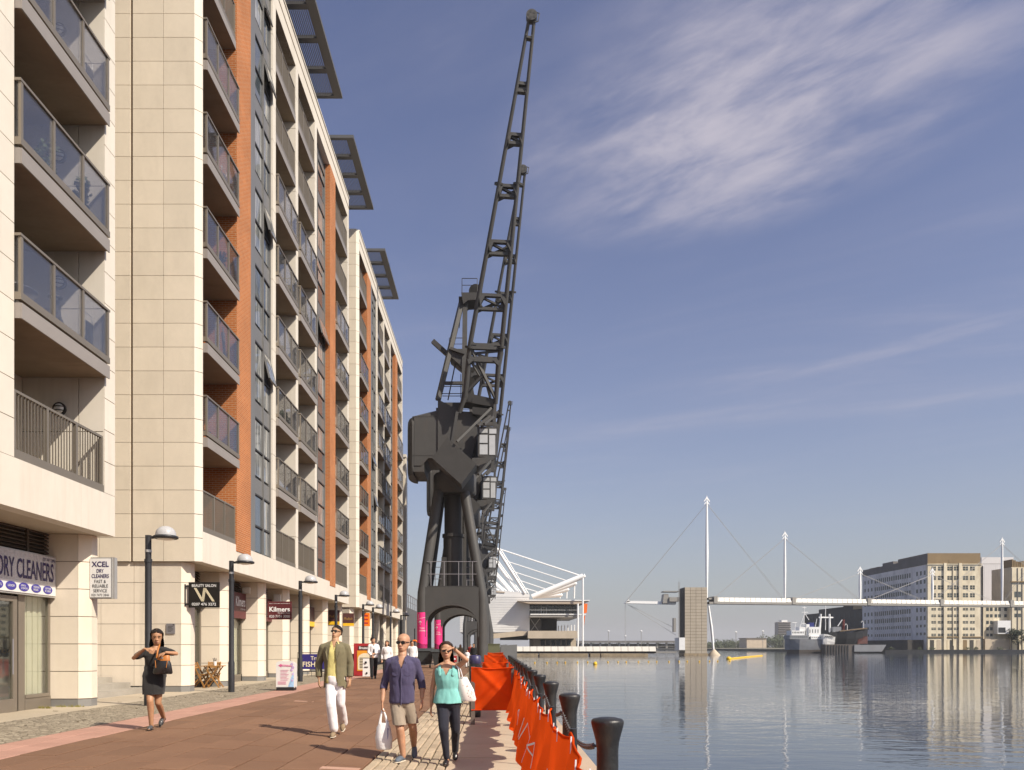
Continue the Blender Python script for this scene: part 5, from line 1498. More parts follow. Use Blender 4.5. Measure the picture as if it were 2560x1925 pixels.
mat('board_cream', (0.78, 0.70, 0.50), .6, var=.06)
mat('print_pink', (0.62, 0.12, 0.28), .5)
mat('print_lilac', (0.55, 0.40, 0.66), .5, var=.3, vscale=9)
mat('print_sky', (0.35, 0.55, 0.80), .5, var=.25, vscale=9)
mat('print_amber', (0.75, 0.33, 0.03), .5)
mat('teak', (0.31, 0.155, 0.045), .55, var=.25, vscale=4)
mat('black_plastic', (0.02, 0.02, 0.022), .4)
mat('blue_lid', (0.04, 0.036, 0.10), .4)
mat('bin_dark', (0.045, 0.05, 0.052), .5, var=.2)
mat('post_wood', (0.13, 0.105, 0.09), .7, var=.2)
def fabric_mat(name, col, trans=.4, rough=.75):
    m, nt, out = newmat(name); T = NT(nt)
    g = T.n('ShaderNodeNewGeometry')
    n = T.noise(g.outputs['Position'], 2.5, 4); wv = T.noise(g.outputs['Position'], 260, 2)
    c = T.mix(T.mapr(n, .3, .7, 0, 1), tuple(k * .84 for k in col), tuple(min(1, k * 1.12) for k in col))
    df = T.n('ShaderNodeBsdfDiffuse'); tl = T.n('ShaderNodeBsdfTranslucent'); mx = T.n('ShaderNodeMixShader'); mx.inputs[0].default_value = trans
    T.l(c, df.inputs[0]); T.l(c, tl.inputs[0])
    bp = T.n('ShaderNodeBump'); bp.inputs['Strength'].default_value = .3; bp.inputs['Distance'].default_value = .004
    T.l(wv, bp.inputs['Height']); T.l(bp.outputs[0], df.inputs['Normal'])
    T.l(df.outputs[0], mx.inputs[1]); T.l(tl.outputs[0], mx.inputs[2]); T.l(mx.outputs[0], out.inputs['Surface'])
fabric_mat('mesh_orange', (0.74, 0.080, 0.010), .42)

# ---- lamps
LAMPS = [(-8.17, 18.8, 'nearest street lamp, black post with pale dome, behind the woman in black'), (-8.07, 24.4, 'second street lamp, in front of the salon and café table'), (-7.78, 31.8, 'third street lamp, beside the blue banner'),
         (-8.06, 40.3, 'fourth street lamp, behind the man in the blazer'), (-8.17, 49.2, 'fifth street lamp, beside the orange sign'), (-8.15, 53.0, 'sixth street lamp, just right of the orange sign'),
         (-7.84, 59.5, 'seventh street lamp, above the waiters'), (-7.84, 66.0, 'farthest street lamp, beside the dark low building')]
def make_lamp(x, y, lab):
    T = thing('street_lamp', (x, y, .2), lab, 'street lamp', 'dome street lamps along the promenade', local=True)
    part('post', MB().tube([(0, 0, 0), (0, 0, .9), (0, 0, .95), (0, 0, 3.4)], [.095, .095, .078, .074], 16).tube([(0, 0, 3.36), (0, 0, 3.44)], .088, 16).tube([(0, 0, 3.44), (0, 0, 4.0)], .07, 14), 'lamp_black', T)
    part('arm', MB().bar((0, 0, 3.95), (.42, 0, 3.95), .05, .06), 'lamp_black', T)
    part('collar', MB().tube([(0, 0, 3.6), (0, 0, 3.66)], .078, 14), 'sign_frame', T)
    ln = part('lantern', MB().lathe([(.02, 3.91), (.25, 3.915), (.282, 3.93), (.282, 3.975), (.25, 3.99)], (.41, 0, 0), 26), 'lamp_black', T)
    part('dome', MB().lathe([(.232, 3.99), (.228, 4.05), (.205, 4.115), (.155, 4.17), (.09, 4.205), (.01, 4.217)], (.41, 0, 0), 26), 'lamp_dome', ln)
    part('glass', MB().lathe([(.01, 3.88), (.11, 3.89), (.19, 3.91)], (.41, 0, 0), 20), 'lamp_opal', ln)
    return T
lamp0 = make_lamp(*LAMPS[0])
for x, y, lab in LAMPS[1:]:
    c = copy_tree(lamp0); c.location = (x, y, .2); c['label'] = lab

# ---- bollards and chain
ordn = ['nearest black bollard in the row on the quay edge, cut off by the bottom', 'second black bollard from the camera', 'third black bollard from the camera', 'fourth black bollard from the camera', 'fifth black bollard from the camera', 'sixth black bollard from the camera']
BY = [7.68 + 3.95 * i for i in range(15)]
prof = [(.125, 0), (.125, .03), (.108, .05), (.104, .30), (.104, .60), (.112, .67), (.132, .75), (.15, .815), (.157, .85), (.155, .872), (.14, .888), (.08, .903), (.005, .908)]
bol0 = None
for i, y in enumerate(BY):
    if bol0 is None:
        bol0 = part('bollard', MB().lathe(prof, (0, 0, 0), 28), 'bollard_iron'); o = bol0
    else: o = bol0.copy(); COL.objects.link(o)
    o.location = (1.07, y, 0)
    tag(o, ordn[i] if i < 6 else f'{ORD[i]} black bollard from the camera, in the far crowded part of the row', 'bollard', 'black iron bollards on the quay')
def chain(y0, y1, z0, sag, lab):
    mb = MB(); n = int((y1 - y0) / .075)
    for i in range(n):
        t = (i + .5) / n; y = y0 + (y1 - y0) * t; z = z0 - sag * 4 * t * (1 - t)
        pts = []
        ver = i % 2
        for k in range(8):
            a = 2 * math.pi * k / 8; d = .05 * math.cos(a); e = .025 * math.sin(a)
            pts.append((1.07 - .11 + (0 if ver else e), y + d, z + (e if ver else 0)))
        pts.append(pts[0]); mb.tube(pts, .010, 5, False)
    tag(part('chain', mb, 'chain_steel'), lab, 'chain', 'chains between the bollards')
for i, w_ in enumerate(('nearest', 'second', 'third', 'fourth', 'fifth')):
    chain(BY[i] + .1, BY[i + 1] - .1, .62, .16, f'steel chain sagging between the {w_} pair of bollards')

# ---- orange mesh fence
def fence_sheet(posts, xf, zt, zb, lab, name='mesh_fence', amp=.062, seed=1, sag=.085, marks=False):
    rg = random.Random(seed)
    T = thing(name, (xf, posts[0], 0), lab, 'barrier')
    sh = MB(); ny = int((posts[-1] - posts[0]) / .055); nz = 12
    ph = [rg.uniform(0, 6.28) for _ in range(8)]
    def f(t, s):
        y = posts[0] + (posts[-1] - posts[0]) * t
        k = max(j for j in range(len(posts)) if posts[j] <= y + 1e-6); k = min(k, len(posts) - 2)
        u_ = (y - posts[k]) / (posts[k + 1] - posts[k])
        top = zt - sag * 4 * u_ * (1 - u_) - .012 * math.sin(7 * y + ph[0])
        bot = zb + .05 * math.sin(3.9 * y + ph[1]) + .03 * math.sin(9 * y + ph[2])
        z = bot + (top - bot) * s
        w_ = amp * (math.sin(3.9 * y + ph[3] + s * 1.3) * .8 + .6 * math.sin(8.3 * y + ph[4] - s * 2.0) + .35 * math.sin(17 * y + ph[5] + s * 3)) * (1 - .65 * s)
        x = xf + .11 * (s - .5) + w_
        return Vector((x, y + .05 * math.sin(5 * s + 3 * y), z))
    vs = [f(i / ny, j / nz) for i in range(ny + 1) for j in range(nz + 1)]
    fs = [(i * (nz + 1) + j, (i + 1) * (nz + 1) + j, (i + 1) * (nz + 1) + j + 1, i * (nz + 1) + j + 1) for i in range(ny) for j in range(nz)]
    sh.add(vs, fs, True)
    part('mesh_sheet', sh, 'mesh_orange', T)
    rp = MB().tube([f(i / ny, 1.0) + Vector((.0, 0, .0)) for i in range(0, ny + 1, 2)], .008, 6)
    part('rope', rp, 'mesh_orange', T)
    for k in range(1, int((posts[-1] - posts[0]) / .42)):
        p_ = f(k * .42 / (posts[-1] - posts[0]), 1.0)
        if p_.y > 13: break
        part('cable_tie', MB().bar(p_ + Vector((-.012, 0, -.055)), p_ + Vector((-.006, .02, .03)), .006, .006), 'print_white', T)
    for y in posts[1:]:
        part('post', MB().tube([(xf + .10, y, 0), (xf + .075, y, zt + .02)], .02, 8), 'black_plastic', T)
    if marks:
        for (yy, s0, hgt, strokes) in marks:
            mk = MB()
            for (a0, b0, a1, b1) in strokes:
                n_ = 5
                for q_ in range(n_):
                    def pt(a_, b_):
                        t_ = (yy + a_ - posts[0]) / (posts[-1] - posts[0]); p_ = f(t_, s0 + b_ * hgt); return p_ + Vector((-.012, 0, 0))
                    pa = pt(a0 + (a1 - a0) * q_ / n_, b0 + (b1 - b0) * q_ / n_); pb = pt(a0 + (a1 - a0) * (q_ + 1) / n_, b0 + (b1 - b0) * (q_ + 1) / n_)
                    mk.bar(pa, pb, .018, .004, (1, 0, 0))
            part('white_print', mk, 'print_white', T)
    return T
posts = [2.4, 4.3, 5.9, 7.5, 9.1, 10.7, 12.4, 14.2, 16.2]
M_ = ((0, 0, .12, 1), (.12, 1, .24, 0), (.30, 0, .30, 1), (.30, 1, .40, .55))
N_ = ((0, 0, 0, 1), (0, 1, .14, .8), (.14, .8, 0, .5), (.22, 0, .3, 1), (.3, 1, .38, 0))
fence_sheet(posts, .34, 1.12, .30, 'long orange mesh barrier hanging along the quay in front of the bollards', marks=[(4.6, .22, .3, M_), (5.2, .35, .25, ((0, 0, .1, 1), (.1, 1, .2, .3))), (6.9, .3, .3, N_), (8.3, .35, .3, M_), (6.2, .1, .2, M_), (10.2, .3, .3, N_)])
fence_sheet([16.3, 18.5, 21.5, 25, 29, 33, 37.5, 42], .36, 1.12, .28, 'farther orange mesh barrier continuing along the quay edge', seed=4, amp=.04, marks=[(17.3, .4, .3, M_), (19.4, .4, .3, N_)])
def cross_panel(y, x0, x1, lab, seed, zt=1.16, zb=.3):
    rg = random.Random(seed); T = thing('barrier_panel', ((x0 + x1) / 2, y, 0), lab, 'barrier', 'orange barrier panels across the quay')
    n = 26; m_ = 16; sh = MB(); ph = [rg.uniform(0, 6) for _ in range(6)]
    vs = []
    for i in range(n + 1):
        for j in range(m_ + 1):
            u_, s = i / n, j / m_
            x = x0 + (x1 - x0) * u_ ; z = zb + (zt - zb) * s - .03 * 4 * u_ * (1 - u_) * s
            d = u_ - s
            yy = y + .055 * math.exp(-((d) / .10) ** 2) + .025 * math.sin(5 * u_ + 4 * s + ph[0]) + .018 * math.sin(9 * u_ - 6 * s + ph[1]) - .04 * math.exp(-((u_ + s - 1.15) / .07) ** 2) + .06 * math.sin(math.pi * u_) * (1 - s)
            vs.append((x, yy, z))
    sh.add(vs, [(i * (m_ + 1) + j, (i + 1) * (m_ + 1) + j, (i + 1) * (m_ + 1) + j + 1, i * (m_ + 1) + j + 1) for i in range(n) for j in range(m_)], True)
    part('mesh_sheet', sh, 'mesh_orange', T)
    part('hem', MB().tube([(x0, y, zt), ((x0 + x1) / 2, y, zt - .03), (x1, y, zt)], .014, 6), 'mesh_orange', T)
    part('hem', MB().tube([(x0, y, zb), ((x0 + x1) / 2, y + .06, zb), (x1, y, zb)], .012, 6), 'mesh_orange', T)
    part('post', MB().bar((x0 + .03, y + .05, 0), (x0 + .03, y + .05, zt + .02), .085, .085), 'post_wood', T)
    part('post', MB().bar((x1 - .02, y + .05, 0), (x1 - .02, y + .05, zt + .02), .06, .06), 'post_wood', T)
cross_panel(16.2, -.50, .36, 'nearest orange mesh panel strung across the quay beside the bollards', 1)
cross_panel(21.5, -.44, .33, 'second orange mesh panel, just behind the nearest one', 2)
cross_panel(42.0, -.62, .46, 'third orange mesh panel, farther along the quay', 3, 1.14)
cross_panel(66.0, -.9, .6, 'farthest orange mesh panel, below the olive box', 4, 1.1)
mat('olive', (0.12, 0.125, 0.07), .6)
tag(part('cabinet', MB().cbox(-.7, .35, 72, 73.2, 0, 1.83, .05).box(-.74, .39, 71.96, 73.24, 1.78, 1.86), 'olive'), 'olive green cabinet beyond the last orange panel', 'cabinet')
hd = MB().prism([(.4, 75, 0), (.4, 75, 1.75), (1.15, 90, 1.85), (1.15, 90, 0)], (.08, 0, 0)).prism([(.42, 75, 0), (2.0, 76, 0), (2.0, 76, 1.8), (.42, 75, 1.7)], (0, .1, 0))
tag(part('grey_hoarding', hd, 'canopy_grey'), 'dark grey boarded hoarding at the quay edge before the white walkway', 'hoarding')
# wrapped bin behind the nearest panel
WB = thing('wrapped_bin', (-.47, 18, 0), 'black bin with blue lid wrapped in clear plastic behind the orange panel', 'bin')
part('body', MB().lathe([(.12, 0), (.13, .05), (.135, 1.1), (.13, 1.2)], (-.47, 18, 0), 18), 'black_plastic', WB)
part('lid', MB().lathe([(.13, 1.2), (.14, 1.23), (.135, 1.37), (.10, 1.39), (.02, 1.395)], (-.47, 18, 0), 18), 'blue_lid', WB)
wr = MB(); rings = []
for j in range(8):
    z = .75 + j * .075; ring = []
    for i in range(22):
        a = 2 * math.pi * i / 22; r = .16 + .02 * math.sin(5 * a + j) + .015 * math.sin(9 * a - 2 * j); ring.append(Vector((-.47 + r * math.cos(a), 18 + r * math.sin(a), z)))
    rings.append(ring)
wr.loft(rings, False, True); part('plastic_wrap', wr, 'shop_glass', WB)

# ---- signs
def board(name, x0, x1, y0, y1, z0, z1, m, lab, cat='sign', loc=None):
    T = thing(name, ((x0 + x1) / 2, (y0 + y1) / 2, z0), lab, cat)
    part('board', MB().box(x0, x1, y0, y1, z0, z1), m, T)
    return T
# projecting light box of the dry cleaner
S = thing('projecting_sign', (-9.18, 18.7, 2.7), 'white light-box sign with navy lettering fixed to the near pier', 'sign')
part('case', MB().box(-9.45, -8.87, 18.60, 18.74, 2.70, 3.66), 'sign_frame', S)
part('face', MB().box(-9.43, -8.94, 18.575, 18.60, 2.73, 3.63), 'sign_white', S)
part('rail', MB().box(-8.93, -8.915, 18.57, 18.6, 2.7, 3.66), 'sign_frame', S)
cx = -9.185
t = MB(); text_mb('XCEL', .40, .125, t, (cx, 18.573, 3.50), bold=.02); text_mb('DRY', .165, .085, t, (cx, 18.573, 3.345), bold=.015); text_mb('CLEANERS', .40, .092, t, (cx, 18.573, 3.225), bold=.012)
part('lettering', t, 'ink_navy', S)
t = MB(); text_mb('FAST &', .27, .075, t, (cx, 18.573, 3.10)); text_mb('RELIABLE', .36, .075, t, (cx, 18.573, 2.995)); text_mb('SERVICE', .32, .075, t, (cx, 18.573, 2.885)); text_mb('020 7473 2846', .41, .055, t, (cx, 18.573, 2.785))
part('lettering', t, 'lamp_black', S)
# fascia sign of the dry cleaner (faces the quay)
mat('sign_grey', (0.52, 0.50, 0.50), .28, var=.12, vscale=1.2, spec=.6)
S = thing('shop_fascia_sign', (-10.15, 16.2, 2.72), 'long white and grey dry cleaners fascia sign with blue ovals', 'sign')
part('case', MB().box(-10.3, -10.13, 13.7, 18.40, 2.70, 3.64), 'sign_frame', S)
part('face', MB().box(-10.13, -10.115, 13.73, 18.37, 2.98, 3.61), 'sign_grey', S)
part('face', MB().box(-10.13, -10.112, 13.73, 18.37, 2.74, 2.98), 'sign_white', S)
AX, AY = (0, 1, 0), (0, 0, 1)
t = MB(); text_mb('DRY CLEANERS', 2.06, .42, t, (-10.11, 17.25, 3.255), AX, AY, .004, bold=.012)
text_mb('XCEL', .95, .42, t, (-10.11, 15.4, 3.255), AX, AY, .004, bold=.02)
part('lettering', t, 'ink_navy', S)
t = MB(); text_mb('020 7473 2846', .5, .075, t, (-10.11, 18.09, 3.535), AX, AY, .004); part('lettering', t, 'ink_navy', S)
ov = ['DUVETS', 'LAUNDRY', 'REPAIRS &\nALTERATIONS', 'WEDDING\nDRESSES', 'LEATHER\n& SUEDE']
for k, w_ in enumerate(ov):
    yc_ = 16.22 + k * .455
    ring = [(-10.108, yc_ + .185 * math.cos(2 * math.pi * i / 28), 2.862 + .092 * math.sin(2 * math.pi * i / 28)) for i in range(28)]
    e = part('oval', MB().prism(ring, (.004, 0, 0)), 'ink_blue', S)
    t = MB(); text_mb(w_, .24, .05 if '\n' not in w_ else .10, t, (-10.103, yc_, 2.862), AX, AY, .004); part('lettering', t, 'print_white', e)
# goods inside the dry cleaner: white bags, robe, banner
mat('bag_white', (0.80, 0.80, 0.78), .5, var=.1, vscale=6, bump=.5, bscale=9)
mat('robe_olive', (0.22, 0.23, 0.19), .8, var=.15)
def blob(mb, c, r, seed, n=18, m=12, amp=.12):
    rg = random.Random(seed); ph = [rg.uniform(0, 6) for _ in range(6)]; rings = []
    for k in range(m + 1):
        th = math.pi * k / m; ring = []
        for i in range(n):
            a = 2 * math.pi * i / n; q_ = 1 + amp * (math.sin(3 * a + ph[0] + 2 * th) + .7 * math.sin(5 * a + ph[1] - 4 * th) + .5 * math.sin(8 * a + 5 * th + ph[2]))
            ring.append(Vector((c[0] + r[0] * q_ * max(.01, math.sin(th)) * math.cos(a), c[1] + r[1] * q_ * max(.01, math.sin(th)) * math.sin(a), c[2] - r[2] * math.cos(th) * (1 + .04 * math.sin(3 * a + ph[3])))))
        rings.append(ring)
    return mb.loft(rings, False, True)
for k, (yy, z, r, lab) in enumerate(((17.62, .52, .30, 'lowest white laundry bag behind the dry cleaner door'), (17.45, .98, .24, 'upright white laundry bag above the lowest one'), (17.72, 1.32, .20, 'crumpled white bag on the window shelf'))):
    tag(part('laundry_bag', blob(MB(), (-10.75, yy, z), (r, r, r * 1.15), k), 'bag_white'), lab, 'bag', 'bags in the dry cleaner window')
R_ = thing('hanging_robe', (-10.85, 17.70, 1.65), 'pale robe hanging in the dark dry cleaner window', 'robe')
part('body', MB().prism([(-10.85, 17.45, 1.72), (-10.85, 17.95, 1.72), (-10.85, 17.91, 2.2), (-10.85, 17.77, 2.38), (-10.85, 17.71, 2.5), (-10.85, 17.63, 2.38), (-10.85, 17.51, 2.2)], (.12, 0, 0)), 'robe_olive', R_)
part('sleeve', MB().tube([(-10.79, 17.93, 2.28), (-10.79, 18.03, 1.8)], .06, 8), 'robe_olive', R_)
S = board('window_banner', -10.72, -10.70, 17.10, 18.00, 1.36, 1.58, 'sign_black', 'black band lettered in gold inside the dry cleaner door')
t = MB(); text_mb('QAJA', .6, .10, t, (-10.695, 17.60, 1.47), AX, AY, .003); part('lettering', t, 'ink_gold', S)
tag(bpart('shop_backdrop', -11.6, -11.5, 13.7, 18.5, .2, 2.9, 'louvre_brown'), 'added dark partition inside the dry cleaner shop', 'backdrop')  # dark sheet added to stand in for the shade inside the shop
# beauty salon
S = board('projecting_sign', -9.415, -8.47, 24.50, 24.54, 2.78, 3.56, 'sign_black', 'black beauty salon sign with white lettering on the gable corner')
t = MB(); text_mb('BEAUTY SALON', .74, .085, t, (-8.94, 24.495, 3.455), bold=.01); text_mb('0207 476 3272', .74, .085, t, (-8.94, 24.495, 2.885), bold=.01); part('lettering', t, 'print_white', S)
t = MB()
for (a, b, c, d) in ((-.26, 1, -.03, 0), (.03, 1, -.03, 0), (.03, 1, .30, 0)):
    for o_ in (-.028, 0.0, .028):
        t.bar((-8.95 + a + o_, 24.492, 2.97 + b * .41), (-8.95 + c + o_, 24.492, 2.97 + d * .41), .016, .004, (0, 1, 0))
part('monogram', t, 'board_cream', S)
part('bracket', MB().box(-9.53, -9.41, 24.505, 24.535, 3.42, 3.46).box(-9.53, -9.41, 24.505, 24.535, 2.86, 2.90).box(-9.54, -9.51, 24.5, 24.54, 2.82, 3.5), 'lamp_black', S)
# estate agent
S = board('projecting_sign', -9.36, -8.38, 32.80, 32.84, 2.70, 3.44, 'sign_maroon', 'dark red projecting estate agent sign with white lettering and phone number')
t = MB(); text_mb('Kilmers', .84, .20, t, (-8.87, 32.795, 3.12), bold=.025); text_mb('020 7101 3000', .84, .105, t, (-8.87, 32.795, 2.83)); text_mb('SALES | LETTINGS | MANAGEMENT', .84, .036, t, (-8.87, 32.795, 3.35)); text_mb('the smart move', .50, .05, t, (-8.70, 32.795, 2.97)); part('lettering', t, 'print_white', S)
part('bracket', MB().box(-9.44, -9.36, 32.8, 32.84, 3.3, 3.36).box(-9.44, -9.36, 32.8, 32.84, 2.8, 2.86).box(-9.46, -9.43, 32.79, 32.85, 2.75, 3.42), 'lamp_black', S)
S = thing('shop_fascia_sign', (-10.1, 31.7, 2.7), 'brown estate agent fascia box with white lettering between the piers', 'sign')
part('case', MB().box(-10.3, -10.08, 29.0, 32.25, 2.70, 3.70), 'sign_maroon', S)
t = MB(); text_mb('Kilmers', 1.15, .38, t, (-10.08, 31.55, 3.36), AX, AY, .01, bold=.02); text_mb('the smart move', .6, .08, t, (-10.08, 31.85, 3.08), AX, AY, .01); part('lettering', t, 'print_white', S)
S = thing('shop_fascia_sign', (-10.1, 35, 2.7), 'second brown estate agent fascia box, half hidden behind the red sign', 'sign')
part('case', MB().box(-10.3, -10.08, 33.2, 36.0, 2.70, 3.70), 'sign_maroon', S)
# brown and yellow restaurant signs
def by_sign(name, x0, x1, y0, y1, z0, z1, lab, word=True):
    S = thing(name, ((x0 + x1) / 2, (y0 + y1) / 2, z0), lab, 'sign')
    h = (z1 - z0) * .22
    part('brown_panel', MB().box(x0, x1, y0, y1, z0 + h, z1), 'sign_brown', S); part('yellow_band', MB().box(x0, x1, y0 - .003, y1, z0, z0 + h), 'sign_yellow', S)
    if word:
        t = MB(); text_mb('Phullack', (x1 - x0) * .78, .16, t, ((x0 + x1) / 2, y0 - .002, z0 + h + (z1 - z0) * .36), shear=.25); part('lettering', t, 'ink_gold', S)
    return S
by_sign('restaurant_sign', -10.2, -9.46, 48.38, 48.41, 2.92, 3.80, 'square brown and yellow sign on the last pier, behind a lamp post')
by_sign('projecting_sign', -9.40, -8.72, 49.10, 49.14, 2.86, 3.64, 'brown and yellow projecting sign right of the lamp post')
S = thing('shop_fascia_sign', (-10.1, 42.7, 2.7), 'narrow brown fascia sign with yellow base seen edge-on between piers', 'sign')
part('brown_panel', MB().box(-10.3, -10.05, 41.2, 44.3, 2.95, 3.75), 'sign_brown', S); part('yellow_band', MB().box(-10.3, -10.046, 41.2, 44.3, 2.70, 2.95), 'sign_yellow', S)
S = board('projecting_sign', -9.52, -8.92, 56.55, 56.6, 3.05, 3.98, 'sign_orange', 'bright orange projecting sign on the far block')
part('frame', MB().box(-9.55, -8.89, 56.56, 56.59, 3.02, 3.05).box(-9.55, -8.89, 56.56, 56.59, 3.98, 4.01).box(-9.55, -9.52, 56.56, 56.59, 3.02, 4.01).box(-8.92, -8.89, 56.56, 56.59, 3.02, 4.01), 'board_cream', S)
t = MB()
for k in range(3): t.box(-9.40, -9.05, 56.545, 56.549, 3.20 + k * .26, 3.31 + k * .26)
part('print', t, 'board_red', S)
# alarm box, camera
tag(part('alarm_box', MB().cbox(-9.98, -9.68, 35.9, 36.02, 3.55, 3.95, .02).box(-9.9, -9.76, 35.88, 35.9, 3.68, 3.84), 'sign_white'), 'white alarm box high on the pier behind the red sign', 'alarm box')
tag(part('security_camera', MB().tube([(-9.7, 36.0, 3.45), (-9.62, 35.75, 3.38)], .06, 10).ellip((-9.72, 36.0, 3.47), .08, .08, .08), 'lamp_black'), 'small dark dome camera below the alarm box', 'camera')
tag(part('alarm_box', MB().cbox(-10.2, -9.9, 32.15, 32.27, 3.72, 3.98, .02), 'sign_white'), 'pale alarm box above the brown fascia sign', 'alarm box')

# ---- pavement boards
S = thing('pavement_board', (-6.62, 25.2, .2), 'white rounded pavement board with pink arrow and flower print', 'sign board')
def rrect(x0, x1, z0, z1, r, y):
    out = []
    for (cx_, cz_, a0) in ((x1 - r, z1 - r, 0), (x0 + r, z1 - r, 90), (x0 + r * .4, z0 + r * .4, 180), (x1 - r * .4, z0 + r * .4, 270)):
        rr_ = r if a0 < 180 else r * .4
        for k in range(6):
            a = R(a0 + 90 * k / 5); out.append((cx_ + rr_ * math.cos(a), y, cz_ + rr_ * math.sin(a)))
    return out
bx0, bx1 = -6.93, -6.33
part('frame', MB().prism(rrect(bx0, bx1, .28, 1.13, .12, 25.2), (0, .035, 0)), 'sign_white', S)
part('frame', MB().prism(rrect(bx0, bx1, .28, 1.10, .12, 25.42), (0, .035, 0)), 'sign_white', S)
part('foot', MB().box(bx0 + .02, bx1 - .03, 25.16, 25.5, .2, .31), 'black_plastic', S)
t = MB().prism([(bx0 + .07, 25.195, .99), (bx0 + .17, 25.195, 1.05), (bx0 + .17, 25.195, 1.02), (bx1 - .08, 25.195, 1.00), (bx1 - .08, 25.195, .95), (bx0 + .17, 25.195, .965), (bx0 + .17, 25.195, .93)], (0, .004, 0)); part('arrow', t, 'print_pink', S)
t = MB(); text_mb('BEAUTY SALON', .30, .032, t, (bx0 + .36, 25.19, .985)); part('lettering', t, 'print_white', S)
fl = MB()
for (x, z, r) in ((bx1 - .10, 1.03, .045), (bx1 - .07, .93, .05), (bx1 - .11, .85, .045), (bx1 - .07, .72, .035), (bx1 - .09, .52, .035)):
    for k in range(6):
        a = k * math.pi / 3; fl.ellip((x + r * .6 * math.cos(a), 25.195, z + r * .6 * math.sin(a)), r * .45, .004, r * .45, 8, 5)
part('flower_print', fl, 'print_lilac', S)
t = MB().prism([(bx1 - .22, 25.196, .32), (bx1 - .04, 25.196, .32), (bx1 - .04, 25.196, .80), (bx1 - .12, 25.196, .62)], (0, .003, 0)); part('blue_print', t, 'print_sky', S)
t = MB()
for k in range(8): t.box(bx0 + .14, bx0 + .40 - .03 * (k % 3), 25.193, 25.196, .84 - k * .045, .85 - k * .045)
for k in range(3): t.box(bx0 + .06, bx0 + .32, 25.193, 25.196, .40 + k * .035, .412 + k * .035)
part('lettering', t, 'print_pink', S)
# brasserie board and white board
S = thing('menu_board', (-6.15, 37.8, .2), 'tall red brasserie menu board behind the waiter', 'sign board')
part('frame', MB().box(-6.72, -5.65, 37.8, 37.86, .22, 1.74), 'board_red', S)
part('head_panel', MB().box(-6.50, -5.86, 37.78, 37.8, 1.44, 1.62), 'sign_brown', S)
t = MB(); text_mb('Brasserie', .58, .12, t, (-6.17, 37.778, 1.53), bold=.02); part('lettering', t, 'print_white', S)
part('panel', MB().box(-6.56, -5.8, 37.785, 37.8, .44, 1.40), 'print_amber', S)
arch_ = [(-6.52, 37.78, .5), (-5.84, 37.78, .5)] + [(-6.18 + .34 * math.cos(math.pi * k / 10), 37.78, 1.02 + .26 * math.sin(math.pi * k / 10)) for k in range(11)]
part('menu', MB().prism(arch_, (0, .01, 0)), 'board_cream', S)
t = MB()
for k in range(7): t.box(-6.44, -6.0 - .06 * (k % 2), 37.772, 37.779, .58 + k * .075, .615 + k * .075)
part('print', t, 'louvre_brown', S)
S = thing('pavement_board', (-6.02, 37.2, .2), 'small white pavement board leaning before the red menu board', 'sign board')
part('board', MB().obox((-6.02, 37.2, .62), (.17, 0, 0), (0, .02, .003), (0, .05, .41)), 'sign_white', S)
t = MB().ellip((-6.05, 37.16, .85), .06, .012, .06, 8, 5).box(-6.12, -5.94, 37.15, 37.16, .62, .66).ellip((-6.0, 37.11, .36), .05, .012, .05, 8, 5); part('print', t, 'lamp_black', S)
# blue banner on a barrier
S = thing('cafe_barrier', (-8.2, 37.3, .2), 'blue fish restaurant banner on a black café barrier', 'barrier')
part('frame', MB().tube([(-9.25, 37.3, .2), (-9.25, 37.3, 1.3), (-6.95, 37.3, 1.3), (-6.95, 37.3, .2)], .02, 8).tube([(-9.25, 37.3, .42), (-6.95, 37.3, .42)], .018, 8), 'lamp_black', S)
part('banner', MB().box(-9.2, -7.0, 37.27, 37.28, .54, 1.24), 'banner_blue', S)
t = MB(); text_mb('Traditional', 1.0, .19, t, (-8.13, 37.268, 1.05), bold=.01); text_mb('FISH & CHIPS', 1.85, .24, t, (-8.08, 37.268, .77), bold=.015); part('lettering', t, 'board_cream', S)
bars = MB()
for k in range(12): bars.tube([(-9.2 + k * .2, 37.3, .22), (-9.2 + k * .2, 37.3, .44)], .01, 5)
part('bars', bars, 'lamp_black', S)
tag(part('planter_box', MB().cbox(-7.0, -6.5, 38.2, 38.7, .2, 1.25, .02), 'bin_dark'), 'dark upright planter box beside the blue banner', 'planter')
# outdoor cafe furniture
def folding_chair(x, y, rz, lab):
    C = thing('folding_chair', (x, y, .2), lab, 'chair', 'wooden café chairs', rotz=rz, local=True)
    for s in (-.2, .2):
        part('leg', MB().bar((s, -.26, 0), (s, .16, .86), .028, .045, (0, 1, 0)), 'teak', C)
        part('leg', MB().bar((s * .85, .26, 0), (s * .85, -.2, .46), .028, .04, (0, 1, 0)), 'teak', C)
    for k in range(5): part('seat_slat', MB().box(-.2, .2, -.2 + k * .085, -.13 + k * .085, .445, .465), 'teak', C)
    for k in range(3): part('back_slat', MB().obox((0, .115 + k * .045, .68 + k * .07), (.2, 0, 0), (0, .01, -.004), (0, .012, .026)), 'teak', C)
    return C
folding_chair(-9.98, 26.9, R(90), 'left wooden folding chair by the café table')
folding_chair(-9.72, 27.55, R(8), 'wooden folding chair behind the café table')
T = thing('cafe_table', (-9.55, 27.05, .2), 'small wooden folding café table with a menu holder', 'table', local=True)
for k in range(6): part('top_slat', MB().box(-.33, .33, -.3 + k * .1, -.21 + k * .1, .72, .745), 'teak', T)
for s in (-.24, .24):
    part('leg', MB().bar((-.27, s, 0), (.24, s, .72), .03, .045, (0, 1, 0)), 'teak', T); part('leg', MB().bar((.27, s * .85, 0), (-.24, s * .85, .72), .03, .045, (0, 1, 0)), 'teak', T)
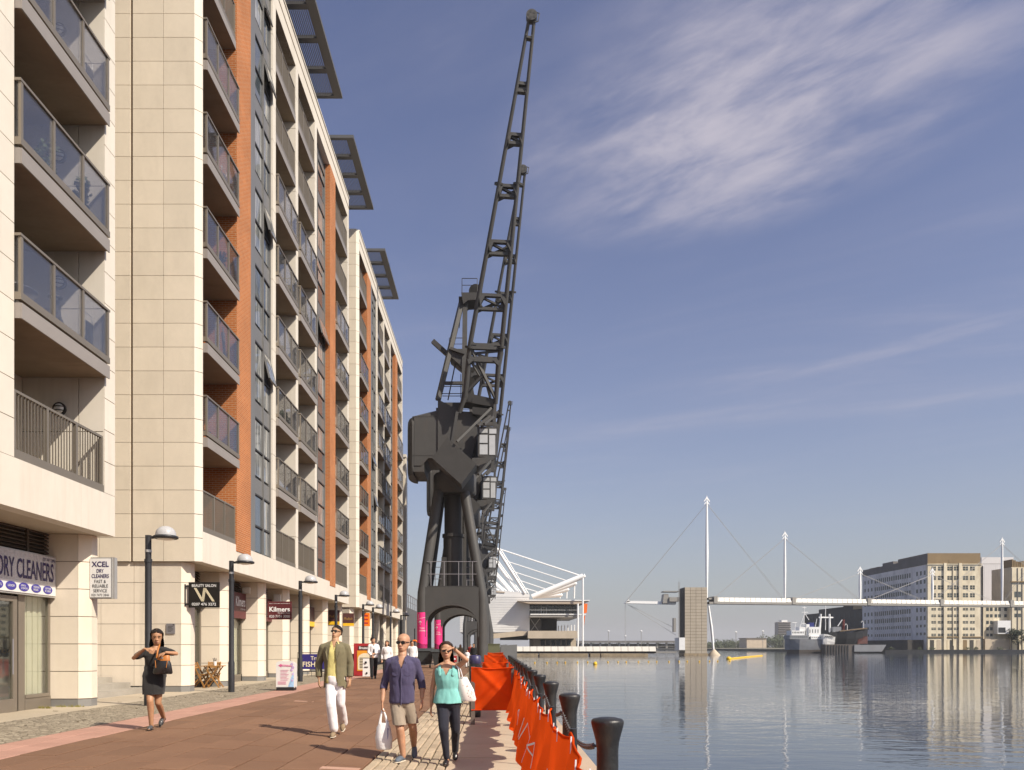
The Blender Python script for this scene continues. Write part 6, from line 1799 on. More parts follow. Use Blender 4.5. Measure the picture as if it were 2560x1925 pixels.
part('brace', MB().bar((0, -.24, .36), (0, .24, .36), .03, .03), 'teak', T)
c = thing('cutlery_pot', (-9.5, 27.05, .945), 'white pot of cutlery and sauce on the café table', 'pot', local=True)
part('pot', MB().lathe([(.05, 0), (.055, .10), (.045, .14)], (0, 0, 0), 14), 'sign_white', c)
part('cutlery', MB().tube([(-.03, 0, .1), (-.07, 0, .25)], .012, 5).tube([(0, 0, .1), (-.02, .02, .26)], .014, 5).tube([(.02, 0, .1), (.04, 0, .24)], .012, 5), 'lamp_black', c)
tag(part('bicycle_frame', MB().tube([(-10.05, 25.3 + .32 * math.cos(a * .3), .55 + .32 * math.sin(a * .3)) for a in range(22)], .016, 6), 'lamp_black'), 'dark wheel leaning on the salon window', 'wheel')
# wheeled bins by the crane
def bin_(x, y, lab):
    B = thing('wheeled_bin', (x, y, gz(x)), lab, 'bin', 'wheeled bins by the cranes', local=True)
    part('body', MB().loft([[Vector((sx * w, sy * d, z)) for sx, sy in ((-1, -1), (1, -1), (1, 1), (-1, 1))] for (w, d, z) in ((.45, .33, .22), (.62, .45, 1.05), (.66, .48, 1.1))], True, False), 'bin_dark', B)
    part('lid', MB().loft([[Vector((sx * w, sy * d, z)) for sx, sy in ((-1, -1), (1, -1), (1, 1), (-1, 1))] for (w, d, z) in ((.68, .5, 1.1), (.66, .46, 1.2), (.5, .3, 1.28))], True, False), 'bin_dark', B)
    for sx in (-.38, .38):
        for sy in (-.26, .26): part('wheel', MB().tube([(sx - .03, sy, .1), (sx + .03, sy, .1)], .1, 12), 'black_plastic', B)
bin_(-4.75, 53.0, 'left wheeled bin in front of the nearest crane leg')
bin_(-3.55, 52.2, 'right wheeled bin beside the nearest crane leg')
X = -3.9; S = board('fire_point', -3.05, -2.75, 56, 56.1, .5, .95, 'board_red', 'small red box sign between the crane legs')
part('emblem', MB().ellip((-2.9, 55.98, .72), .07, .01, .07, 8, 5), 'print_white', S)
part('stand', MB().tube([(-2.9, 56.05, 0.05), (-2.9, 56.05, .5)], .03, 6), 'lamp_black', S)
LB = thing('lifebuoy_post', (-6.3, 62, .2), 'orange lifebuoy on a slim post by the dark low building', 'lifebuoy')
part('post', MB().tube([(-6.3, 62, .2), (-6.3, 62, 3.0)], .04, 8), 'lamp_black', LB)
part('ring', MB().tube([(-6.3 + .26 * math.cos(a * math.pi / 9), 61.94, 1.75 + .32 * math.sin(a * math.pi / 9)) for a in range(19)], .07, 8, False), 'sign_orange', LB)
# things on balconies
mat('pot_dark', (0.09, 0.09, 0.095), .6); mat('leaf_green', (0.06, 0.085, 0.035), .7, var=.35, vscale=8)
def potted(x, y, z, h, lab, seed):
    P_ = thing('potted_plant', (x, y, z), lab, 'plant', local=True); rg = random.Random(seed)
    part('pot', MB().lathe([(.13, 0), (.17, .3), (.18, .33)], (0, 0, 0), 14), 'pot_dark', P_)
    lf = MB()
    for k in range(5): leaves(lf, (rg.uniform(-.1, .1), rg.uniform(-.1, .1), .45 + h * k / 5), (.2, .2, .16), 60, .05, rg)
    part('foliage', lf, 'leaf_green', P_)
potted(-9.3, 17.9, FL[2], .75, 'bushy potted plant at the right end of the third-floor near balcony', 1)
potted(-9.5, 16.9, FL[2], .95, 'taller potted shrub left of the bushy one on the near balcony', 2)
potted(-9.5, 17.0, FL[3], .6, 'leafy plant behind glass on the topmost near balcony', 3)
TB = thing('balcony_table', (-9.7, 16.1, FL[1]), 'round metal table on the lowest glass balcony of the nearest block', 'table', local=True)
part('top', MB().lathe([(.02, .70), (.42, .71), (.44, .73), (.42, .745), (.02, .745)], (0, 0, 0), 26), 'sign_frame', TB)
part('stem', MB().tube([(0, 0, 0), (0, 0, .7)], .03, 8), 'pot_dark', TB); part('base', MB().lathe([(.22, 0), (.2, .03), (.03, .05)], (0, 0, 0), 16), 'pot_dark', TB)
CH = thing('chiminea', (-9.35, 17.0, FL[1]), 'dark tapering garden chimney on the lowest glass balcony', 'chimney', local=True)
part('body', MB().lathe([(.16, 0), (.2, .15), (.17, .4), (.10, .6), (.085, .95)], (0, 0, 0), 16), 'pot_dark', CH); part('collar', MB().lathe([(.085, .95), (.13, .97), (.13, 1.0), (.08, 1.02)], (0, 0, 0), 16), 'pot_dark', CH)
tag(part('bucket', MB().lathe([(.10, 0), (.15, .28), (.16, .29)], (-9.3, 17.7, FL[1]), 14), 'pot_dark'), 'dark bucket on the lowest glass balcony by the end post', 'bucket')
def rack(y, z, lab):
    K = thing('drying_rack', (-9.25, y, z), lab, 'rack', local=True)
    for s in (-.22, .22): part('frame', MB().tube([(0, s, 0), (0, s, 1.1)], .014, 6), 'sign_frame', K)
    for k in range(4): part('rail', MB().tube([(0, -.22, .5 + k * .2), (0, .22, .5 + k * .2)], .01, 6), 'sign_frame', K)
    part('cloth', MB().obox((0.02, .06, .62), (.01, 0, 0), (0, .15, 0), (0, 0, .3)), 'pot_dark', K)
rack(18.1, FL[1], 'folding drying rack at the end of the lowest glass balcony')
rack(18.1, FL[3], 'folding drying rack at the end of the topmost near balcony')
tag(part('ironing_board', MB().prism([(-9.1, 26.1 + .19 * math.cos(R(a)), FL[2] + .9 + .35 * math.sin(R(a))) for a in range(0, 181, 20)] + [(-9.1, 25.93, FL[2] + .1), (-9.1, 26.27, FL[2] + .1)], (.03, 0, 0)), 'sign_white'), 'white ironing board upright on the salon block balcony', 'ironing board')
tag(part('parasol', MB().tube([(-9.2, 27.2, FL[2]), (-9.25, 27.1, FL[2] + 1.5)], [.06, .02], 8).tube([(-9.2, 27.2, FL[2] + .3), (-9.25, 27.1, FL[2] + 1.3)], [.02, .07], 8), 'pot_dark'), 'folded dark parasol beside the white ironing board', 'parasol')
def seat(x, y, z, lab, rz=0):
    K = thing('balcony_chair', (x, y, z), lab, 'chair', 'chairs on the balconies', rotz=rz, local=True)
    part('seat', MB().box(-.2, .2, -.2, .2, .42, .45), 'pot_dark', K); part('back', MB().obox((0, .2, .72), (.2, 0, 0), (0, .012, 0), (0, .04, .26)), 'pot_dark', K)
    for sx in (-.18, .18):
        for sy in (-.18, .18): part('leg', MB().tube([(sx, sy, 0), (sx, sy, .43)], .014, 6), 'sign_frame', K)
potted(-9.3, 26.9, FL[3], .5, 'potted plant behind glass on the fourth salon block balcony', 5); potted(-9.3, 35.2, FL[2], .6, 'potted plant on the third-row balcony past the window strip', 6)
potted(-9.4, 39.0, FL[4], .5, 'potted plant high on a balcony two bays past the strip', 7); potted(-9.3, 33.4, FL[4], .7, 'leafy pot high on the balcony just past the window strip', 8)
rack(27.2, FL[4], 'folded drying rack on the fifth salon block balcony'); rack(38.9, FL[1], 'drying rack on the lowest glass balcony two bays past the strip')
seat(-9.6, 15.5, FL[1], 'wire-backed chair left of the round balcony table', R(30)); seat(-9.4, 25.6, FL[1], 'chair on the lowest glass balcony of the salon block', R(60)); seat(-9.5, 34.2, FL[1], 'chair on the lowest glass balcony past the first window strip', R(90)); seat(-9.5, 38.2, FL[2], 'chair on a balcony two bays past the window strip', R(90))
# ------------------------------------------------------------------ people
from mathutils import noise as mnoise
def skin_mat(name, col):
    m, nt, out = newmat(name); T = NT(nt)
    b = T.n('ShaderNodeBsdfPrincipled'); T.l(b.outputs[0], out.inputs['Surface'])
    g = T.n('ShaderNodeNewGeometry'); n = T.noise(g.outputs['Position'], 22, 4)
    T.l(T.mix(T.mapr(n, .3, .7, 0, 1), tuple(k * .88 for k in col), tuple(min(1, k * 1.08) for k in col)), b.inputs['Base Color'])
    b.inputs['Roughness'].default_value = .5; b.inputs['Specular IOR Level'].default_value = .4
    b.inputs['Subsurface Weight'].default_value = .08; b.inputs['Subsurface Radius'].default_value = (.01, .004, .002)
skin_mat('skin_light', (0.47, 0.26, 0.16)); skin_mat('skin_tan', (0.42, 0.225, 0.125)); skin_mat('skin_olive', (0.46, 0.27, 0.155))
def cloth(name, col, bump=.35, var=.10):
    m, nt, out = newmat(name); T = NT(nt)
    b = T.n('ShaderNodeBsdfPrincipled'); T.l(b.outputs[0], out.inputs['Surface'])
    tc_ = T.n('ShaderNodeTexCoord'); ob = tc_.outputs['Object']
    n = T.noise(ob, 6, 4, .6, .8); f = T.noise(ob, 160, 2)
    T.l(T.mix(T.mapr(n, .3, .7, 0, 1), tuple(k * (1 - var) for k in col), tuple(min(1, k * (1 + var)) for k in col)), b.inputs['Base Color'])
    b.inputs['Roughness'].default_value = .85; b.inputs['Specular IOR Level'].default_value = .2
    b.inputs['Sheen Weight'].default_value = .15
    mp = T.n('ShaderNodeMapping'); mp.inputs['Scale'].default_value = (1, 1, .45); T.l(ob, mp.inputs[0])
    w = T.noise(mp.outputs[0], 9, 2, .5, .5)
    bp = T.n('ShaderNodeBump'); bp.inputs['Strength'].default_value = bump * .7; bp.inputs['Distance'].default_value = .03
    T.l(T.m('ADD', w, T.m('MULTIPLY', f, .05)), bp.inputs['Height']); T.l(bp.outputs[0], b.inputs['Normal'])
cloth('shirt_blue', (0.072, 0.064, 0.125), .6); cloth('shorts_beige', (0.285, 0.235, 0.18), .5); cloth('top_teal', (0.20, 0.50, 0.465), .5); cloth('jeans_navy', (0.022, 0.024, 0.036), .25)
cloth('blazer_olive', (0.165, 0.145, 0.085), .5); cloth('polo_yellow', (0.70, 0.62, 0.24)); cloth('trousers_white', (0.76, 0.74, 0.75)); cloth('dress_black', (0.024, 0.023, 0.023), .4)
cloth('cotton_white', (0.74, 0.73, 0.74)); cloth('trousers_black', (0.018, 0.018, 0.02), .25); cloth('red_cloth', (0.35, 0.03, 0.03)); cloth('khaki_cloth', (0.28, 0.22, 0.14))
mat('hair_dark', (0.012, 0.008, 0.006), .55, spec=.25, var=.3, vscale=20, bump=.6, bscale=120); mat('hair_brown', (0.035, 0.017, 0.011), .5, spec=.3, var=.3, vscale=20, bump=.6, bscale=120)
mat('hair_stubble', (0.30, 0.17, 0.11), .7, var=.2, vscale=60)
mat('lens_dark', (0.010, 0.008, 0.008), .12, spec=.7); mat('lip', (0.36, 0.13, 0.11), .5); mat('shoe_grey', (0.10, 0.125, 0.16), .7, var=.15, vscale=20); mat('shoe_tan', (0.25, 0.185, 0.115), .8); mat('sole_pale', (0.62, 0.56, 0.46), .7)
mat('leather_black', (0.016, 0.015, 0.016), .3, spec=.6); mat('leather_tan', (0.42, 0.15, 0.03), .45); mat('carrier_white', (0.80, 0.80, 0.80), .4, var=.05, bump=.5, bscale=14); mat('shoe_silver', (0.10, 0.10, 0.10), .3, metal=.3); mat('eye_dark', (0.02, 0.015, 0.012), .2)

def V(*a): return Vector(a)
def chain_mb(mb, pts, rad, nv=None, flat=1.0, n=12):
    """tapered limb with rounded ends; flat squeezes it along nv"""
    pts = [Vector(p) for p in pts]; rad = list(rad)
    d0 = (pts[0] - pts[1]).normalized(); d1 = (pts[-1] - pts[-2]).normalized()
    P = [pts[0] + d0 * rad[0] * .9, pts[0] + d0 * rad[0] * .55] + pts + [pts[-1] + d1 * rad[-1] * .55, pts[-1] + d1 * rad[-1] * .9]
    Rr = [rad[0] * .4, rad[0] * .8] + rad + [rad[-1] * .8, rad[-1] * .4]
    rings = []
    ref = Vector(nv) if nv is not None else Vector((0, 1, 0.02))
    for i, p in enumerate(P):
        a = P[max(i - 1, 0)]; b = P[min(i + 1, len(P) - 1)]; d = (b - a).normalized()
        r_ = ref
        if abs(d.dot(r_.normalized())) > .95: r_ = Vector((1, 0, .03))
        y = (r_ - d * r_.dot(d)).normalized(); x = d.cross(y)
        rings.append([p + x * Rr[i] * math.cos(2 * math.pi * k / n) + y * Rr[i] * flat * math.sin(2 * math.pi * k / n) for k in range(n)])
    mb.loft(rings, True, True)
def rings_mb(mb, R_, n=20, pw=2.3):
    """R_: (x, y, z, rx, ry) horizontal super-ellipses"""
    rings = []
    for (x, y, z, rx, ry) in R_:
        ring = []
        for k in range(n):
            a = 2 * math.pi * k / n; c, s = math.cos(a), math.sin(a)
            ring.append(Vector((x + rx * math.copysign(abs(c) ** (2 / pw), c), y + ry * math.copysign(abs(s) ** (2 / pw), s), z)))
        rings.append(ring)
    mb.loft(rings, True, True)
def remesh(mb, voxel, smooth=3, fold=0.0, fs=7.0, seed=0.0):
    me = mesh_from(mb, 'tmp', Vector((0, 0, 0))); o = bpy.data.objects.new('tmp', me); TMP.collection.objects.link(o)
    m1 = o.modifiers.new('r', 'REMESH'); m1.mode = 'VOXEL'; m1.voxel_size = voxel
    if smooth: m2 = o.modifiers.new('s', 'SMOOTH'); m2.iterations = smooth; m2.factor = .5
    TMP.view_layers[0].update(); dg = TMP.view_layers[0].depsgraph; e = bpy.data.meshes.new_from_object(o.evaluated_get(dg))
    out = MB(); vs = [v.co.copy() for v in e.vertices]
    if fold:
        ns = [v.normal.copy() for v in e.vertices]
        for i, p in enumerate(vs):
            q_ = Vector((p.x * fs, p.y * fs, p.z * fs * .55 + p.x * 3)) + Vector((seed, seed * 2, 0))
            f_ = mnoise.noise(q_) + .5 * mnoise.noise(q_ * 2.3)
            vs[i] = p + ns[i] * fold * f_
    out.add(vs, [tuple(f.vertices) for f in e.polygons], True)
    bpy.data.objects.remove(o); bpy.data.meshes.remove(me); bpy.data.meshes.remove(e)
    return out
def cut(mb, drop):
    out = MB(); cen = lambda f: sum((Vector(mb.v[i]) for i in f), Vector()) / len(f)
    keep = [f for f in mb.f if not drop(cen(f))]
    ids = sorted({i for f in keep for i in f}); mp_ = {o: n for n, o in enumerate(ids)}
    out.add([mb.v[i] for i in ids], [tuple(mp_[i] for i in f) for f in keep], True)
    return out
HEAD = [(a, b * 1.07, c, d) for a, b, c, d in [(0, .026, -.083, -.045), (.05, .040, -.096, -.02), (.12, .050, -.100, .02), (.2, .057, -.099, .055), (.3, .063, -.097, .078), (.4, .067, -.094, .092), (.5, .070, -.091, .100), (.62, .073, -.096, .106), (.74, .072, -.092, .107), (.85, .063, -.074, .094), (.94, .043, -.045, .066), (1.0, .014, -.012, .022)]]
def head_frame(chin, top, yaw, pitch=0.0, roll=0.0):
    h = (top - chin).length; M = Matrix.Rotation(yaw, 3, 'Z') @ Matrix.Rotation(pitch, 3, 'X') @ Matrix.Rotation(roll, 3, 'Y')
    s = h / .235
    def f(x, y, t): return chin + M @ Vector((x * s, (y) * s + .05 * s, t * h))
    return f, s
def head_mb(mb, hf, s):
    rings = []
    for (t, rx, yf, yb) in HEAD:
        cy, ry = (yf + yb) / 2, (yb - yf) / 2
        rings.append([hf(rx * math.copysign(abs(math.cos(a)) ** .9, math.cos(a)), cy + ry * math.copysign(abs(math.sin(a)) ** .95, math.sin(a)), t) for a in [2 * math.pi * k / 20 for k in range(20)]])
    mb.loft(rings, True, True)
    chain_mb(mb, [hf(0, -.090, .53), hf(0, -.104, .43), hf(0, -.117, .36)], [.007 * s, .010 * s, .013 * s])
    chain_mb(mb, [hf(-.014, -.100, .345), hf(.014, -.100, .345)], [.009 * s, .009 * s])
    chain_mb(mb, [hf(-.05, -.072, .585), hf(0, -.091, .59), hf(.05, -.072, .585)], [.009 * s, .011 * s, .009 * s])
    chain_mb(mb, [hf(-.018, -.098, .205), hf(.018, -.098, .205)], [.009 * s, .009 * s])
    for sx in (-1, 1): chain_mb(mb, [hf(sx * .073, .012, .50), hf(sx * .076, .008, .36)], [.015 * s, .010 * s], (1, 0, 0), .5)
def hair_mb(hf, s, kind):
    mb = MB()
    if kind == 'none': lv = []
    if kind in ('short', 'long', 'bob'):
        low = {'short': .34, 'long': -1.02, 'bob': -.42}[kind]
        ts = [low + (1.0 - low) * k / 22 for k in range(23)]
        rings = []
        def hd(t):
            t = max(0, min(1, t))
            for a, b in zip(HEAD[:-1], HEAD[1:]):
                if a[0] <= t <= b[0]:
                    u_ = (t - a[0]) / (b[0] - a[0]); return [a[i] + (b[i] - a[i]) * u_ for i in (1, 2, 3)]
        n = 26
        for t in ts:
            rx, yf, yb = hd(max(t, .45)); g = (.010 if kind == 'short' else .020)
            ry = (yb - yf) / 2; cy = (yf + yb) / 2
            if t < .45 and kind != 'short':
                k = (.45 - t); rx = rx + .022 * min(1, k * 2) - .012 * k; ry = ry + .0; cy += .012
            if kind == 'short': A = 82 if t < .5 else 88 + 92 * max(0, min(1, (t - .60) / .24))
            else: A = (100 if t < .70 else 100 + 80 * max(0, min(1, (t - .74) / .14)))
            if t < 0: A = 104 + 12 * (-t)
            ring = []
            for k in range(n + 1):
                a = R(90 - A + 2 * A * k / n)
                wob = 1 + .03 * math.sin(9 * a + 3 * t) + .02 * math.sin(17 * a - 5 * t)
                ring.append(hf((rx + g) * wob * math.cos(a), cy + (ry + g) * wob * math.sin(a), t + (.03 if t > .95 else 0)))
            rings.append(ring)
        vs = [p for r in rings for p in r]; w = n + 1
        mb.add(vs, [(i * w + j, i * w + j + 1, (i + 1) * w + j + 1, (i + 1) * w + j) for i in range(len(rings) - 1) for j in range(n)], True)
    return mb
def hand_mb(mb, w, d, nv, side, s=1.0, curl=.35, spread=.16):
    """palm with four fingers and a thumb; side = +1 thumb towards d x nv"""
    d = Vector(d).normalized(); nv = Vector(nv); nv = (nv - d * nv.dot(d)).normalized(); b = d.cross(nv) * side
    chain_mb(mb, [w, w + d * .04 * s, w + d * .085 * s], [.026 * s, .036 * s, .038 * s], nv, .42)
    for k, (o, L) in enumerate(((.030, .066), (.010, .078), (-.011, .073), (-.031, .058))):
        p0 = w + d * .088 * s + b * o * s; dd = (d + b * o * spread / .03).normalized()
        p1 = p0 + dd * L * .5 * s + nv * L * .12 * curl * s; p2 = p1 + (dd * (1 - curl * .6) + nv * curl).normalized() * L * .32 * s; p3 = p2 + (dd * (1 - curl) + nv * curl * 1.4).normalized() * L * .25 * s
        chain_mb(mb, [p0 - dd * .02 * s, p0, p1, p2, p3], [.0095 * s, .0092 * s, .0085 * s, .008 * s, .007 * s], nv, .95, 8)
    t0 = w + d * .025 * s + b * .026 * s; t1 = t0 + (d * .75 + b * .6 + nv * .25).normalized() * .04 * s; t2 = t1 + (d * .95 + b * .2 + nv * .3).normalized() * .032 * s
    chain_mb(mb, [t0, t1, t2], [.014 * s, .0105 * s, .0085 * s], nv, 1, 8)
TM = [(-.13, .10, .085), (-.06, .142, .102), (.0, .153, .110), (.15, .149, .105), (.36, .143, .099), (.58, .155, .108), (.76, .166, .108), (.88, .150, .092), (.96, .092, .074), (1.03, .058, .058)]
TF = [(-.13, .10, .09), (-.06, .160, .112), (.0, .174, .120), (.15, .162, .110), (.38, .124, .088), (.60, .142, .112), (.76, .152, .108), (.89, .142, .085), (.97, .085, .066), (1.03, .046, .048)]
def torso(pc, nb, tab, grow=0.0, t0=-1, t1=2, s=1.0, flare=0.0):
    out = []
    for (t, rx, ry) in tab:
        if t < t0 - 1e-6 or t > t1 + 1e-6: continue
        p = pc + (nb - pc) * t
        fl = flare * max(0, .5 - t) / .5
        out.append((p.x, p.y, p.z, rx * s + grow + fl, ry * s + grow + fl))
    return out
def shoe(parent, heel, toe, m, sole='sole_pale', w=.043, h=.05, open_=False):
    d = (toe - heel).normalized(); L = (toe - heel).length
    mb = MB(); up = Vector((0, 0, 1)); up = (up - d * up.dot(d)).normalized()
    chain_mb(mb, [heel + d * .03 + up * .045, heel + d * L * .45 + up * .05, heel + d * L * .72 + up * .036, toe - d * .03 + up * .028], [w * .86, w * .95, w * 1.05, w * .8], up, .9)
    if not open_: chain_mb(mb, [heel + d * .04 + up * .05, heel + d * .05 + up * .085], [w * .82, w * .75])
    S_ = part('shoe', remesh(mb, .008, 2), m, parent)
    sb = MB(); chain_mb(sb, [heel + d * .02 + up * .008, heel + d * L * .5 + up * .008, heel + d * L * .75 + up * .008, toe - d * .02 + up * .008], [w * .86, w * .84, w * 1.08, w * .8], up, .28)
    part('sole', sb, sole, S_)
    return S_
def glasses(parent, hf, s, m='lens_dark', big=1.0):
    mb = MB()
    for sx in (-1, 1):
        c = hf(sx * .033, -.103, .50); rx = .027 * s * big; rz = .021 * s * big
        ring = []
        A = hf(1, 0, 0) - hf(0, 0, 0); A.normalize(); U = (hf(0, 0, 1) - hf(0, 0, 0)).normalized(); Nn = A.cross(U)
        rr = [c + A * rx * math.copysign(abs(math.cos(a)) ** .7, math.cos(a)) + U * rz * math.copysign(abs(math.sin(a)) ** .7, math.sin(a)) for a in [2 * math.pi * k / 18 for k in range(18)]]
        mb.prism(rr, Nn * -.006)
        mb.tube([hf(sx * .062, -.095, .52), hf(sx * .077, -.04, .52), hf(sx * .078, .01, .51)], .0045 * s, 6)
    mb.tube([hf(-.008, -.108, .52), hf(.008, -.108, .52)], .004 * s, 6)
    mb.tube([hf(-.060, -.098, .535), hf(0, -.107, .54), hf(.060, -.098, .535)], .004 * s, 6)
    return part('sunglasses', mb, m, parent)
def face(parent, hf, s, eyes=True):
    part('lips', MB().ellip(hf(0, -.1065, .205), .021 * s, .006 * s, .0065 * s, 12, 6), 'lip', parent)
    if eyes:
        for sx in (-1, 1):
            part('eye', MB().ellip(hf(sx * .030, -.088, .50), .011 * s, .006 * s, .006 * s, 10, 6), 'eye_dark', parent)
            part('eyebrow', MB().tube([hf(sx * .015, -.098, .60), hf(sx * .033, -.096, .62), hf(sx * .05, -.082, .60)], .0035 * s, 6), 'hair_dark', parent)
def body_mb(J, tab, s, sex, arms=True):
    mb = MB(); k = s
    rings_mb(mb, torso(J['pc'], J['nb'], tab, -.004, s=s))
    chain_mb(mb, [J['nb'] + V(0, .01, -.03), J['nb'] + V(0, .005, .03), J['chin'] + V(0, .055, .035)], [.064 * k, .058 * k, .057 * k] if sex == 'm' else [.05 * k, .044 * k, .044 * k])
    for a in ('l', 'r'): chain_mb(mb, [J['nb'] + V(0, .015, .015), (J['nb'] + J['sh' + a]) / 2 + V(0, .005, .012), J['sh' + a]], [.045 * k, .040 * k, .040 * k])
    for a in ('l', 'r'):
        sh, el, wr = J['sh' + a], J['el' + a], J['wr' + a]
        ar = (.052, .047, .042, .040, .034, .026) if sex == 'm' else (.042, .037, .033, .032, .027, .021)
        ar = [x * k for x in ar]
        chain_mb(mb, [sh, sh + (el - sh) * .4, el], [ar[0], ar[1], ar[2]]); chain_mb(mb, [el, el + (wr - el) * .3, wr], [ar[2] * .98, ar[3], ar[5]])
        hd = J.get('hd' + a) or (wr - el).normalized()
        hand_mb(mb, wr + hd * .012, hd, J.get('hn' + a, V(0, 1, 0)), J.get('hs' + a, 1), s if sex == 'm' else s * .9, J.get('hc' + a, .35))
        hp, kn, an = J['hp' + a], J['kn' + a], J['an' + a]
        lr = (.088, .078, .056, .058, .036) if sex == 'm' else (.088, .074, .052, .054, .033)
        lr = [x * k for x in lr]
        calf = kn + (an - kn) * .3 + V(0, .012, 0)
        chain_mb(mb, [hp, hp + (kn - hp) * .45, kn], [lr[0], lr[1], lr[2]]); chain_mb(mb, [kn, calf, an], [lr[2], lr[3], lr[4]])
        he, to = J['he' + a], J['to' + a]
        d = (to - he).normalized(); up = V(0, 0, 1)
        chain_mb(mb, [an, he + d * .05 + V(0, 0, .055)], [lr[4], .036 * k]); chain_mb(mb, [he + d * .045 + V(0, 0, .045), he + d * .15 + V(0, 0, .035), to - d * .025 + V(0, 0, .022)], [.032 * k, .034 * k, .026 * k], (0, 0, 1), .75)
    return mb
def pose(px, Y, base, dys, sex='m'):
    """joints from measured photograph points; dys pushes a joint nearer (-) or farther (+)"""
    J = {}
    for k, (x, y) in px.items():
        J[k] = at(x, y, Y + dys.get(k, 0)) - base
    return J
def finish_feet(J):
    for a in ('l', 'r'):
        J['he' + a] = J.get('he' + a) or (J['an' + a] + V(0, .05, -.07))
    return J
def person(label, Y, x0, px, dys, sex, skin, hair, hairmat, yaw=0, pitch=0, roll=0, vox=.0075, eyes=True, group='people walking on the promenade', s=1.0, extra=None):
    X = (x0 - 1240) * Y / F; base = V(X, Y, gz(X))
    P_ = thing('person', base, label, 'person', group, local=True)
    J = pose(px, Y, base, dys)
    if extra: extra(J)
    tab = TM if sex == 'm' else TF
    mb = body_mb(J, tab, s, sex); hf, hs_ = head_frame(J['chin'], J['top'], yaw, pitch, roll); head_mb(mb, hf, hs_)
    body = part('body', remesh(mb, vox, 3), skin, P_)
    if hair != 'none': part('hair', hair_mb(hf, hs_, hair), hairmat, P_)
    face(P_, hf, hs_, eyes)
    return P_, J, hf, hs_, tab

def sleeve(mb, J, a, r0, r1, frac, low=None):
    sh, el, wr = J['sh' + a], J['el' + a], J['wr' + a]
    chain_mb(mb, [sh, sh + (el - sh) * .5, sh + (el - sh) * min(1, frac)], [r0, (r0 + r1) / 2, r1])
    if frac > 1: chain_mb(mb, [el, el + (wr - el) * (frac - 1)], [r1, low or r1])
    chain_mb(mb, [J['nb'] + V(0, .015, .0), (J['nb'] + sh) / 2 + V(0, .005, .004), sh], [.050, .050, r0 * .95])
def cuff(J, a, frac):
    """drops the rounded end of a sleeve so that it ends in an open cuff"""
    sh, el, wr = J['sh' + a], J['el' + a], J['wr' + a]
    p = sh + (el - sh) * frac if frac <= 1 else el + (wr - el) * (frac - 1); d = ((el - sh) if frac <= 1 else (wr - el)).normalized()
    return lambda c: (c - p).dot(d) > 0 and (c - p).length < .11
def legs(mb, J, r0, r1, r2, to=1.0, r_knee=None):
    for a in ('l', 'r'):
        hp, kn, an = J['hp' + a], J['kn' + a], J['an' + a]
        if to <= .5: chain_mb(mb, [hp, hp + (kn - hp) * to * 2], [r0, r1])
        else: chain_mb(mb, [hp, hp + (kn - hp) * .5, kn], [r0, (r0 + r1) / 2, r1]); chain_mb(mb, [kn, kn + (an - kn) * (to - .5) * 2], [r1, r2])

# ---- man in blue shirt and shorts
px = dict(pc=(1005, 1752), nb=(1006, 1644), chin=(1005, 1629), top=(1010, 1584), shl=(974, 1655), ell=(960, 1713), wrl=(956, 1752), shr=(1040, 1655), elr=(1056, 1713), wrr=(1055, 1746),
          hpl=(991, 1762), knl=(1000, 1822), anl=(1008, 1890), tol=(990, 1907), hel=(1010, 1900), hpr=(1020, 1762), knr=(1032, 1818), anr=(1035, 1868), tor=(1036, 1898), her=(1036, 1872))
dy = dict(knl=-.22, anl=-.18, tol=-.34, hel=-.12, knr=.06, anr=.42, tor=.30, her=.47, ell=.04, elr=.05, wrl=-.06, wrr=.0, tolx=0)
def ex(J):
    J['hdl'] = V(-.02, -.05, -1); J['hnl'] = V(1, .2, 0); J['hsl'] = -1; J['hcl'] = 1.0
    J['hdr'] = V(-.05, -.1, -1); J['hnr'] = V(-1, .3, 0); J['hsr'] = 1; J['hcr'] = .5
    J['hel'].z = .0; J['tol'].z = 0.005
P_, J, hf, hs_, tab = person('bald man in purple-blue shirt, grey shorts and sunglasses carrying a white bag', 10.93, 1005, px, dy, 'm', 'skin_light', 'none', 'hair_stubble', yaw=R(-16), eyes=False, extra=ex)
mb = MB(); rings_mb(mb, torso(J['pc'], J['nb'], TM, .024, -.12, .98)); [sleeve(mb, J, a, .062, .055, 1.28, .052) for a in 'lr']
chain_mb(mb, [J['nb'] + V(-.06, .03, .0), J['nb'] + V(0, .075, .02), J['nb'] + V(.06, .03, .0)], [.022, .024, .022])
nz = J['nb'].z; nbx_ = J['nb']; sh_ = remesh(mb, .011, 4, .011, 9, 1.3)
sh_ = cut(sh_, lambda c: c.y < J['nb'].y - .02 and abs(c.x - J['nb'].x) < .050 * max(0, (c.z - (nz - .15)) / .13) and c.z > nz - .15)
for a in 'lr': sh_ = cut(sh_, cuff(J, a, 1.26))
sh_ = cut(sh_, lambda c: c.z < J['pc'].z - .055 and abs(c.x - J['pc'].x) < .2)
S_ = part('shirt', sh_, 'shirt_blue', P_)
part('placket', MB().tube([V(nbx_.x - .004, J['pc'].y - .136, J['pc'].z - .05), V(nbx_.x - .004, J['pc'].y - .132, J['pc'].z + .2), V(nbx_.x - .002, J['pc'].y - .139, nz - .28), V(nbx_.x, J['pc'].y - .130, nz - .15)], .008, 6), 'shirt_blue', S_)
mb = MB(); nbx = J['nb']
for sx in (-1, 1): mb.prism([nbx + V(sx * .055, -.045, .03), nbx + V(sx * .095, -.055, -.02), nbx + V(sx * .060, -.105, -.075), nbx + V(sx * .035, -.090, -.035)], (0, -.012, 0))
part('collar', mb, 'shirt_blue', S_)
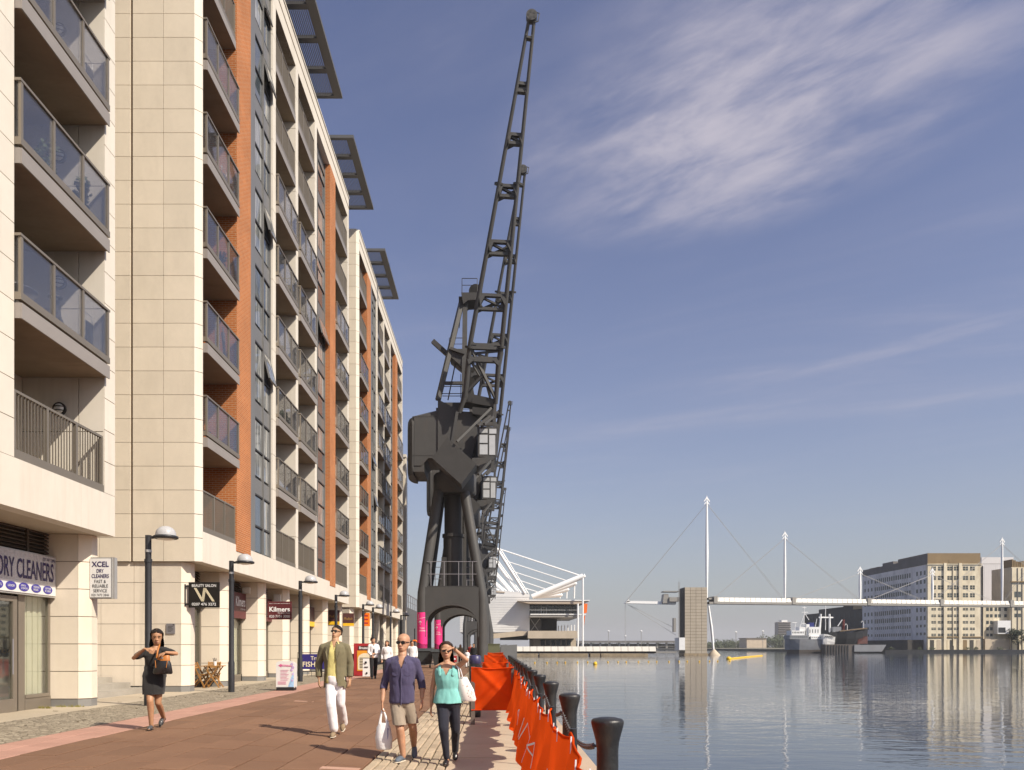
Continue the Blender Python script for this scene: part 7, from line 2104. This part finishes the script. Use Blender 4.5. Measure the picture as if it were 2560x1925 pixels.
for k in range(5):
    z = nz - .17 - k * .085; part('button', MB().ellip((nbx.x + .0, J['pc'].y - .128, z), .006, .004, .006, 8, 5), 'shirt_blue', S_)
for sx in (-1, 1): part('pocket', MB().prism([nbx + V(sx * .040, -.129, -.20), nbx + V(sx * .125, -.112, -.20), nbx + V(sx * .125, -.114, -.235), nbx + V(sx * .083, -.125, -.25), nbx + V(sx * .040, -.131, -.235)], (0, .012, 0)), 'shirt_blue', S_)
mb = MB(); rings_mb(mb, torso(J['pc'], J['nb'], TM, .014, -.13, .15)); legs(mb, J, .092, .094, .1, .49); part('shorts', cut(remesh(mb, .011, 3, .005, 7, 5), lambda c: c.z < J['knl'].z + .055), 'shorts_beige', P_)
glasses(P_, hf, hs_); [shoe(P_, J['he' + a], J['to' + a], 'shoe_grey') for a in 'lr']
base = Vector(P_.location); hb = base + J['wrl'] + V(0, -.01, -.10)
BG = thing('carrier_bag', hb + V(0, 0, -.55), 'white plastic carrier bag with blue print hanging from the hand', 'bag')
mb = MB(); rings = []
for (z, rx, ry) in ((-.56, .085, .05), (-.54, .105, .065), (-.40, .115, .06), (-.26, .095, .05), (-.20, .06, .035)):
    rings.append([hb + V(.02 + rx * math.cos(a) * (1 + .06 * math.sin(5 * a + 9 * z)), .0 + ry * math.sin(a) * (1 + .1 * math.sin(4 * a + 7 * z)), z) for a in [2 * math.pi * k / 20 for k in range(20)]])
mb.loft(rings, True, True); part('body', mb, 'carrier_white', BG)
for sx in (-1, 1): part('handle', MB().tube([hb + V(.02 + sx * .055, 0, -.215), hb + V(.012 + sx * .03, 0, -.1), hb + V(.004, 0, .012)], [.022, .014, .008], 8), 'carrier_white', BG)
t = MB()
for k in range(4): t.obox(hb + V(.082 + k * .011, -.045 + k * .012, -.34), (.004, .003, 0), (0, .003, 0), (0, 0, .075 - .008 * k))
part('print', t, 'ink_blue', BG)

# ---- woman in teal top
px = dict(pc=(1121, 1758), nb=(1117, 1661), chin=(1115.5, 1647), top=(1113, 1604), shl=(1091, 1671), ell=(1081, 1722), wrl=(1078, 1765), shr=(1141, 1668), elr=(1166, 1650), wrr=(1133, 1620),
          hpl=(1108, 1766), knl=(1110, 1826), anl=(1117, 1896), tol=(1112, 1913), hel=(1118, 1903), hpr=(1134, 1766), knr=(1139, 1824), anr=(1138, 1880), tor=(1138, 1901), her=(1138, 1884))
dy = dict(knl=-.20, anl=-.16, tol=-.31, hel=-.10, knr=.06, anr=.36, tor=.22, her=.40, elr=-.12, wrr=-.20, ell=.04)
def ex(J):
    J['hdl'] = V(-.04, -.1, -1); J['hnl'] = V(1, .2, 0); J['hsl'] = -1; J['hcl'] = .6
    J['hdr'] = V(-1, -.05, -.06); J['hnr'] = V(0, .35, -1); J['hsr'] = 1; J['hcr'] = .12
    J['hel'].z = 0; J['tol'].z = .003
P_, J, hf, hs_, tab = person('woman in turquoise top and dark jeans shading her eyes with one hand', 10.81, 1118, px, dy, 'f', 'skin_light', 'long', 'hair_brown', yaw=R(4), eyes=False, extra=ex)
nz = J['nb'].z; nbx = J['nb']
mb = MB(); rings_mb(mb, torso(J['pc'], J['nb'], TF, .020, -.02, .95, flare=.014))
for a in 'lr': chain_mb(mb, [V(nbx.x + (.098 if a == 'r' else -.098), nbx.y + .03, nz - .015), V(nbx.x + (.098 if a == 'r' else -.098), nbx.y - .07, nz - .10)], [.030, .036])
tp = remesh(mb, .010, 3, .008, 9, 4)
tp = cut(tp, lambda c: (c.y < nbx.y + .03 and c.z > nz - .15 + abs(c.x - nbx.x) * 2.1) or (c.z > nz - .02 and abs(c.x - nbx.x) < .06) or c.z < J['pc'].z + .005)
tp_ = part('top', tp, 'top_teal', P_)
for sx in (-1, 1):
    mb = MB(); chain_mb(mb, [nbx + V(sx * .088, -.118, -.135), nbx + V(sx * .092, -.106, -.085), nbx + V(sx * .094, -.062, -.026), nbx + V(sx * .094, .01, -.008), nbx + V(sx * .09, .085, -.08)], [.026, .024, .022, .022, .024], (sx * .2, -.6, .8), .42)
    part('strap', remesh(mb, .009, 2), 'top_teal', tp_)
mb = MB(); rings_mb(mb, torso(J['pc'], J['nb'], TF, .010, -.13, .15)); legs(mb, J, .096, .064, .046, .97); part('jeans', remesh(mb, .010, 3, .005, 9, 2), 'jeans_navy', P_)
glasses(P_, hf, hs_, big=1.12); [shoe(P_, J['he' + a], J['to' + a], 'leather_black', 'leather_black', .040, open_=True) for a in 'lr']
part('bracelet', MB().tube([J['wrr'] + V(.03 + .0 * k, .026 * math.cos(k * .7), .026 * math.sin(k * .7)) for k in range(10)], .006, 6), 'leather_black', P_)
base = Vector(P_.location)
BG = thing('tote_bag', base + V(.24, .02, .85), 'white speckled tote bag on the shoulder of the woman in turquoise', 'bag')
def tote_mat():
    m, nt, out = newmat('tote_print'); T = NT(nt); b = T.n('ShaderNodeBsdfPrincipled'); T.l(b.outputs[0], out.inputs['Surface'])
    g = T.n('ShaderNodeNewGeometry'); vo = T.n('ShaderNodeTexVoronoi'); vo.inputs['Scale'].default_value = 34; T.l(g.outputs['Position'], vo.inputs['Vector'])
    n = T.noise(g.outputs['Position'], 12, 3)
    T.l(T.mix(T.m('MULTIPLY', T.mapr(vo.outputs['Distance'], .25, .34, .85, 0), T.mapr(n, .45, .6, 0, 1), True), (.78, .76, .72), T.mix(n, (.55, .10, .12), (.12, .2, .16))), b.inputs['Base Color']); b.inputs['Roughness'].default_value = .8
tote_mat()
bc = at(1163, 1724, 10.78)
mb = MB(); rings = []
for (z, rx, ry, ox) in ((-.155, .10, .05, .035), (-.13, .115, .065, .033), (0, .105, .06, .01), (.12, .075, .045, -.025), (.17, .06, .025, -.035)):
    rings.append([bc + V(ox + rx * math.cos(a), ry * math.sin(a) * (1 + .08 * math.sin(6 * a)), z) for a in [2 * math.pi * k / 20 for k in range(20)]])
mb.loft(rings, True, True); part('body', mb, 'tote_print', BG)
for o_ in (-.02, .03): part('strap', MB().tube([bc + V(-.06 + o_, -.04, .16), bc + V(-.08 + o_ * .5, -.05, .28), at(1141, 1664, 10.76)], .007, 6), 'cotton_white', BG)

# ---- man in olive blazer
px = dict(pc=(838, 1703), nb=(838, 1606), chin=(837, 1595.5), top=(840, 1562), shl=(808, 1618), ell=(797, 1660), wrl=(797, 1694), shr=(866, 1618), elr=(876, 1660), wrr=(875, 1694),
          hpl=(827, 1711), knl=(828, 1764), anl=(834, 1817), tol=(829, 1832), hel=(836, 1826), hpr=(850, 1711), knr=(852, 1760), anr=(858, 1803), tor=(856, 1829), her=(859, 1807))
dy = dict(knl=-.2, anl=-.15, tol=-.32, hel=-.08, knr=.05, anr=.38, tor=.28, her=.43, ell=.05, elr=.05)
def ex(J):
    for a, sx in (('l', 1), ('r', -1)):
        J['hd' + a] = V(.05 * sx, -.1, -1); J['hn' + a] = V(sx, .3, 0); J['hs' + a] = -sx; J['hc' + a] = .5
    J['hel'].z = 0; J['tol'].z = .003
P_, J, hf, hs_, tab = person('man in olive blazer, yellow polo shirt and white trousers looking up', 13.25, 838, px, dy, 'm', 'skin_olive', 'short', 'hair_dark', yaw=R(-20), pitch=R(-10), eyes=False, extra=ex, s=1.03)
nz = J['nb'].z; nbx = J['nb']; pcz = J['pc'].z
mb = MB(); rings_mb(mb, torso(J['pc'], J['nb'], TM, .014, -.06, .99)); chain_mb(mb, [nbx + V(-.055, .0, .0), nbx + V(0, .06, .015), nbx + V(.055, .0, .0)], [.018, .02, .018])
po = remesh(mb, .011, 3, .005, 8, 3); po = cut(po, lambda c: c.y < nbx.y - .02 and abs(c.x - nbx.x) < .035 * max(0, (c.z - (nz - .11)) / .1) and c.z > nz - .11)
S_ = part('polo_shirt', po, 'polo_yellow', P_)
mb = MB()
for sx in (-1, 1): mb.prism([nbx + V(sx * .05, -.045, .02), nbx + V(sx * .085, -.05, -.03), nbx + V(sx * .05, -.098, -.07), nbx + V(sx * .03, -.082, -.03)], (0, -.012, 0))
part('collar', mb, 'polo_yellow', S_)
mb = MB(); rings_mb(mb, [(p[0], p[1], p[2], p[3] + .0, p[4]) for p in torso(J['pc'], J['nb'], TM, .034, -.06, .97)])
q0 = J['pc']; rings_mb(mb, [(q0.x, q0.y, q0.z - .14, .192, .152), (q0.x, q0.y, q0.z + .1, .182, .142)])
[sleeve(mb, J, a, .070, .062, 1.95, .053) for a in 'lr']
bz = remesh(mb, .011, 5, .006, 7, 8)
def front(c):
    t = (nz + .03 - c.z) / (nz - pcz + .13); w = .045 + .055 * t + .04 * max(0, t - .55)
    ox = -.012 - .03 * t
    return c.y < nbx.y - .01 and abs(c.x - nbx.x - ox) < w and abs(c.x) < .16
bz = cut(bz, lambda c: front(c) or c.z > nz + .03 or (c.z < pcz - .105 and abs(c.x - q0.x) < .22) or (c.z < pcz - .08 and abs(c.x - q0.x) < .16))
for a in 'lr': bz = cut(bz, cuff(J, a, 1.93))
B_ = part('blazer', bz, 'blazer_olive', P_)
for sx in (-1, 1):
    mb = MB().prism([nbx + V(sx * .05 - .012, -.06, .03), nbx + V(sx * .10 - .012, -.085, -.06), nbx + V(sx * .115 - .018, -.130, -.16), nbx + V(sx * .075 - .022, -.146, -.30), nbx + V(sx * .05 - .018, -.13, -.12)], (0, -.008, 0)); part('lapel', mb, 'blazer_olive', B_)
mb = MB(); rings_mb(mb, torso(J['pc'], J['nb'], TM, .014, -.13, .15)); legs(mb, J, .098, .078, .078, 1.04); part('trousers', cut(remesh(mb, .011, 3, .009, 7, 9), lambda c: c.z < .055), 'trousers_white', P_)
glasses(P_, hf, hs_); [shoe(P_, J['he' + a], J['to' + a], 'shoe_tan') for a in 'lr']

# ---- woman in black dress
px = dict(pc=(386, 1691), nb=(388, 1622), chin=(392, 1611.5), top=(391.5, 1574), shl=(365, 1630), ell=(334, 1645), wrl=(362, 1622), shr=(411, 1627), elr=(441, 1634), wrr=(415, 1631),
          hpl=(376, 1700), knl=(375, 1752), anl=(378, 1811), tol=(371, 1824), hel=(381, 1818), hpr=(396, 1700), knr=(395, 1757), anr=(409, 1794), tor=(400, 1816), her=(412, 1797))
dy = dict(ell=-.10, wrl=-.26, elr=-.12, wrr=-.28, knl=-.18, anl=-.12, tol=-.28, hel=-.05, knr=-.02, anr=.36, tor=.26, her=.42)
def ex(J):
    J['hdl'] = V(1, -.1, -.05); J['hnl'] = V(0, .5, -1); J['hsl'] = -1; J['hcl'] = .35
    J['hdr'] = V(-1, -.1, -.45); J['hnr'] = V(-.3, .6, -1); J['hsr'] = 1; J['hcr'] = .6
    J['hel'].z = 0; J['tol'].z = .003
P_, J, hf, hs_, tab = person('dark-haired woman in a short black dress reaching into her handbag', 13.42, 387, px, dy, 'f', 'skin_tan', 'bob', 'hair_dark', yaw=R(24), pitch=R(12), extra=ex, s=1.02)
nz = J['nb'].z; nbx = J['nb']; q0 = J['pc']
mb = MB(); rings_mb(mb, torso(J['pc'], J['nb'], TF, .020, -.0, .97)); [sleeve(mb, J, a, .070, .058, .72) for a in 'lr']
hem = at(0, 1735, 13.42).z - P_.location.z
rings_mb(mb, [(q0.x, q0.y - .045, hem - .04, .168, .165), (q0.x, q0.y - .03, hem + .10, .178, .16), (q0.x, q0.y, q0.z, .186, .142), (q0.x, q0.y, q0.z + .09, .165, .125)])
dr = remesh(mb, .011, 3, .007, 8, 6); dr = cut(dr, lambda c: (c.z > nz - .085 and c.y < nbx.y + .02 and ((c.x - nbx.x) / .085) ** 2 + ((c.z - nz) / .085) ** 2 < 1) or c.z < hem or (c.z > nz - .01 and abs(c.x - nbx.x) < .075))
part('dress', dr, 'dress_black', P_)
[shoe(P_, J['he' + a], J['to' + a], 'shoe_silver', 'leather_black', .038, open_=True) for a in 'lr']
bc = at(407, 1660, 13.20)
BG = thing('handbag', bc + V(0, 0, -.18), 'black and tan handbag held by the woman in black', 'bag')
mb = MB(); rings = []
for (z, rx, ry) in ((-.165, .15, .05), (-.14, .165, .07), (0, .14, .065), (.07, .11, .05)):
    rings.append([bc + V(rx * math.cos(a), ry * math.sin(a), z) for a in [2 * math.pi * k / 20 for k in range(20)]])
mb.loft(rings, True, True); part('body', mb, 'leather_black', BG)
rings = [[bc + V(.012 + rx * math.cos(a), ry * math.sin(a), z) for a in [2 * math.pi * k / 20 for k in range(20)]] for (z, rx, ry) in ((.055, .108, .055), (.14, .10, .05), (.15, .09, .04))]
part('flap', MB().loft(rings, True, True), 'leather_tan', BG)
part('clasp', MB().box(bc.x - .01, bc.x + .03, bc.y - .062, bc.y - .054, bc.z + .09, bc.z + .115), 'sign_frame', BG)
part('strap', MB().tube([bc + V(-.09, -.03, .1), bc + V(-.075, -.02, .22), at(399, 1612, 13.3)], .014, 6), 'leather_tan', BG)
for sx in (-1, 1): part('tassel', MB().tube([bc + V(sx * .10, -.06, .06), bc + V(sx * .085, -.07, -.06)], .007, 5), 'leather_tan', BG)

# ---- waiters and people farther off: one generic standing or strolling build
def stroller(label, x0, Y, h, sex, top, bottom, skin='skin_light', hair='short', hm='hair_dark', yaw=0, turn=0.0, vox=.012, armpose=None, skirt=False, tie=False, longsleeve=True, group='people farther along the promenade'):
    X = (x0 - 1240) * Y / F; base = V(X, Y, gz(X)); k = h / 1.75
    P_ = thing('person', base, label, 'person', group, rotz=turn, local=True)
    J = dict(pc=V(0, 0, .92), nb=V(0, 0, 1.475), chin=V(0, -.05, 1.525), top=V(0, -.05, 1.755), shl=V(-.175, 0, 1.40), shr=V(.175, 0, 1.40), ell=V(-.225, .03, 1.12), elr=V(.225, .03, 1.12), wrl=V(-.22, -.06, .88), wrr=V(.22, -.06, .88),
             hpl=V(-.085, 0, .87), hpr=V(.085, 0, .87), knl=V(-.09, -.12, .50), knr=V(.09, .05, .49), anl=V(-.085, -.14, .09), anr=V(.085, .26, .14), hel=V(-.085, -.10, 0), tol=V(-.09, -.34, 0), her=V(.085, .32, .10), tor=V(.09, .12, .0))
    if sex == 'f': J['shl'].x = -.155; J['shr'].x = .155
    if armpose: J.update(armpose)
    J = {a: v_ * k for a, v_ in J.items()}
    tab = TM if sex == 'm' else TF
    mb = body_mb(J, tab, k, sex); hf, hs_ = head_frame(J['chin'], J['top'], yaw); head_mb(mb, hf, hs_)
    part('body', remesh(mb, vox, 2), skin, P_)
    part('hair', hair_mb(hf, hs_, hair), hm, P_)
    mb = MB(); rings_mb(mb, torso(J['pc'], J['nb'], tab, .022, -.08, .98, s=k)); [sleeve(mb, J, a, .068 * k, .056 * k, 1.8 if longsleeve else .6, .05 * k) for a in 'lr']
    S_ = part('shirt', remesh(mb, .013, 3, .006, 8, x0 % 7), top, P_)
    if tie: part('tie', MB().prism([J['nb'] + V(-.02, -.10, -.02), J['nb'] + V(.02, -.10, -.02), J['nb'] + V(.035, -.155, -.42), J['nb'] + V(0, -.155, -.47), J['nb'] + V(-.035, -.155, -.42)], (0, -.008, 0)), 'trousers_black', S_)
    mb = MB(); rings_mb(mb, torso(J['pc'], J['nb'], tab, .014, -.13, .15, s=k)); legs(mb, J, .10 * k, .08 * k, .07 * k, .97); part('trousers', remesh(mb, .013, 3, .005, 7, 1), bottom, P_)
    [shoe(P_, J['he' + a], J['to' + a], 'leather_black', 'leather_black') for a in 'lr']
    return P_
stroller('waiter in white shirt and dark tie beside the red menu board', 934, 34.5, 1.78, 'm', 'cotton_white', 'trousers_black', yaw=R(50), turn=R(14), tie=True, armpose=dict(elr=V(.23, -.02, 1.14), wrr=V(.02, -.2, 1.08), ell=V(-.22, -.02, 1.12), wrl=V(-.10, -.2, .98)))
stroller('dark-haired woman in white top and black trousers beside the waiter', 967, 34.2, 1.64, 'f', 'cotton_white', 'trousers_black', hair='bob', yaw=R(-10))
stroller('person in a white shirt half hidden behind the bald man', 1031, 40, 1.70, 'm', 'cotton_white', 'trousers_black', yaw=R(30))
stroller('distant woman in khaki under the crane arch', 1151, 66, 1.65, 'f', 'khaki_cloth', 'trousers_black', hair='long', hm='hair_brown', vox=.018)
stroller('distant child in white on the quay by the crane leg', 1168, 58, 1.30, 'f', 'cotton_white', 'cotton_white', hair='bob', hm='hair_brown', vox=.016)
stroller('distant man in dark clothes beside the right crane leg', 1184, 62, 1.78, 'm', 'trousers_black', 'jeans_navy', vox=.018)
stroller('distant person in red top beyond the crane arch', 1176, 84, 1.75, 'm', 'red_cloth', 'jeans_navy', vox=.018)

# summer haze over the dock: one even body of air round everything
hm, hnt, hout = newmat('haze_air')
pv = hnt.nodes.new('ShaderNodeVolumePrincipled')
pv.inputs['Color'].default_value = (0.90, 0.92, 0.96, 1)
pv.inputs['Density'].default_value = 0.00016
pv.inputs['Anisotropy'].default_value = 0.0
hnt.links.new(pv.outputs[0], hout.inputs['Volume'])
tag(part('haze', MB().box(-700, 1500, -300, 3100, -4.3, 60), 'haze_air'), 'thin summer haze in the air over the dock', 'haze', kind='stuff')
bpy.data.scenes.remove(TMP)
